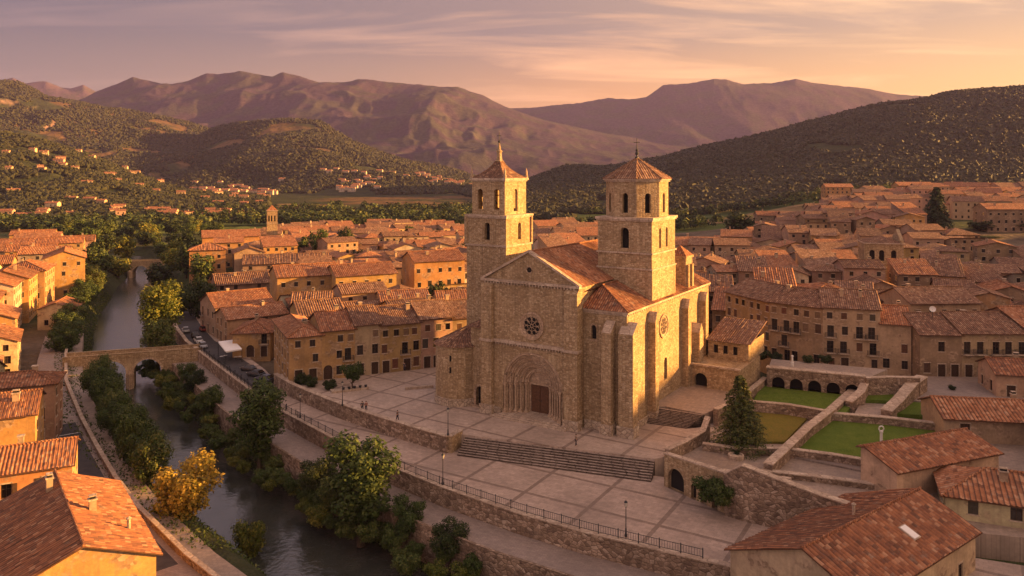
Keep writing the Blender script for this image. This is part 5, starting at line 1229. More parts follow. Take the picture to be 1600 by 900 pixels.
house((-101, 117), (-84.5, 124), 12, 9.0, zg=-3, col='cream', st=3, fc=4, sc=(0, 0), tile=M['tile'], seed=55, tsp=.42, zone='W')
house((-92.5, 138), (-99.5, 149.5), 12, 7.5, zg=-3, col='sandy', st=3, fc=3, sc=(3, 0), tile=M['tile'], seed=56, zone='W')
ws = [((-103, 160), (-110, 172), 8.0, 'cream'), ((-114.5, 177), (-121.5, 189.5), 9.5, 'orange'), ((-128, 191), (-135.5, 205), 11.5, 'ochre'), ((-134, 206.5), (-141, 221), 12.5, 'cream'), ((-140, 222.5), (-147, 238), 12.5, 'orange'), ((-146, 240), (-152.5, 256), 12.5, 'ochre'), ((-149, 268), (-158, 284), 13.5, 'orange')]
for i, (a, b_, hh, c) in enumerate(ws): house(a, b_, 12.5, hh, zg=-3, roof='hip' if i % 3 == 2 else 'gable', col=c, st=4 if hh > 10 else 3, fc=5, sc=(3, 0), tile=M['tile'], chim=1, seed=60 + i, lod='near' if a[1] < 200 else 'mid', kinds=['plain', 'closed', 'balcony'], zone='W')
house((-131, 212), (-122.5, 214.5), 11, 5.2, zg=-3, roof='gable', axis='y', col='cream', st=1, fc=2, sc=(0, 3), tile=M['tile'], chim=0, seed=68, zone='W')
for i, (a, b_, hh, c) in enumerate([((-122, 140), (-104, 147), 8.5, 'orange'), ((-135, 166), (-123, 171), 9, 'cream'), ((-152, 187), (-140, 193), 11, 'pale'), ((-163, 206), (-149, 212), 12.5, 'orange'), ((-170, 226), (-156, 231), 13, 'cream'), ((-176, 244), (-163, 250), 13.5, 'ochre'), ((-200, 262), (-184, 268), 12, 'orange'), ((-188, 292), (-172, 298), 12, 'cream'), ((-190, 205), (-172, 212), 12, 'sandy'), ((-205, 236), (-188, 243), 13, 'pale'), ((-206, 312), (-190, 320), 11, 'orange'), ((-226, 318), (-209, 325), 10, 'cream'), ((-214, 345), (-197, 353), 11, 'ochre'), ((-240, 350), (-222, 357), 10, 'orange'), ((-252, 388), (-233, 396), 10, 'cream'), ((-228, 380), (-211, 388), 9, 'pink'), ((-275, 420), (-255, 428), 9, 'orange'), ((-246, 296), (-226, 303), 11, 'pale')]):
    house(a, b_, 11, hh, zg=-3, roof='gable', col=c, st=4 if hh > 10 else 3, fc=4, sc=(0, 3), tile=M['tile'], seed=80 + i, lod='near' if a[1] < 200 else 'mid', zone='W')
# left of the middle distance
house((-124, 295), (-111.6, 299.4), 11, 12.2, zg=-2, roof='hip', col='orange', st=3, fc=3, sc=(0, 3), tile=M['tile'], chim=0, seed=101, lod='mid', zone='N', label='square orange house with a hipped roof standing above the river trees')
house((-108.5, 300), (-98, 304.4), 14, 10.5, zg=-2, roof='gable', axis='y', col='pink', st=3, fc=0, sc=(0, 3), tile=M['tile_brown'], chim=0, seed=102, lod='mid', zone='N', label='pink gabled house with a blank front next to the square orange house')
house((-146, 362), (-122, 372), 15, 11.5, zg=-2, roof='gable', axis='x', col='orange', st=3, fc=0, sc=(0, 3), tile=M['tile'], chim=0, seed=103, lod='far', zone='N', label='long sunlit orange building behind the square orange house')
for i, (a, b_, hh, c, lb) in enumerate([((-94, 268), (-66, 276), 8.5, 'sandy', 'long sandy building with a row of small windows in the middle of the left town'), ((-88, 228), (-72, 236), 7.0, 'brown stone', 'brown house with a wide dark roof behind the gabled road houses'), ((-66, 216), (-50, 224), 11, 'ochre', 'tall ochre house whose sunlit wall rises behind the plaza row'), ((-50, 218), (-34, 226), 11, 'orange', 'sunlit orange house behind the plaza row, left of the bell tower'), ((-30, 236), (-15, 243), 13, 'orange', 'orange walled house beside the left bell tower catching the last sun')]):
    house(a, b_, 13, hh, zg=-.4, col=c, st=3, fc=5, sc=(0, 3), tile=M['tile_brown'] if i < 2 else M['tile'], seed=110 + i, lod='mid', zone='N', label=lb, roof='gable')

# small churches of the town
def belfry(loc, w, h, label, rot=0.0, gable=True):
    root = empty('small_church', loc, rot, label, 'church'); b = MB(); hw = w / 2
    pr = [(w * .12, w * .26, h - 5.2, h - 2.6, True, 0, .7), (w * .37, w * .51, h - 5.2, h - 2.6, True, 0, .7), (w * .68, w * .82, h - 5.2, h - 2.6, True, 0, .7)]
    for o, ax, nn in (((-hw, -hw, 0), (1, 0, 0), (0, -1, 0)), ((hw, -hw, 0), (0, 1, 0), (1, 0, 0)), ((hw, hw, 0), (-1, 0, 0), (0, 1, 0)), ((-hw, hw, 0), (0, -1, 0), (-1, 0, 0))): panel(b, o, ax, nn, w, h, pr, z0=-6, depth=.7)
    b.build('tower_wall', AS, root)
    if gable:
        b = MB(); k = hw + .1; ap = (0, 0, h + 2.2)
        for p, q in (((-k, -k), (k, -k)), ((k, -k), (k, k)), ((k, k), (-k, k)), ((-k, k), (-k, -k))): tile_slope(b, (*p, h + .37), (*q, h + .37), ap, ap, .5, rows=2)
        b.build('tower_roof', M['tile_brown'], root)
    b = MB(); b.box(-hw - .3, hw + .3, -hw - .3, hw + .3, h, h + .35); b.box(-hw - .2, hw + .2, -hw - .2, hw + .2, h - 6.2, h - 5.9); b.build('cornice', CP, root)
    b = MB(); b.box(-hw + .8, hw - .8, -hw + .8, hw - .8, h - 6, h - .2); b.build('belfry_shade', M['void'], root)
    b = MB()
    if gable: b.prism([(hw - 1.0, -hw), (hw, -hw), (hw, hw), (hw - 1.0, hw)], h + .35, [h + .35] * 4 and [h + 1.2, h + 1.2, h + 1.2, h + 1.2]); b.poly([(hw, -hw, h + 1.2), (hw, hw, h + 1.2), (hw, 0, h + 4.4)]); b.poly([(hw - 1, hw, h + 1.2), (hw - 1, -hw, h + 1.2), (hw - 1, 0, h + 4.4)]); b.poly([(hw - 1, -hw, h + 1.2), (hw, -hw, h + 1.2), (hw, 0, h + 4.4), (hw - 1, 0, h + 4.4)]); b.poly([(hw, hw, h + 1.2), (hw - 1, hw, h + 1.2), (hw - 1, 0, h + 4.4), (hw, 0, h + 4.4)])
    else:
        for p, q in (((-hw, -hw), (hw, -hw)), ((hw, -hw), (hw, hw)), ((hw, hw), (-hw, hw)), ((-hw, hw), (-hw, -hw))): b.poly([(*p, h + .35), (*q, h + .35), (0, 0, h + w * .6)])
    b.build('bell_gable' if gable else 'tower_roof', [AS if gable else M['tile']], root)
    return root
belfry((116, 242, 0.5), 11, 17.5, 'small square stone belfry with paired openings amid roofs right of the church', R(-14))
belfry((-120, 384, -2), 5.0, 23, 'slender far bell tower rising above the left part of town', R(20), False)
HOUSES.append(dict(o=None, c=Vector((116, 242, 0)), r=9, hand=True)); HOUSES.append(dict(o=None, c=Vector((-120, 384, 0)), r=5, hand=True))

# ------------------------------------------------------------------ the sea of roofs: one house after another along crooked lanes
def inside_church(x, y, mrg=3):
    v = Vector((x, y, 0)) - C0; lx, ly = v.dot(CX), v.dot(E1); return -34 - mrg < lx < 19 + mrg and -10 - mrg < ly < 46 + mrg
def free(x, y, r):
    if inside_church(x, y, r): return False
    for q in HOUSES:
        if q.get('grid') is None:
            dx_, dy_ = x - q['c'].x, y - q['c'].y
            if q.get('w'):
                c_, s_ = math.cos(q['rot']), math.sin(q['rot']); lx, ly = dx_ * c_ + dy_ * s_, -dx_ * s_ + dy_ * c_
                if abs(lx) < q['w'] / 2 + r * .75 and abs(ly) < q['d'] / 2 + r * .75: return False
            elif math.hypot(dx_, dy_) < q['r'] + r: return False
    return True
TREE_SPOTS = []; PEND = []
def fill(zone, th, x0, x1, y0, y1, test, seed, cols, dmean=12.0, pgap=0.06, hmean=8.5):
    rg = random.Random(seed); th = R(th); c_, s_ = math.cos(th), math.sin(th); t = y0; n = 0; pend = []
    while t < y1:
        d = rg.uniform(.85, 1.2) * dmean * (1 + max(0, t - 250) * .0012); s = x0 + rg.uniform(0, 8); hrow = hmean * rg.uniform(.85, 1.15)
        while s < x1:
            w_ = rg.uniform(7.2, 12.5) * (1 + max(0, t - 250) * .0014)
            sm, tm_ = s + w_ / 2, t + d / 2; jit = rg.uniform(-2.6, 2.6); X, Y = sm * c_ - (tm_ + jit) * s_, sm * s_ + (tm_ + jit) * c_
            if test(X, Y) and free(X, Y, max(w_, d) / 2 * .9):
                if rg.random() < pgap: TREE_SPOTS.append((X, Y, zone))
                else:
                    a2 = th + R(rg.uniform(-14, 14)) + (R(90) if rg.random() < .0 else 0); c2, s2 = math.cos(a2), math.sin(a2)
                    A = (X - c2 * w_ / 2 + s2 * d / 2, Y - s2 * w_ / 2 - c2 * d / 2); B_ = (A[0] + c2 * w_, A[1] + s2 * w_)
                    zg = float(ground([X], [Y])[0]); hh = hrow * rg.uniform(.7, 1.35); roof = rg.choice(['gable', 'gable', 'gable', 'hip', 'shed']); ax = 'y' if rg.random() < .28 else 'x'
                    lod = 'mid' if Y < 235 else 'far'; st = 2 if hh < 7.5 else 3 if hh < 10.5 else 4
                    pend.append((A, B_, d * rg.uniform(.92, 1.0), hh, zg, roof, ax, rg.uniform(14, 20), rg.choice(cols), lod, st, w_, rg.randrange(99999), rg.random()))
            s += w_ + (0.15 if rg.random() < .75 else rg.uniform(1.5, 3.5))
        t += d + (rg.uniform(.6, 1.6) if rg.random() < .45 else rg.uniform(3.0, 5.0))
    PEND.extend((zone, *p) for p in pend)
PXY = lambda X, Y: 800 + F * X / Y
CW = ['sandy', 'cream', 'ochre', 'pink', 'tan', 'pale', 'orange']; CS = ['sandy', 'tan', 'brown stone', 'grey stone', 'cream', 'pink', 'ochre']
lim = lambda Y, a: float(np.interp(Y, [p[0] for p in a], [p[1] for p in a]))
LM = [(170, 470), (185, 440), (205, 352), (240, 350), (300, 330), (340, 350), (400, 380), (480, 440), (560, 520)]
fill('L', 22, -250, 320, 100, 600, lambda X, Y: 176 < Y < 545 and lim(Y, LM) < PXY(X, Y) < 740 and river_d(np.array([X]), np.array([Y]))[0] > 34, 3, CW, 12, .05, 8.0)
fill('B', 8, -60, 160, 220, 640, lambda X, Y: 330 < Y < 540 and 838 < PXY(X, Y) < 945, 4, CW, 14, .03, 8)
LR = [(180, 1700), (560, 1700), (600, 1640)]
def tr(X, Y):
    p = PXY(X, Y)
    if not 1062 < p < 1660 or Y < 182: return False
    top = lim(p, [(1060, 320), (1150, 380), (1250, 470), (1350, 570), (1450, 600), (1700, 600)])
    return Y < top and not (1425 < p < 1500 and 350 < Y < 520) and not (p > 1505 and 285 < Y < 450)
fill('R', -11, -120, 520, 150, 760, tr, 5, CS, 12, .06, 8.5)
# bigger pale blocks on the far slope
for i, (px, Y, w_, d, hh, c, st, lb) in enumerate([(1312, 640, 22, 14, 12, 'orange', 4, 'pale orange apartment block below the wooded hill, left of the big fir'), (1432, 590, 26, 14, 12, 'orange', 4, 'long orange apartment block on the upper slope just left of the big fir'), (1510, 470, 20, 12, 9, 'cream', 2, 'cream house with arcaded ground floor to the right of the big fir'), (1568, 560, 30, 13, 10, 'pink', 4, 'long reddish block on the upper right slope'), (1530, 660, 34, 13, 9, 'pink', 3, 'row block with a pale dome-like vent highest on the right slope'), (1085, 300, 20, 14, 12, 'pale', 3, 'pale long building right behind the right bell tower'), (1205, 470, 16, 12, 11, 'brown stone', 3, 'brown stone block on the slope among dark trees'), (1590, 395, 30, 14, 12, 'brown stone', 3, 'bare brown stone building at the right edge below the dark trees')]):
    X = (px - 800) * Y / F; zg = float(ground([X], [Y])[0]); house((X - w_ / 2, Y + 1), (X + w_ / 2, Y - 1), d, hh, zg=zg, roof='gable' if i != 2 else 'hip', col=c, lod='far', st=st, fc=max(4, int(w_ / 3.5)), sc=(2, 0), chim=1, seed=200 + i, zone='N', label=lb, found=8)
# the nearest of these stand as houses of their own, the smallest and farthest as one mass of roofs
PEND.sort(key=lambda p: (p[1][1] + p[2][1])); NIND = 292 - sum(1 for q in HOUSES if q['o'] is not None)
for k, (zone, A, B_, d, hh, zg, roof, ax, pit, col, lod, st, w_, sd, q) in enumerate(PEND[:NIND]):
    house(A, B_, d, hh, zg=zg - .3, roof=roof, axis=ax, pitch=pit, col=col, lod=lod, st=st, fc=max(2, int(w_ / 3.2)), sc=(2 if q < .5 else 0, 2), chim=1 if q < .6 else (2 if q > .9 else 0), seed=sd, zone=zone, tile=M['tile_brown'] if q > (.45 if zone != 'R' else .2) else M['tile'], shed_up='back' if q < .6 else 'front', found=5)
def block(b, A, B_, d, hh, zg, pit, rg, mr, mw):
    """a far house: walls, roof and dark windows, all in the frame of its front wall"""
    A, B_ = Vector((*A, zg)), Vector((*B_, zg)); ax = (B_ - A).normalized(); n = Vector((-ax.y, ax.x, 0)); w = (B_ - A).length; Q = lambda x, y, z: A + ax * x + n * y + Vector((0, 0, z)); tp = math.tan(R(pit)); zr = hh + d / 2 * tp; g = .5
    for p, q in (((0, 0), (w, 0)), ((w, 0), (w, d)), ((w, d), (0, d)), ((0, d), (0, 0))): b.poly([Q(*p, -5), Q(*q, -5), Q(*q, hh), Q(*p, hh)], mw)
    b.poly([Q(w, 0, hh), Q(w, d, hh), Q(w, d / 2, zr)], mw); b.poly([Q(0, d, hh), Q(0, 0, hh), Q(0, d / 2, zr)], mw)
    for y0, y1 in ((-g, d / 2), (d + g, d / 2)): c = [Q(-g, y0, hh - g * tp + .15), Q(w + g, y0, hh - g * tp + .15), Q(w + g, y1, zr + .15), Q(-g, y1, zr + .15)]; b.poly(c if y0 < 0 else c[::-1], mr)
    nc = max(2, int(w / 3.2)); ns = max(2, int(hh / 3))
    for i in range(nc):
        for s in range(ns):
            if rg.random() < .8: x = (i + .5) * w / nc; z = s * hh / ns + 1.0; b.poly([Q(x - .5, -.04, z), Q(x + .5, -.04, z), Q(x + .5, -.04, z + 1.5), Q(x - .5, -.04, z + 1.5)], 4)
    if rg.random() < .6: x, y = w * rg.uniform(.2, .8), d * .35; b.obox((Q(x, y, 0).x, Q(x, y, 0).y), ax, .4, .35, zg + hh, zg + zr + .8, mw)
PLS = []
for nm in ('sandy', 'cream', 'pink'):
    m, t = new_mat('plaster_' + nm); uv = t.n('ShaderNodeTexCoord').outputs['Object']; c = COLS[nm]
    finish(t, t.mix(t.mapr(noise(t, uv, 0.25, 5.0, .6), .35, .7, 0, .7), c, tuple(v * .5 for v in c)), .93); PLS.append(m)
rg = random.Random(9); b = MB()
for (zone, A, B_, d, hh, zg, roof, ax, pit, col, lod, st, w_, sd, q) in PEND[NIND:]: block(b, A, B_, d, hh, zg, pit, rg, 2 if q < .4 else 3, rg.choice([0, 0, 1, 5]))
tag(b.build('distant_houses', [PLS[0], PLS[1], M['tile'], M['tile_brown'], M['glass_dark'], PLS[2]]), kind='stuff')
b = MB(); n = 0
while n < 70:
    px, Y = rg.uniform(-10, 420), rg.uniform(700, 1250); X = (px - 800) * Y / F
    if fbm(np.array([X / 110]), np.array([Y / 70]), 3)[0] < .5: continue
    zg = float(ground([X], [Y])[0]); w_ = rg.uniform(7, 13); th = R(rg.uniform(5, 40)); A = (X - w_ / 2 * math.cos(th), Y - w_ / 2 * math.sin(th)); B_ = (X + w_ / 2 * math.cos(th), Y + w_ / 2 * math.sin(th))
    block(b, A, B_, rg.uniform(7, 10), rg.uniform(5, 8), zg, 18, rg, 2, rg.choice([0, 1, 5])); n += 1
tag(b.build('hillside_houses', [PLS[0], PLS[1], M['tile'], M['tile_brown'], M['glass_dark'], PLS[2]]), kind='stuff')
# two far villages at the foot of the hills: specks that read as one mass
def village():
    rg = random.Random(21); b = MB()
    for cx_, Y_, sp, n in ((690, 1850, 32, 55), (370, 1560, 60, 45), (560, 1700, 60, 30)):
        for k in range(n):
            Y = Y_ + rg.uniform(-130, 130); X = (cx_ + rg.gauss(0, sp * .6) - 800) * Y / F; z = float(ground([X], [Y])[0]); w_, d, h = rg.uniform(5, 8), rg.uniform(4, 6), rg.uniform(5, 8)
            b.box(X - w_, X + w_, Y - d, Y + d, z - 4, z + h, 0, 't'); b.poly([(X - w_ - .5, Y - d - .5, z + h), (X + w_ + .5, Y - d - .5, z + h), (X + w_, Y, z + h + 2.4), (X - w_, Y, z + h + 2.4)], 1); b.poly([(X + w_ + .5, Y + d + .5, z + h), (X - w_ - .5, Y + d + .5, z + h), (X - w_, Y, z + h + 2.4), (X + w_, Y, z + h + 2.4)], 1)
            for s in (-1, 1): b.poly([(X + s * w_, Y - d, z + h), (X + s * w_, Y + d, z + h), (X + s * w_, Y, z + h + 2.4)][::s], 0)
    o = b.build('far_village', [M['plaster'], M['tile']]); o.color = (.55, .45, .35, 1); tag(o, kind='stuff')
village()
# ------------------------------------------------------------------ foliage
def mat_leaf(name, stops, trans=0.12):
    m, t = new_mat(name); g = t.n('ShaderNodeNewGeometry'); oi = t.n('ShaderNodeObjectInfo')
    r_ = t.math('ADD', t.math('MULTIPLY', g.outputs['Random Per Island'], 0.75), t.math('MULTIPLY', noise(t, t.n('ShaderNodeTexCoord').outputs['Object'], 0.5, 2.0), 0.5))
    r_ = t.math('ADD', r_, t.math('MULTIPLY', t.math('SUBTRACT', oi.outputs['Random'], 0.6), 0.45))
    c = t.ramp(r_, stops)
    p = t.n('ShaderNodeBsdfPrincipled', {'Base Color': c, 'Roughness': 0.7, 'Specular IOR Level': 0.15})
    tr_ = t.n('ShaderNodeBsdfTranslucent', {'Color': c})
    t.n('ShaderNodeOutputMaterial', {'Surface': t.n('ShaderNodeMixShader', {0: trans, 1: p.outputs[0], 2: tr_.outputs[0]}).outputs[0]}); M[name] = m
mat_leaf('leaf', [(0, (0.025, 0.042, 0.012)), (0.5, (0.05, 0.075, 0.02)), (0.85, (0.085, 0.105, 0.028)), (1, (0.13, 0.13, 0.035))])
mat_leaf('leaf_dark', [(0, (0.014, 0.024, 0.010)), (0.6, (0.03, 0.045, 0.016)), (1, (0.06, 0.07, 0.022))])
mat_leaf('leaf_yellow', [(0, (0.07, 0.075, 0.015)), (0.4, (0.16, 0.14, 0.022)), (0.8, (0.30, 0.20, 0.03)), (1, (0.40, 0.27, 0.05))], 0.2)
mat_leaf('leaf_lime', [(0, (0.035, 0.055, 0.013)), (0.5, (0.085, 0.105, 0.02)), (0.85, (0.17, 0.16, 0.028)), (1, (0.25, 0.21, 0.04))], 0.2)
mat_leaf('leaf_hill', [(0, (0.018, 0.022, 0.010)), (0.5, (0.036, 0.038, 0.016)), (0.85, (0.042, 0.04, 0.018)), (1, (0.052, 0.045, 0.02))], 0.05)
mat_leaf('leaf_far', [(0, (0.016, 0.020, 0.010)), (0.5, (0.026, 0.029, 0.013)), (1, (0.042, 0.040, 0.018))], 0.0)
mat_leaf('needle', [(0, (0.014, 0.026, 0.014)), (0.6, (0.03, 0.048, 0.022)), (1, (0.065, 0.08, 0.03))], 0.05)
def leaves(C, Nn, size, rg, asp=0.62):
    """a quad at each point C, facing about Nn"""
    n = len(C); Nn = Nn / np.maximum(np.linalg.norm(Nn, axis=1, keepdims=True), 1e-6)
    up = rg.normal(size=(n, 3)); U = np.cross(Nn, up); U /= np.maximum(np.linalg.norm(U, axis=1, keepdims=True), 1e-6); Vv = np.cross(Nn, U)
    s = size * rg.uniform(.6, 1.25, (n, 1)); U = U * s; Vv = Vv * s * asp
    V = np.stack([C - U, C - Vv * .9, C + U, C + Vv * .9], 1).reshape(-1, 3); return V, np.arange(4 * n).reshape(n, 4)
def crown(seed, blobs, n, size, squash=1.0, low=0.0):
    """blobs (x, y, z, r): leaves through the outer half of each"""
    rg = np.random.default_rng(seed); B = np.array(blobs, float); wgt = B[:, 3] ** 2; k = rg.choice(len(B), n, p=wgt / wgt.sum())
    D = rg.normal(size=(n, 3)); D /= np.linalg.norm(D, axis=1, keepdims=True); rr = B[k, 3] * rg.uniform(.55, 1.0, n) ** .6
    rr = rr * (1 + .22 * np.sin(D[:, 0] * 7 + k) * np.sin(D[:, 1] * 6 + k * 2.1) + .15 * rg.normal(size=n))
    C = B[k, :3] + D * rr[:, None] * np.array([1, 1, squash])
    keep = C[:, 2] > low; C, D = C[keep], D[keep]
    return leaves(C, D + rg.normal(size=C.shape) * .55 + np.array([0, 0, .35]), size, rg)
def rblobs(seed, R_, Hc, zc, n, rb):
    rg = random.Random(seed); out = [(0, 0, zc, rb * 1.25)]
    for i in range(n):
        a = i * 2.399 + rg.uniform(-.4, .4); h_ = (i + .5) / n; z = zc - Hc * .45 + Hc * .95 * h_; prof_ = math.sin(math.pi * min(1, .18 + .78 * (1 - h_) + .05)) ** .7
        r = (R_ - rb * .75) * prof_ * rg.uniform(.65, 1.05); out.append((r * math.cos(a), r * math.sin(a), z, rb * rg.uniform(.7, 1.1) * (.65 + .35 * prof_)))
    return out
def trunk_mesh(name, hgt, r, seed, limbs=5, spread=2.0):
    rg = random.Random(seed); b = MB(); b.tube([(0, 0, -1.5), (0.05, 0, 0), (rg.uniform(-.2, .2), rg.uniform(-.2, .2), hgt * .5), (rg.uniform(-.4, .4), rg.uniform(-.4, .4), hgt)], [r * 1.35, r * 1.1, r * .8, r * .3], 8)
    for i in range(limbs):
        a = i * 2.4 + rg.uniform(-.3, .3); z = hgt * rg.uniform(.35, .7); e = spread * rg.uniform(.6, 1); b.tube([(0, 0, z), (e * .5 * math.cos(a), e * .5 * math.sin(a), z + e * .5), (e * math.cos(a), e * math.sin(a), z + e * 1.1)], [r * .5, r * .32, r * .1], 5)
    o = b.build(name, M['bark']); me = o.data; bpy.data.objects.remove(o); return me
mat_leaf('fir_needle', [(0, (0.025, 0.038, 0.014)), (0.6, (0.055, 0.07, 0.022)), (1, (0.12, 0.115, 0.03))], 0.1)
TREE = {}
def proto(kind):
    if kind in TREE: return TREE[kind]
    k = kind.split('/'); base, var, mat = k[0], int(k[1]), k[2]
    if base == 'broad': cr = crown(var, rblobs(var, 4.2, 7.0, 5.6, 13, 1.75), 7000, .24, .92, 1.2); tk = trunk_mesh('trunk', 6.0, .28, var)
    elif base == 'tall': cr = crown(var + 20, rblobs(var + 20, 3.6, 10.5, 6.9, 17, 1.7), 8500, .25, 1.0, .8); tk = trunk_mesh('trunk', 9, .32, var)
    elif base == 'far': cr = crown(var + 40, rblobs(var + 40, 4.2, 7.0, 5.3, 10, 1.9), 1300, .5, .92, 1.0); tk = trunk_mesh('trunk', 5, .28, var, 3)
    elif base == 'bush': cr = crown(var + 60, rblobs(var + 60, 2.6, 3.0, 1.3, 9, 1.15), 3600, .2, .85, -.4); tk = None
    elif base == 'round': cr = crown(var + 80, rblobs(var + 80, 2.3, 2.6, 3.2, 9, 1.0), 3200, .16, .8, 1.6); tk = trunk_mesh('trunk', 2.6, .16, var, 4, 1.2)
    elif base in ('fir', 'farfir'):
        rg = np.random.default_rng(var); n = 9500 if base == 'fir' else 2200; Cs, Ns = [], []
        for i in range(26):
            z = .9 + 9.2 * (i / 25) ** 1.02; rad = 4.1 * (1 - (z - .5) / 10.6) ** .85 + .12; nb = max(4, int(13 - i * .33))
            for j in range(nb):
                a = 2 * math.pi * (j + rg.uniform(-.3, .3)) / nb + i * .7; L = rad * rg.uniform(.7, 1.12); q = int(n / 26 / nb * (0.5 + 1.1 * rad / 4.1) + 4)
                t_ = rg.uniform(.08, 1, q) ** .7; droop = -.28 * L * t_ ** 1.6 + .22 * np.maximum(t_ - .75, 0) * L
                wdt = .42 * L * (1 - t_ * .75) * rg.uniform(-1, 1, q)
                Cs.append(np.stack([np.cos(a) * L * t_ - np.sin(a) * wdt, np.sin(a) * L * t_ + np.cos(a) * wdt, z + droop + rg.normal(size=q) * .09], 1)); Ns.append(np.tile([np.cos(a) * .5, np.sin(a) * .5, .9], (q, 1)) + rg.normal(size=(q, 3)) * .45)
        cr = leaves(np.concatenate(Cs), np.concatenate(Ns), .2 if base == 'fir' else .4, rg, .45); tk = trunk_mesh('trunk', 9.6, .26, var, 0)
    me = mesh_np('crown', cr[0], cr[1], M[mat]); TREE[kind] = (me, tk); return TREE[kind]
NTREE = []
def tree(kind, x, y, z, s=1.0, sz=None, rot=None, label=None, group=None, name='tree', cat='tree'):
    me, tk = proto(kind); rot = random.uniform(0, 6.28) if rot is None else rot
    if tk is None:
        o = link(name, me, None, (x, y, z), rot); o.scale = (s, s, sz or s); tag(o, label, cat, group)
    else:
        o = empty(name, (x, y, z), rot, label, cat, group); o.scale = (s, s, sz or s); link('trunk', tk, o); link('crown', me, o)
    NTREE.append((o, x, y, kind)); return o
gz = lambda x, y: float(ground([x], [y])[0])

# the row along the west bank, from the near end up to the bridge
row = resample([(p[0], p[1]) for p in offs(WW[1:], -4.4)][::-1], 4.4); row = [p for p in row if 106 < p[1] < 151]
for i, (x, y) in enumerate(row):
    tree('broad/%d/leaf' % (i % 3), x + random.uniform(-.8, .8), y + random.uniform(-.8, .8), -5.0, random.uniform(.6, .74), random.uniform(.82, .95), label='leafy green tree in the west bank row, %s up from the yellow tree' % ORD[i], group='row of trees on the west bank', name='bank_tree')
tree('broad/1/leaf_yellow', -42.0, 98.0, -6.8, 1.12, 1.05, label='bright yellow autumn tree at the near end of the west bank row', name='autumn_tree')
tree('bush/1/leaf_lime', -33.5, 98.5, -8.6, .9, 1.2, label='small yellow green bush at the near water edge beside the yellow tree', name='shrub', cat='shrub')
# big pair beyond the bridge
tree('tall/1/leaf_lime', -88.5, 193, -6, 1.65, 1.42, label='tallest tree beyond the stone bridge, its crown lit yellow green', name='tall_tree')
tree('tall/2/leaf', -84.5, 183.5, -6, 1.05, .85, label='green tree in front of the tallest one at the bridge end', name='tall_tree')
tree('broad/2/leaf_dark', -90.5, 222, -4, 1.5, 1.3, label='broad dark green tree behind the parked cars', name='broad_tree')
tree('broad/0/leaf_dark', -99, 228, -4, 1.2, 1.1, label='dark green tree just left of the broad dark tree behind the parked cars', name='broad_tree')
# upstream west bank
up_w = [(-112, 186, 1.1), (-116, 194, 1.25), (-121, 203, 1.2), (-125, 213, 1.25), (-131, 224, 1.3), (-137, 236, 1.3), (-142, 248, 1.35), (-149, 262, 1.3), (-155, 278, 1.3), (-162, 292, 1.3)]
for i, (x, y, s) in enumerate(up_w): tree('broad/%d/leaf' % (i % 3), x + 3.4, y, -5.2, s * .82, s * .7, label='bushy green tree on the west bank upstream, %s from the stone bridge' % ORD[i], group='trees on the west bank above the bridge', name='bank_tree')
# overgrown east bank below the walk
eb = RW; bank = resample(offs(RW[3:12], 8.0), 3.0)
for i, (x, y) in enumerate(bank):
    if y < 84: continue
    for j in range(2):
        s = random.uniform(.45, .75); dxy = random.uniform(-2.2, 1.0)
        tree('bush/%d/%s' % ((i + j) % 3, random.choice(['leaf', 'leaf_lime', 'leaf', 'leaf'])), x + dxy + j * 1.7 - 1, y + random.uniform(-1.4, 1.4) + j, -7.2 + .5 * j, s, s * random.uniform(.7, 1.05), group='shrubs on the east bank', name='shrub', cat='shrub')
tree('tall/3/leaf', -40.6, 123.6, -6.4, 1.22, .98, label='tall green tree on the east bank beside the railing wall, left of the plaza', name='tall_tree')
tree('tall/4/leaf', -19.8, 100.6, -7.4, 1.35, .98, label='largest green tree on the near east bank below the plaza', name='tall_tree')
for i, (x, y, s, k, lb) in enumerate([(-28, 110, .7, 'leaf_dark', 'dark rounded tree on the east bank between the two tall trees'), (-24.5, 105, .62, 'leaf', 'green tree just left of the largest near bank tree'), (-13.2, 97.6, .62, 'leaf', 'low green tree to the right of the largest near bank tree'), (-7.5, 92.6, .55, 'leaf_dark', 'lowest dark tree of the near east bank at the bottom of the picture'), (-66.5, 160, .66, 'leaf_dark', 'dark tree on the east bank below the stone bridge'), (-71, 168, .62, 'leaf', 'green tree on the east bank next to the bridge arch'), (-58, 147, .68, 'leaf', 'green tree on the east bank halfway between bridge and tall tree')]):
    tree('broad/%d/%s' % (i % 3, k), x, y, -7.0, s, s * .9, label=lb, name='bank_tree')
# the garden fir, plaza greenery, vine
f = at(1157, 697, 0); tree('fir/1/fir_needle', f.x, f.y, -.3, 1.16, 1.03, label='tall conical fir in the garden with a sunlit tip', name='fir_tree')
tree('round/1/leaf', -29.3, 141.5, 0, 1.0, 1.0, label='small round topped tree on the church plaza in front of the plaza row', name='plaza_tree')
for i, (px, py, s, lb) in enumerate([(473, 600, .72, 'dark bush at the house corner on the plaza'), (487, 604, .55, 'low bush between corner bush and round tree'), (515, 608, .6, 'rounded bush left of the round plaza tree'), (1108, 782, .8, 'leafy climbing plant over the small openings of the arched wall'), (1128, 790, .75, 'drooping green climber at the corner of the great rubble wall')]):
    p = at(px, py, 0 if i < 3 else -.6); tree('bush/%d/%s' % (i % 3, 'leaf_dark' if i < 3 else 'leaf'), p.x, p.y, 0.1 if i < 3 else -.2, s, s * (.8 if i < 3 else 1.0), label=lb, name='shrub', cat='shrub')
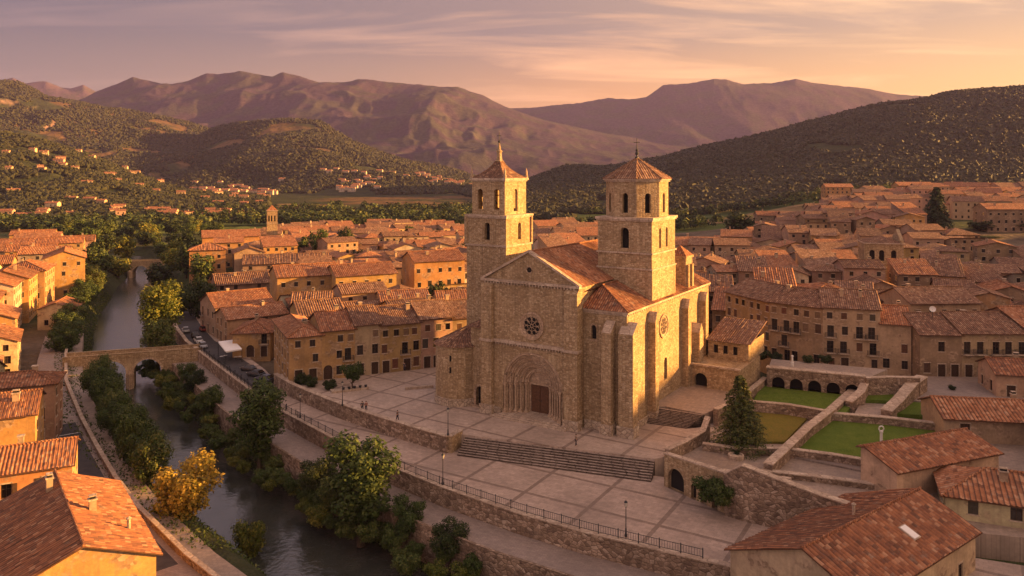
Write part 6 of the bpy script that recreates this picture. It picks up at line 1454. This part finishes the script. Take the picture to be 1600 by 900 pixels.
for i, (px, py, z, s, lb) in enumerate([(1150, 712, -.3, .32, 'small shrub in the middle of the gravel yard'), (1244, 692, .1, .3, 'little shrub at the corner of the large lawn'), (1290, 566, 3.6, .55, 'dark bush on the terrace above the garden arches'), (1262, 566, 3.6, .5, 'smaller bush on the terrace left of the dark bush'), (1488, 609, 1, .3, 'low round planter shrub in the paved court'), (1190, 560, 2, .7, 'bush at the foot of the tall curved row'), (1212, 563, 2.2, .6, 'second bush at the foot of the tall curved row')]):
    p = at(px, py, z); tree('bush/%d/leaf_dark' % (i % 3), p.x, p.y, z, s, s * .8, label=lb, name='shrub', cat='shrub')
# trees among the houses
for i, (px, Y, top, base, wd, k, lb) in enumerate([(1463, 400, 291, 366, 58, 'farfir/2/needle', 'great dark fir towering over the right part of town'), (565, 300, 392, 432, 44, 'far/1/leaf_dark', 'round dark tree in the middle of the left town'), (1532, 400, 345, 402, 50, 'far/2/leaf_dark', 'dark tree left of the pair under the upper right blocks'), (1562, 405, 328, 400, 60, 'far/1/leaf_dark', 'largest dark tree under the upper right blocks'), (1592, 400, 340, 400, 56, 'far/3/leaf_dark', 'dark tree at the right edge under the upper blocks'), (1545, 380, 368, 405, 46, 'far/2/leaf_dark', 'lower dark tree in front of the dark group on the right'), (500, 330, 360, 402, 34, 'far/3/leaf', 'tree with golden rim in the upper left town'), (540, 345, 358, 396, 30, 'far/1/leaf_dark', 'narrow dark tree beside the golden rimmed tree'), (470, 335, 372, 400, 30, 'far/2/leaf', 'green tree left of the golden rimmed tree'), (1155, 430, 335, 372, 54, 'far/1/leaf_dark', 'wide dark tree beyond the roofs right of the church'), (1230, 450, 338, 368, 50, 'far/2/leaf_dark', 'dark tree beside the brown block on the slope'), (1265, 460, 342, 366, 40, 'far/3/leaf_dark', 'small dark tree right of the brown block'), (1190, 400, 348, 376, 40, 'far/3/leaf', 'green tree in front of the brown block'), (1400, 480, 325, 352, 40, 'far/2/leaf', 'pale green tree left of the great fir')]):
    zt, zb = zat(top, Y), zat(base, Y); X = (px - 800) * Y / F; g_ = gz(X, Y); hh = zt - g_; hk = 10.3 if 'fir' in k else 9.2; wk = 8.2 if 'fir' in k else 8.6
    tree(k, X, Y, g_ - .3, wd * Y / F / wk, hh / hk, label=lb, name='fir_tree' if 'fir' in k else 'town_tree')
for i, (X, Y, zn) in enumerate(TREE_SPOTS[:46]): tree('far/%d/%s' % (i % 3 + 1, random.choice(['leaf', 'leaf_dark'])), X, Y, gz(X, Y) - .5, random.uniform(.9, 1.25), random.uniform(.85, 1.2), group='trees between the town houses', name='town_tree')
# single trees of the valley floor beyond the river bend
rg = random.Random(5); n = 0
while n < 60:
    px, Y = rg.uniform(60, 345), rg.uniform(290, 560); X = (px - 800) * Y / F
    if abs(river_d(np.array([X]), np.array([Y]))[0]) < 9 or not free(X, Y, 7): continue
    if river_d(np.array([X]), np.array([Y]))[0] > 30 and Y < 380 and px > 285: continue
    tree('far/%d/%s' % (rg.randrange(1, 4), rg.choice(['leaf', 'leaf_dark', 'leaf', 'leaf_lime'])), X, Y, gz(X, Y) - .6, rg.uniform(1.0, 1.6), rg.uniform(.95, 1.5), group='trees along the far river bend', name='valley_tree'); n += 1

# ---- woods on the hills and valley floor: far-off mass
def woodland(name, mat, pts, sc, ntri=20, seed=0):
    rg = np.random.default_rng(seed); phi = (1 + 5 ** .5) / 2
    I = np.array([(-1, phi, 0), (1, phi, 0), (-1, -phi, 0), (1, -phi, 0), (0, -1, phi), (0, 1, phi), (0, -1, -phi), (0, 1, -phi), (phi, 0, -1), (phi, 0, 1), (-phi, 0, -1), (-phi, 0, 1)]) / 1.9
    T = np.array([(0, 11, 5), (0, 5, 1), (0, 1, 7), (0, 7, 10), (0, 10, 11), (1, 5, 9), (5, 11, 4), (11, 10, 2), (10, 7, 6), (7, 1, 8), (3, 9, 4), (3, 4, 2), (3, 2, 6), (3, 6, 8), (3, 8, 9), (4, 9, 5), (2, 4, 11), (6, 2, 10), (8, 6, 7), (9, 8, 1)])
    n = len(pts); V = I[None] * (1 + .38 * rg.normal(size=(n, 12, 1)))
    a = rg.uniform(0, 6.28, n); c_, s_ = np.cos(a), np.sin(a); V = np.stack([V[..., 0] * c_[:, None] - V[..., 1] * s_[:, None], V[..., 0] * s_[:, None] + V[..., 1] * c_[:, None], V[..., 2]], -1)
    V = V * sc[:, None, None] * np.array([1, 1, 1.05]) + pts[:, None, :] + np.array([0, 0, .55]) * sc[:, None, None]
    Fc = T[None] + (np.arange(n) * 12)[:, None, None]; me = mesh_np(name, V.reshape(-1, 3), Fc.reshape(-1, 3), mat); return tag(link(name, me), kind='stuff')
rg = np.random.default_rng(11)
def scatter(n, px0, px1, Ya, Yb, ok):
    px = rg.uniform(px0, px1, n); u = rg.uniform(0, 1, n); Yv = 1 / (1 / Ya + (1 / Yb - 1 / Ya) * u); Yv = np.where(rg.random(n) < .5, Yv, Ya + (Yb - Ya) * u); X = (px - 800) * Yv / F
    z, cl, d = ground(X, Yv, True); k = ok(px, X, Yv, z, cl); return np.stack([X, Yv, z], -1)[k]
A = scatter(120000, 620, 1720, 640, 1720, lambda px, X, Y, z, cl: (cl == 7) & (fbm(X / 130, Y / 130, 4) > .27))
woodland('hill_forest', M['leaf_far'], A, rg.uniform(2.4, 4.4, len(A)))
A = scatter(42000, -160, 420, 690, 1400, lambda px, X, Y, z, cl: (cl == 6) & (fbm(X / 90, Y / 90, 4) > .31))
woodland('hill_forest', M['leaf_hill'], A, rg.uniform(2.0, 3.6, len(A)), seed=1)
A = scatter(100000, -160, 1000, 1300, 3000, lambda px, X, Y, z, cl: ((cl == 4) | (cl == 5)) & (fbm(X / 170, Y / 170, 4) > .37))
woodland('hill_forest', M['leaf_hill'], A, rg.uniform(2.5, 4.6, len(A)), seed=2)
def vok(px, X, Y, z, cl):
    return (cl == 0) & (fbm(X / 120, Y / 60, 4) > np.where(px < 740, .44, np.where(px < 1060, .56, .52))) & ~((px > 1050) & (Y < np.interp(px, [1050, 1250, 1700], [430, 560, 640]))) & ~((px > 330) & (px < 740) & (Y < 620)) & ~((px < 345) & (Y < 560))
A = scatter(20000, -60, 1700, 470, 1900, vok)
def leafy_wood(name, mat, pts, sc, q, seed):
    g = np.random.default_rng(seed); n = len(pts); D = g.normal(size=(n, q, 3)); D /= np.linalg.norm(D, axis=2, keepdims=True); D[..., 2] = np.abs(D[..., 2]) * 1.5 - .35
    C = pts[:, None, :] + D * sc[:, None, None] * g.uniform(.6, 1.05, (n, q, 1)) + np.array([0, 0, .9]) * sc[:, None, None]
    V, Fc = leaves(C.reshape(-1, 3), D.reshape(-1, 3) + g.normal(size=(n * q, 3)) * .5 + np.array([0, 0, .3]), np.repeat(sc * .33, q)[:, None], g, .7); return tag(link(name, mesh_np(name, V, Fc, mat)), kind='stuff')
leafy_wood('valley_wood', M['leaf'], A[::2], rg.uniform(2.6, 5.0, len(A[::2])), 46, 3); leafy_wood('valley_wood', M['leaf_dark'], A[1::2], rg.uniform(2.6, 5.0, len(A[1::2])), 46, 4)

# rough growth and grass tufts on both river banks
def undergrowth():
    g = np.random.default_rng(4); n = 60000; t_ = g.uniform(88, 300, n); yy = t_; xx = np.interp(yy, RV[:, 1], RV[:, 0]); side_ = np.where(g.random(n) < .62, 1, -1); off = side_ * g.uniform(7.0, 19.0, n); X = xx + off * 1.15; d = river_d(X, yy)
    k = (np.abs(d) > 6.6) & (np.abs(d) < 16) & ~((d > 0) & (yy > 185)); X, yy = X[k], yy[k]; z = ground(X, yy)
    C = np.stack([X, yy, z + g.uniform(0.0, .7, len(X))], -1); V, Fc = leaves(C, g.normal(size=C.shape) + np.array([0, -.4, .8]), .26, g, .5)
    tag(link('undergrowth', mesh_np('undergrowth', V, Fc, M['leaf'])), kind='stuff')
undergrowth()
# ------------------------------------------------------------------ street lamps, bollards, cars, awning, people
def lamp_mesh():
    b = MB(); b.lathe([(0.0, 0), (.17, 0), (.17, .25), (.11, .35), (.09, .9), (.055, 1.0), (.045, 3.3), (.07, 3.35), (.07, 3.42), (0, 3.45)], n=10); return b
def lantern_mesh():
    b = MB(); b.lathe([(.10, 3.42), (.19, 3.85), (.19, 3.9)], n=6, m=1, smooth=False); b.lathe([(.24, 3.9), (.14, 4.05), (.04, 4.12), (.03, 4.22), (0, 4.24)], n=6, smooth=False)
    for k in range(6): a = k * math.pi / 3; b.tube([(.10 * math.cos(a), .10 * math.sin(a), 3.42), (.195 * math.cos(a), .195 * math.sin(a), 3.9)], .014, 4)
    return b
LM_ = [None, None]
for px, py, z, lb in ((700, 680, .6, 'black lamp post on the retaining wall at the left end of the long stair'), (535, 634, .6, 'black lamp post on the retaining wall near the round plaza tree'), (692, 757, -1.36, 'black lamp post on the river wall below the long stair'), (978, 838, -1.9, 'black lamp post nearest the bottom of the picture on the lower plaza'), (469, 653, -1.36, 'black lamp post on the river wall behind the tall bank tree')):
    p = at(px, py, z); r_ = empty('street_lamp', (p.x, p.y, z), random.uniform(0, 1), lb, 'street lamp', 'lamp posts around the plaza')
    if LM_[0] is None: LM_[0] = lamp_mesh().build('pole', M['iron'], r_).data; LM_[1] = lantern_mesh().build('lantern', [M['iron'], M['lamp_glass']], r_).data
    else: link('pole', LM_[0], r_); link('lantern', LM_[1], r_)
bl = resample(offs(RW[4:8], -1.3), 4.2); bm = None
for i, (x, y) in enumerate(bl[:15]):
    if bm is None:
        b = MB(); b.lathe([(0, 0), (.13, 0), (.13, .12), (.09, .18), (.08, .8), (.11, .84), (.11, .9), (.05, .98), (0, 1.0)], n=10); o = b.build('bollard', M['iron'], None, (x, y, -2)); bm = o.data
    else: o = link('bollard', bm, None, (x, y, -2))
    tag(o, 'black iron bollard along the car road, %s from the bridge end' % ORD[i], 'bollard', 'bollards along the road')
# cars: lofted body with wheel arches, glasshouse, wheels, lights
def car_parts():
    out = []
    prof_ = [(-2.05, .42, .62), (-2.0, .35, .86), (-1.45, .3, .93), (-1.25, .28, .95), (.75, .28, .96), (1.0, .3, .93), (1.85, .33, .80), (2.05, .42, .60)]
    b = MB(); W = .84
    sec = [[(x, -W + (.08 if k in (0, 7) else 0), zb), (x, -W + (.06 if k in (0, 7) else .0), (zb + zt) / 2), (x, -W + .1, zt), (x, W - .1, zt), (x, W - (.06 if k in (0, 7) else 0), (zb + zt) / 2), (x, W - (.08 if k in (0, 7) else 0), zb)] for k, (x, zb, zt) in enumerate(prof_)]
    for a, c in zip(sec, sec[1:]):
        for j in range(6): b.poly([a[j], c[j], c[(j + 1) % 6], a[(j + 1) % 6]][::-1], 0, None, j not in (5,))
    b.poly(sec[0]); b.poly(sec[-1][::-1])
    b.poly([(-1.15, -.58, 1.43), (.25, -.58, 1.43), (.25, .58, 1.43), (-1.15, .58, 1.43)], 0)
    out.append(('body', b, M['car_paint'], -1))
    b = MB(); lo = [(-1.75, -.76, .94), (1.0, -.76, .94), (1.0, .76, .94), (-1.75, .76, .94)]; hi = [(-1.17, -.6, 1.42), (.27, -.6, 1.42), (.27, .6, 1.42), (-1.17, .6, 1.42)]
    for j in range(4): b.poly([lo[j], lo[(j + 1) % 4], hi[(j + 1) % 4], hi[j]])
    out.append(('windows', b, M['glass_dark'], -1))
    for x in (-1.3, 1.3):
        for y in (-.8, .8):
            b = MB(); b.tube([(x, y - .1, .32), (x, y + .1, .32)], .32, 14); out.append(('wheel', b, M['rubber'], -1))
    for x, nm, mt in ((2.03, 'headlight', 'lamp_glass'), (-2.04, 'tail_light', 'wood')):
        for y in (-.6, .6): b = MB(); b.box(x - .04, x + .04, y - .16, y + .16, .58, .72); out.append((nm, b, M[mt], -1))
    return out
CAR = None
def car(px, py, ang, col, label, sc=1.0):
    global CAR
    p = at(px, py, -2.0); root = empty('parked_car', (p.x, p.y, -1.99), R(ang), label, 'car', 'cars parked by the river road'); root.scale = (sc, sc, sc)
    if CAR is None: CAR = [(nm, b.build(nm, mt, root)) for nm, b, mt, _ in car_parts()]; 
    else:
        for i, (nm, o) in enumerate(CAR):
            c = o.copy(); COL.objects.link(c); c.parent = root; 
            CAR[i] = (nm, o)
    for c in root.children: c.color = (*col, 1)
car(290, 519, 118, (.45, .45, .46), 'silver car at the far end of the road beside the big trees'); car(305, 527, 118, (.03, .03, .035), 'black car in the row by the river wall')
car(310, 535, 122, (.62, .62, .62), 'white car parked second nearest by the river wall'); car(316, 543, 124, (.36, .38, .42), 'grey car parked nearest along the river wall'); car(318, 517, 122, (.20, .035, .03), 'dark red car parked by the far gabled house')
car(400, 588, 150, (.03, .032, .035), 'black car parked below the corner house'); car(414, 596, 150, (.05, .055, .08), 'dark blue car parked nearest below the corner house'); car(388, 579, 155, (.05, .04, .035), 'dark brown car parked nearest the awning', .85)
# white awning on posts with tables under it
aw = empty('awning', (0, 0, 0), 0, 'white sloping awning on posts over the terrace of the road cafe', 'awning'); c4 = [at(341, 537, .9), at(365, 534, .9), at(378, 545, .9), at(353, 549, .9)]
b = MB(); hi_ = [p + Vector((0, 0, .5 if k < 2 else .0)) for k, p in enumerate(c4)]; b.poly([hi_[3], hi_[2], hi_[1], hi_[0]]); lo_ = [p - Vector((0, 0, .06)) for p in hi_]; b.poly(lo_)
for k in range(4): a, c = hi_[k], hi_[(k + 1) % 4]; b.poly([a, c, c - Vector((0, 0, .3)), a - Vector((0, 0, .3))])
b.build('canopy', M['canvas'], aw)
for p in hi_: b = MB(); b.tube([(p.x, p.y, -2), (p.x, p.y, p.z - .1)], .06, 6); b.build('post', M['iron'], aw)
for k in range(4):
    p = c4[0].lerp(c4[2], .25 + .17 * k) + Vector((random.uniform(-1.2, 1.2), random.uniform(-1, 1), 0)); t_ = empty('cafe_table', (p.x, p.y, -2), 0, 'small round table under the white awning', 'table', 'tables under the awning')
    b = MB(); b.lathe([(0, .72), (.42, .72), (.42, .76), (0, .76)], n=12); b.build('table_top', M['white_paint'], t_); b = MB(); b.lathe([(.25, 0), (.25, .03), (.04, .05), (.04, .72)], n=8); b.build('stem', M['iron'], t_)
# stone bench and planter on the plaza
pl = [at(517, 613, 0), at(575, 606, 0)]; d_ = (pl[1] - pl[0]).normalized()
b = MB(); b.obox(((pl[0].x + pl[1].x) / 2, (pl[0].y + pl[1].y) / 2), d_, (pl[1] - pl[0]).length / 2, .9, -.1, .35); o = tag(b.build('planter', M['coping']), 'long low stone planter bed under the round plaza tree', 'planter')
for k in range(5):
    p = pl[0].lerp(pl[1], .35 + .15 * k); b = MB(); b.lathe([(0, .35), (.2, .35), (.28, .75), (0, .78)], (p.x, p.y - .5), 8); b.build('plant_pot', M['iron'], o)
p = at(655, 607, 0); b = MB(); b.obox((p.x, p.y), (.95, .3), 2.6, .3, 0, .45); tag(b.build('bench', M['coping']), 'long stone bench near the round turret', 'bench')
# stone column with a ring on top, in the large lawn
p = at(1377, 708, 0); cr_ = empty('stone_column', (p.x, p.y, 0), 0, 'slender pale stone column with a carved ring on top in the large lawn', 'monument')
b = MB(); b.lathe([(.34, -.3), (.34, .2), (.22, .3), (.19, 2.9), (.26, 3.0), (.26, 3.15), (0, 3.15)], n=10); b.build('shaft', M['white_paint'], cr_)
b = MB(); b.tube([(.34 * math.cos(k * math.pi / 10), 0, 3.5 + .34 * math.sin(k * math.pi / 10)) for k in range(21)], .1, 8); b.build('ring', M['white_paint'], cr_)
p = at(1150, 716, -.3); b = MB(); b.lathe([(1.1, -.5), (1.1, .25), (.85, .25), (.85, .1), (0, .1)], (p.x, p.y), 18); tag(b.build('planter', M['coping']), 'round low stone planter in the gravel yard', 'planter')
p = at(1238, 567, 4.5); b = MB(); b.lathe([(.3, -.6), (.3, .1), (.2, .2), (.17, 1.2), (.3, 1.3), (0, 1.5)], (p.x, p.y), 8); 
for v in range(len(b.v)): x, y, z = b.v[v]; b.v[v] = (x, y, z + 4.5)
tag(b.build('stone_post', M['white_paint']), 'little white stone post at the left end of the arcaded garden wall', 'post')
# satellite dish on the court house roof
p = Vector((83.5, 152.5, 11.6)); dd = empty('satellite_dish', p, R(-20), 'white satellite dish on the tiled roof above the court', 'satellite dish')
b = MB(); b.lathe([(0.0, 0.0), (.3, .05), (.55, .2), (.6, .26)], n=16); o = b.build('dish', M['white_paint'], dd); o.rotation_euler = (R(65), 0, 0); o.location = (0, 0, 1.3)
b = MB(); b.tube([(0, 0, -1.2), (0, 0, 1.3)], .05, 6); b.build('mast', M['iron'], dd)

def skin_body(name, pts, edges, radii, mat, parent=None, color=None, lev=1):
    me = bpy.data.meshes.new(name); me.from_pydata(pts, edges, []); o = bpy.data.objects.new(name, me); COL.objects.link(o)
    sk = o.modifiers.new('skin', 'SKIN'); lay = me.skin_vertices[0] if len(me.skin_vertices) else None
    if lay is None: bpy.context.view_layer.objects.active = o; lay = me.skin_vertices[0]
    for v, r in zip(lay.data, radii): v.radius = (r, r)
    lay.data[0].use_root = True; ss = o.modifiers.new('sub', 'SUBSURF'); ss.levels = ss.render_levels = lev
    me.materials.append(mat)
    dg = bpy.context.evaluated_depsgraph_get(); ev = o.evaluated_get(dg); m2 = bpy.data.meshes.new_from_object(ev); bpy.data.objects.remove(o)
    m2.name = name; o = link(name, m2, parent); o.color = (*(color or (.3, .3, .3)), 1)
    if not m2.materials: m2.materials.append(mat)
    return o
def person(px, py, z, ang, top, legs, label, step=.18):
    p = at(px, py, z); root = empty('person', (p.x, p.y, z), R(ang), label, 'person'); s = step
    P_ = [(0, 0, .95), (0, 0, 1.2), (0, 0, 1.42), (0, 0, 1.52), (0, 0.02, 1.62), (0, .03, 1.72), (-.18, 0, 1.42), (-.26, .03, 1.15), (-.25, .12, .9), (.18, 0, 1.42), (.26, -.03, 1.15), (.25, .05, .9), (-.1, 0, .92), (-.11, s * .6, .5), (-.11, s, .08), (-.11, s + .14, .04), (.1, 0, .92), (.11, -s * .5, .5), (.11, -s, .09), (.11, -s + .14, .04)]
    Ed = [(0, 1), (1, 2), (2, 3), (3, 4), (4, 5), (2, 6), (6, 7), (7, 8), (2, 9), (9, 10), (10, 11), (0, 12), (12, 13), (13, 14), (14, 15), (0, 16), (16, 17), (17, 18), (18, 19)]
    Rr = [.13, .135, .13, .055, .095, .07, .065, .05, .035, .065, .05, .035, .09, .06, .042, .035, .09, .06, .042, .035]
    skin_body('body', P_, Ed, Rr, M['skin'], root)
    k = [0, 1, 2, 6, 7, 9, 10]; mp = {v: i for i, v in enumerate(k)}; skin_body('jacket', [P_[i] for i in k], [(mp[a], mp[b_]) for a, b_ in Ed if a in mp and b_ in mp], [Rr[i] + .025 for i in k], M['cloth'], root, top)
    k = [0, 12, 13, 14, 16, 17, 18]; mp = {v: i for i, v in enumerate(k)}; skin_body('trousers', [P_[i] for i in k], [(mp[a], mp[b_]) for a, b_ in Ed if a in mp and b_ in mp], [Rr[i] + .022 for i in k], M['cloth'], root, legs)
    b = MB(); b.lathe([(.0, 1.80), (.07, 1.78), (.105, 1.70), (.1, 1.63)], (0, -.005), 10); b.build('hair', M['wood_dark'], root)
person(566, 643, 0, 30, (.08, .07, .07), (.05, .05, .06), 'person in dark clothes, left one of the pair at the plaza wall'); person(572, 643, 0, 200, (.25, .12, .09), (.05, .05, .06), 'person in a reddish top, right one of the pair at the plaza wall')
person(621, 658, 0, 80, (.10, .06, .05), (.04, .04, .05), 'lone person standing at the plaza wall between pair and lamp'); person(632, 580, 0, 10, (.06, .06, .07), (.04, .04, .05), 'person in dark clothes standing before the plaza row houses')
person(900, 697, 0, 120, (.22, .17, .12), (.06, .05, .05), 'person walking across the church plaza in front of the aisle buttresses')
# ------------------------------------------------------------------ names for the many: what each one looks like, then where it stands
def place_words(items, horiz=('leftmost', 'rightmost')):
    n = len(items)
    if n == 1: return ['']
    if n == 2: return ['left one of two', 'right one of two']
    if n == 3: return ['leftmost of three', 'middle one of three', 'rightmost of three']
    return ['leftmost'] + ['%s from the left' % ORD[i] for i in range(1, n - 1)] + ['rightmost']
ZN = {'W': ('on the west bank', 'houses on the west bank'), 'L': ('left of church', 'houses of the left town'), 'B': ('between bell towers', 'houses seen between the towers'), 'R': ('right of church', 'houses of the right town'), 'S': ('far left slope', 'houses on the far left slope')}
from collections import defaultdict
auto = [q for q in HOUSES if q.get('zone') in ZN and q['o'] is not None]
for z in ZN:
    hs = sorted([q for q in auto if q['zone'] == z], key=lambda q: q['c'].y)
    nb = max(1, round(len(hs) / 16)) if z in 'LR' else 2 if z in 'WS' else 1
    for i, q in enumerate(hs): q['band'] = i * nb // len(hs)
    q_n = nb
    for q in hs:
        q['bw'] = '' if q_n == 1 else 'nearest tier' if q['band'] == 0 else 'farthest tier' if q['band'] == q_n - 1 else '%s tier' % ORD[q['band']]
buckets = defaultdict(list)
SZ = {1: 'low', 2: 'two-storey', 3: 'three-storey', 4: 'tall'}
RFW = {'gable': 'gabled', 'hip': 'hipped', 'shed': 'lean-to'}
for q in auto: q['d0'] = (q['zone'], q['band'], SZ.get(q['st'], 'tall'), q['col'], RFW[q['roof']], q['tile']); buckets[q['d0']].append(q)
for k, qs in buckets.items():
    qs.sort(key=lambda q: PXY(q['c'].x, q['c'].y))
    for q, wds in zip(qs, place_words(qs)):
        lb = '%s %s house, %s %s roof' % (k[2], k[3], k[5], k[4]) + (', ' + wds if wds else '') + ', ' + (q['bw'] + ' ' if q['bw'] else '') + ZN[k[0]][0]
        q['o']['label'] = lb; q['o']['category'] = 'house'; q['o']['group'] = ZN[k[0]][1]
for q in HOUSES:
    if q['o'] is not None and q.get('zone') == 'N': q['o']['category'] = 'house'; q['o']['group'] = 'houses of the old town'
# trees and shrubs without a name of their own yet
tb = defaultdict(list)
MW = {'leaf': 'green', 'leaf_dark': 'dark green', 'leaf_lime': 'yellow green', 'leaf_yellow': 'yellow', 'needle': 'dark'}
for o, x, y, kind in NTREE:
    if not o.get('label'): tb[(o['group'], MW[kind.split('/')[2]])].append((o, x, y))
for (g, c), L in tb.items():
    L.sort(key=lambda t: t[2]); nb = max(1, -(-len(L) // 7))
    for b_ in range(nb):
        S = sorted(L[b_ * len(L) // nb:(b_ + 1) * len(L) // nb], key=lambda t: PXY(t[1], t[2]))
        bw = '' if nb == 1 else ', nearest stretch' if b_ == 0 else ', farthest stretch' if b_ == nb - 1 else ', %s stretch' % ORD[b_]
        nm = 'shrub' if 'shrub' in g else 'tree'
        place = {'shrubs on the east bank': 'on the east bank', 'trees between the town houses': 'among the roofs', 'trees along the far river bend': 'by far river bend'}[g]
        for (o, x, y), wds in zip(S, place_words(S)): o['label'] = ('%s %s %s%s' % (c, nm, place, bw) + (', ' + wds if wds else '')); o['category'] = nm
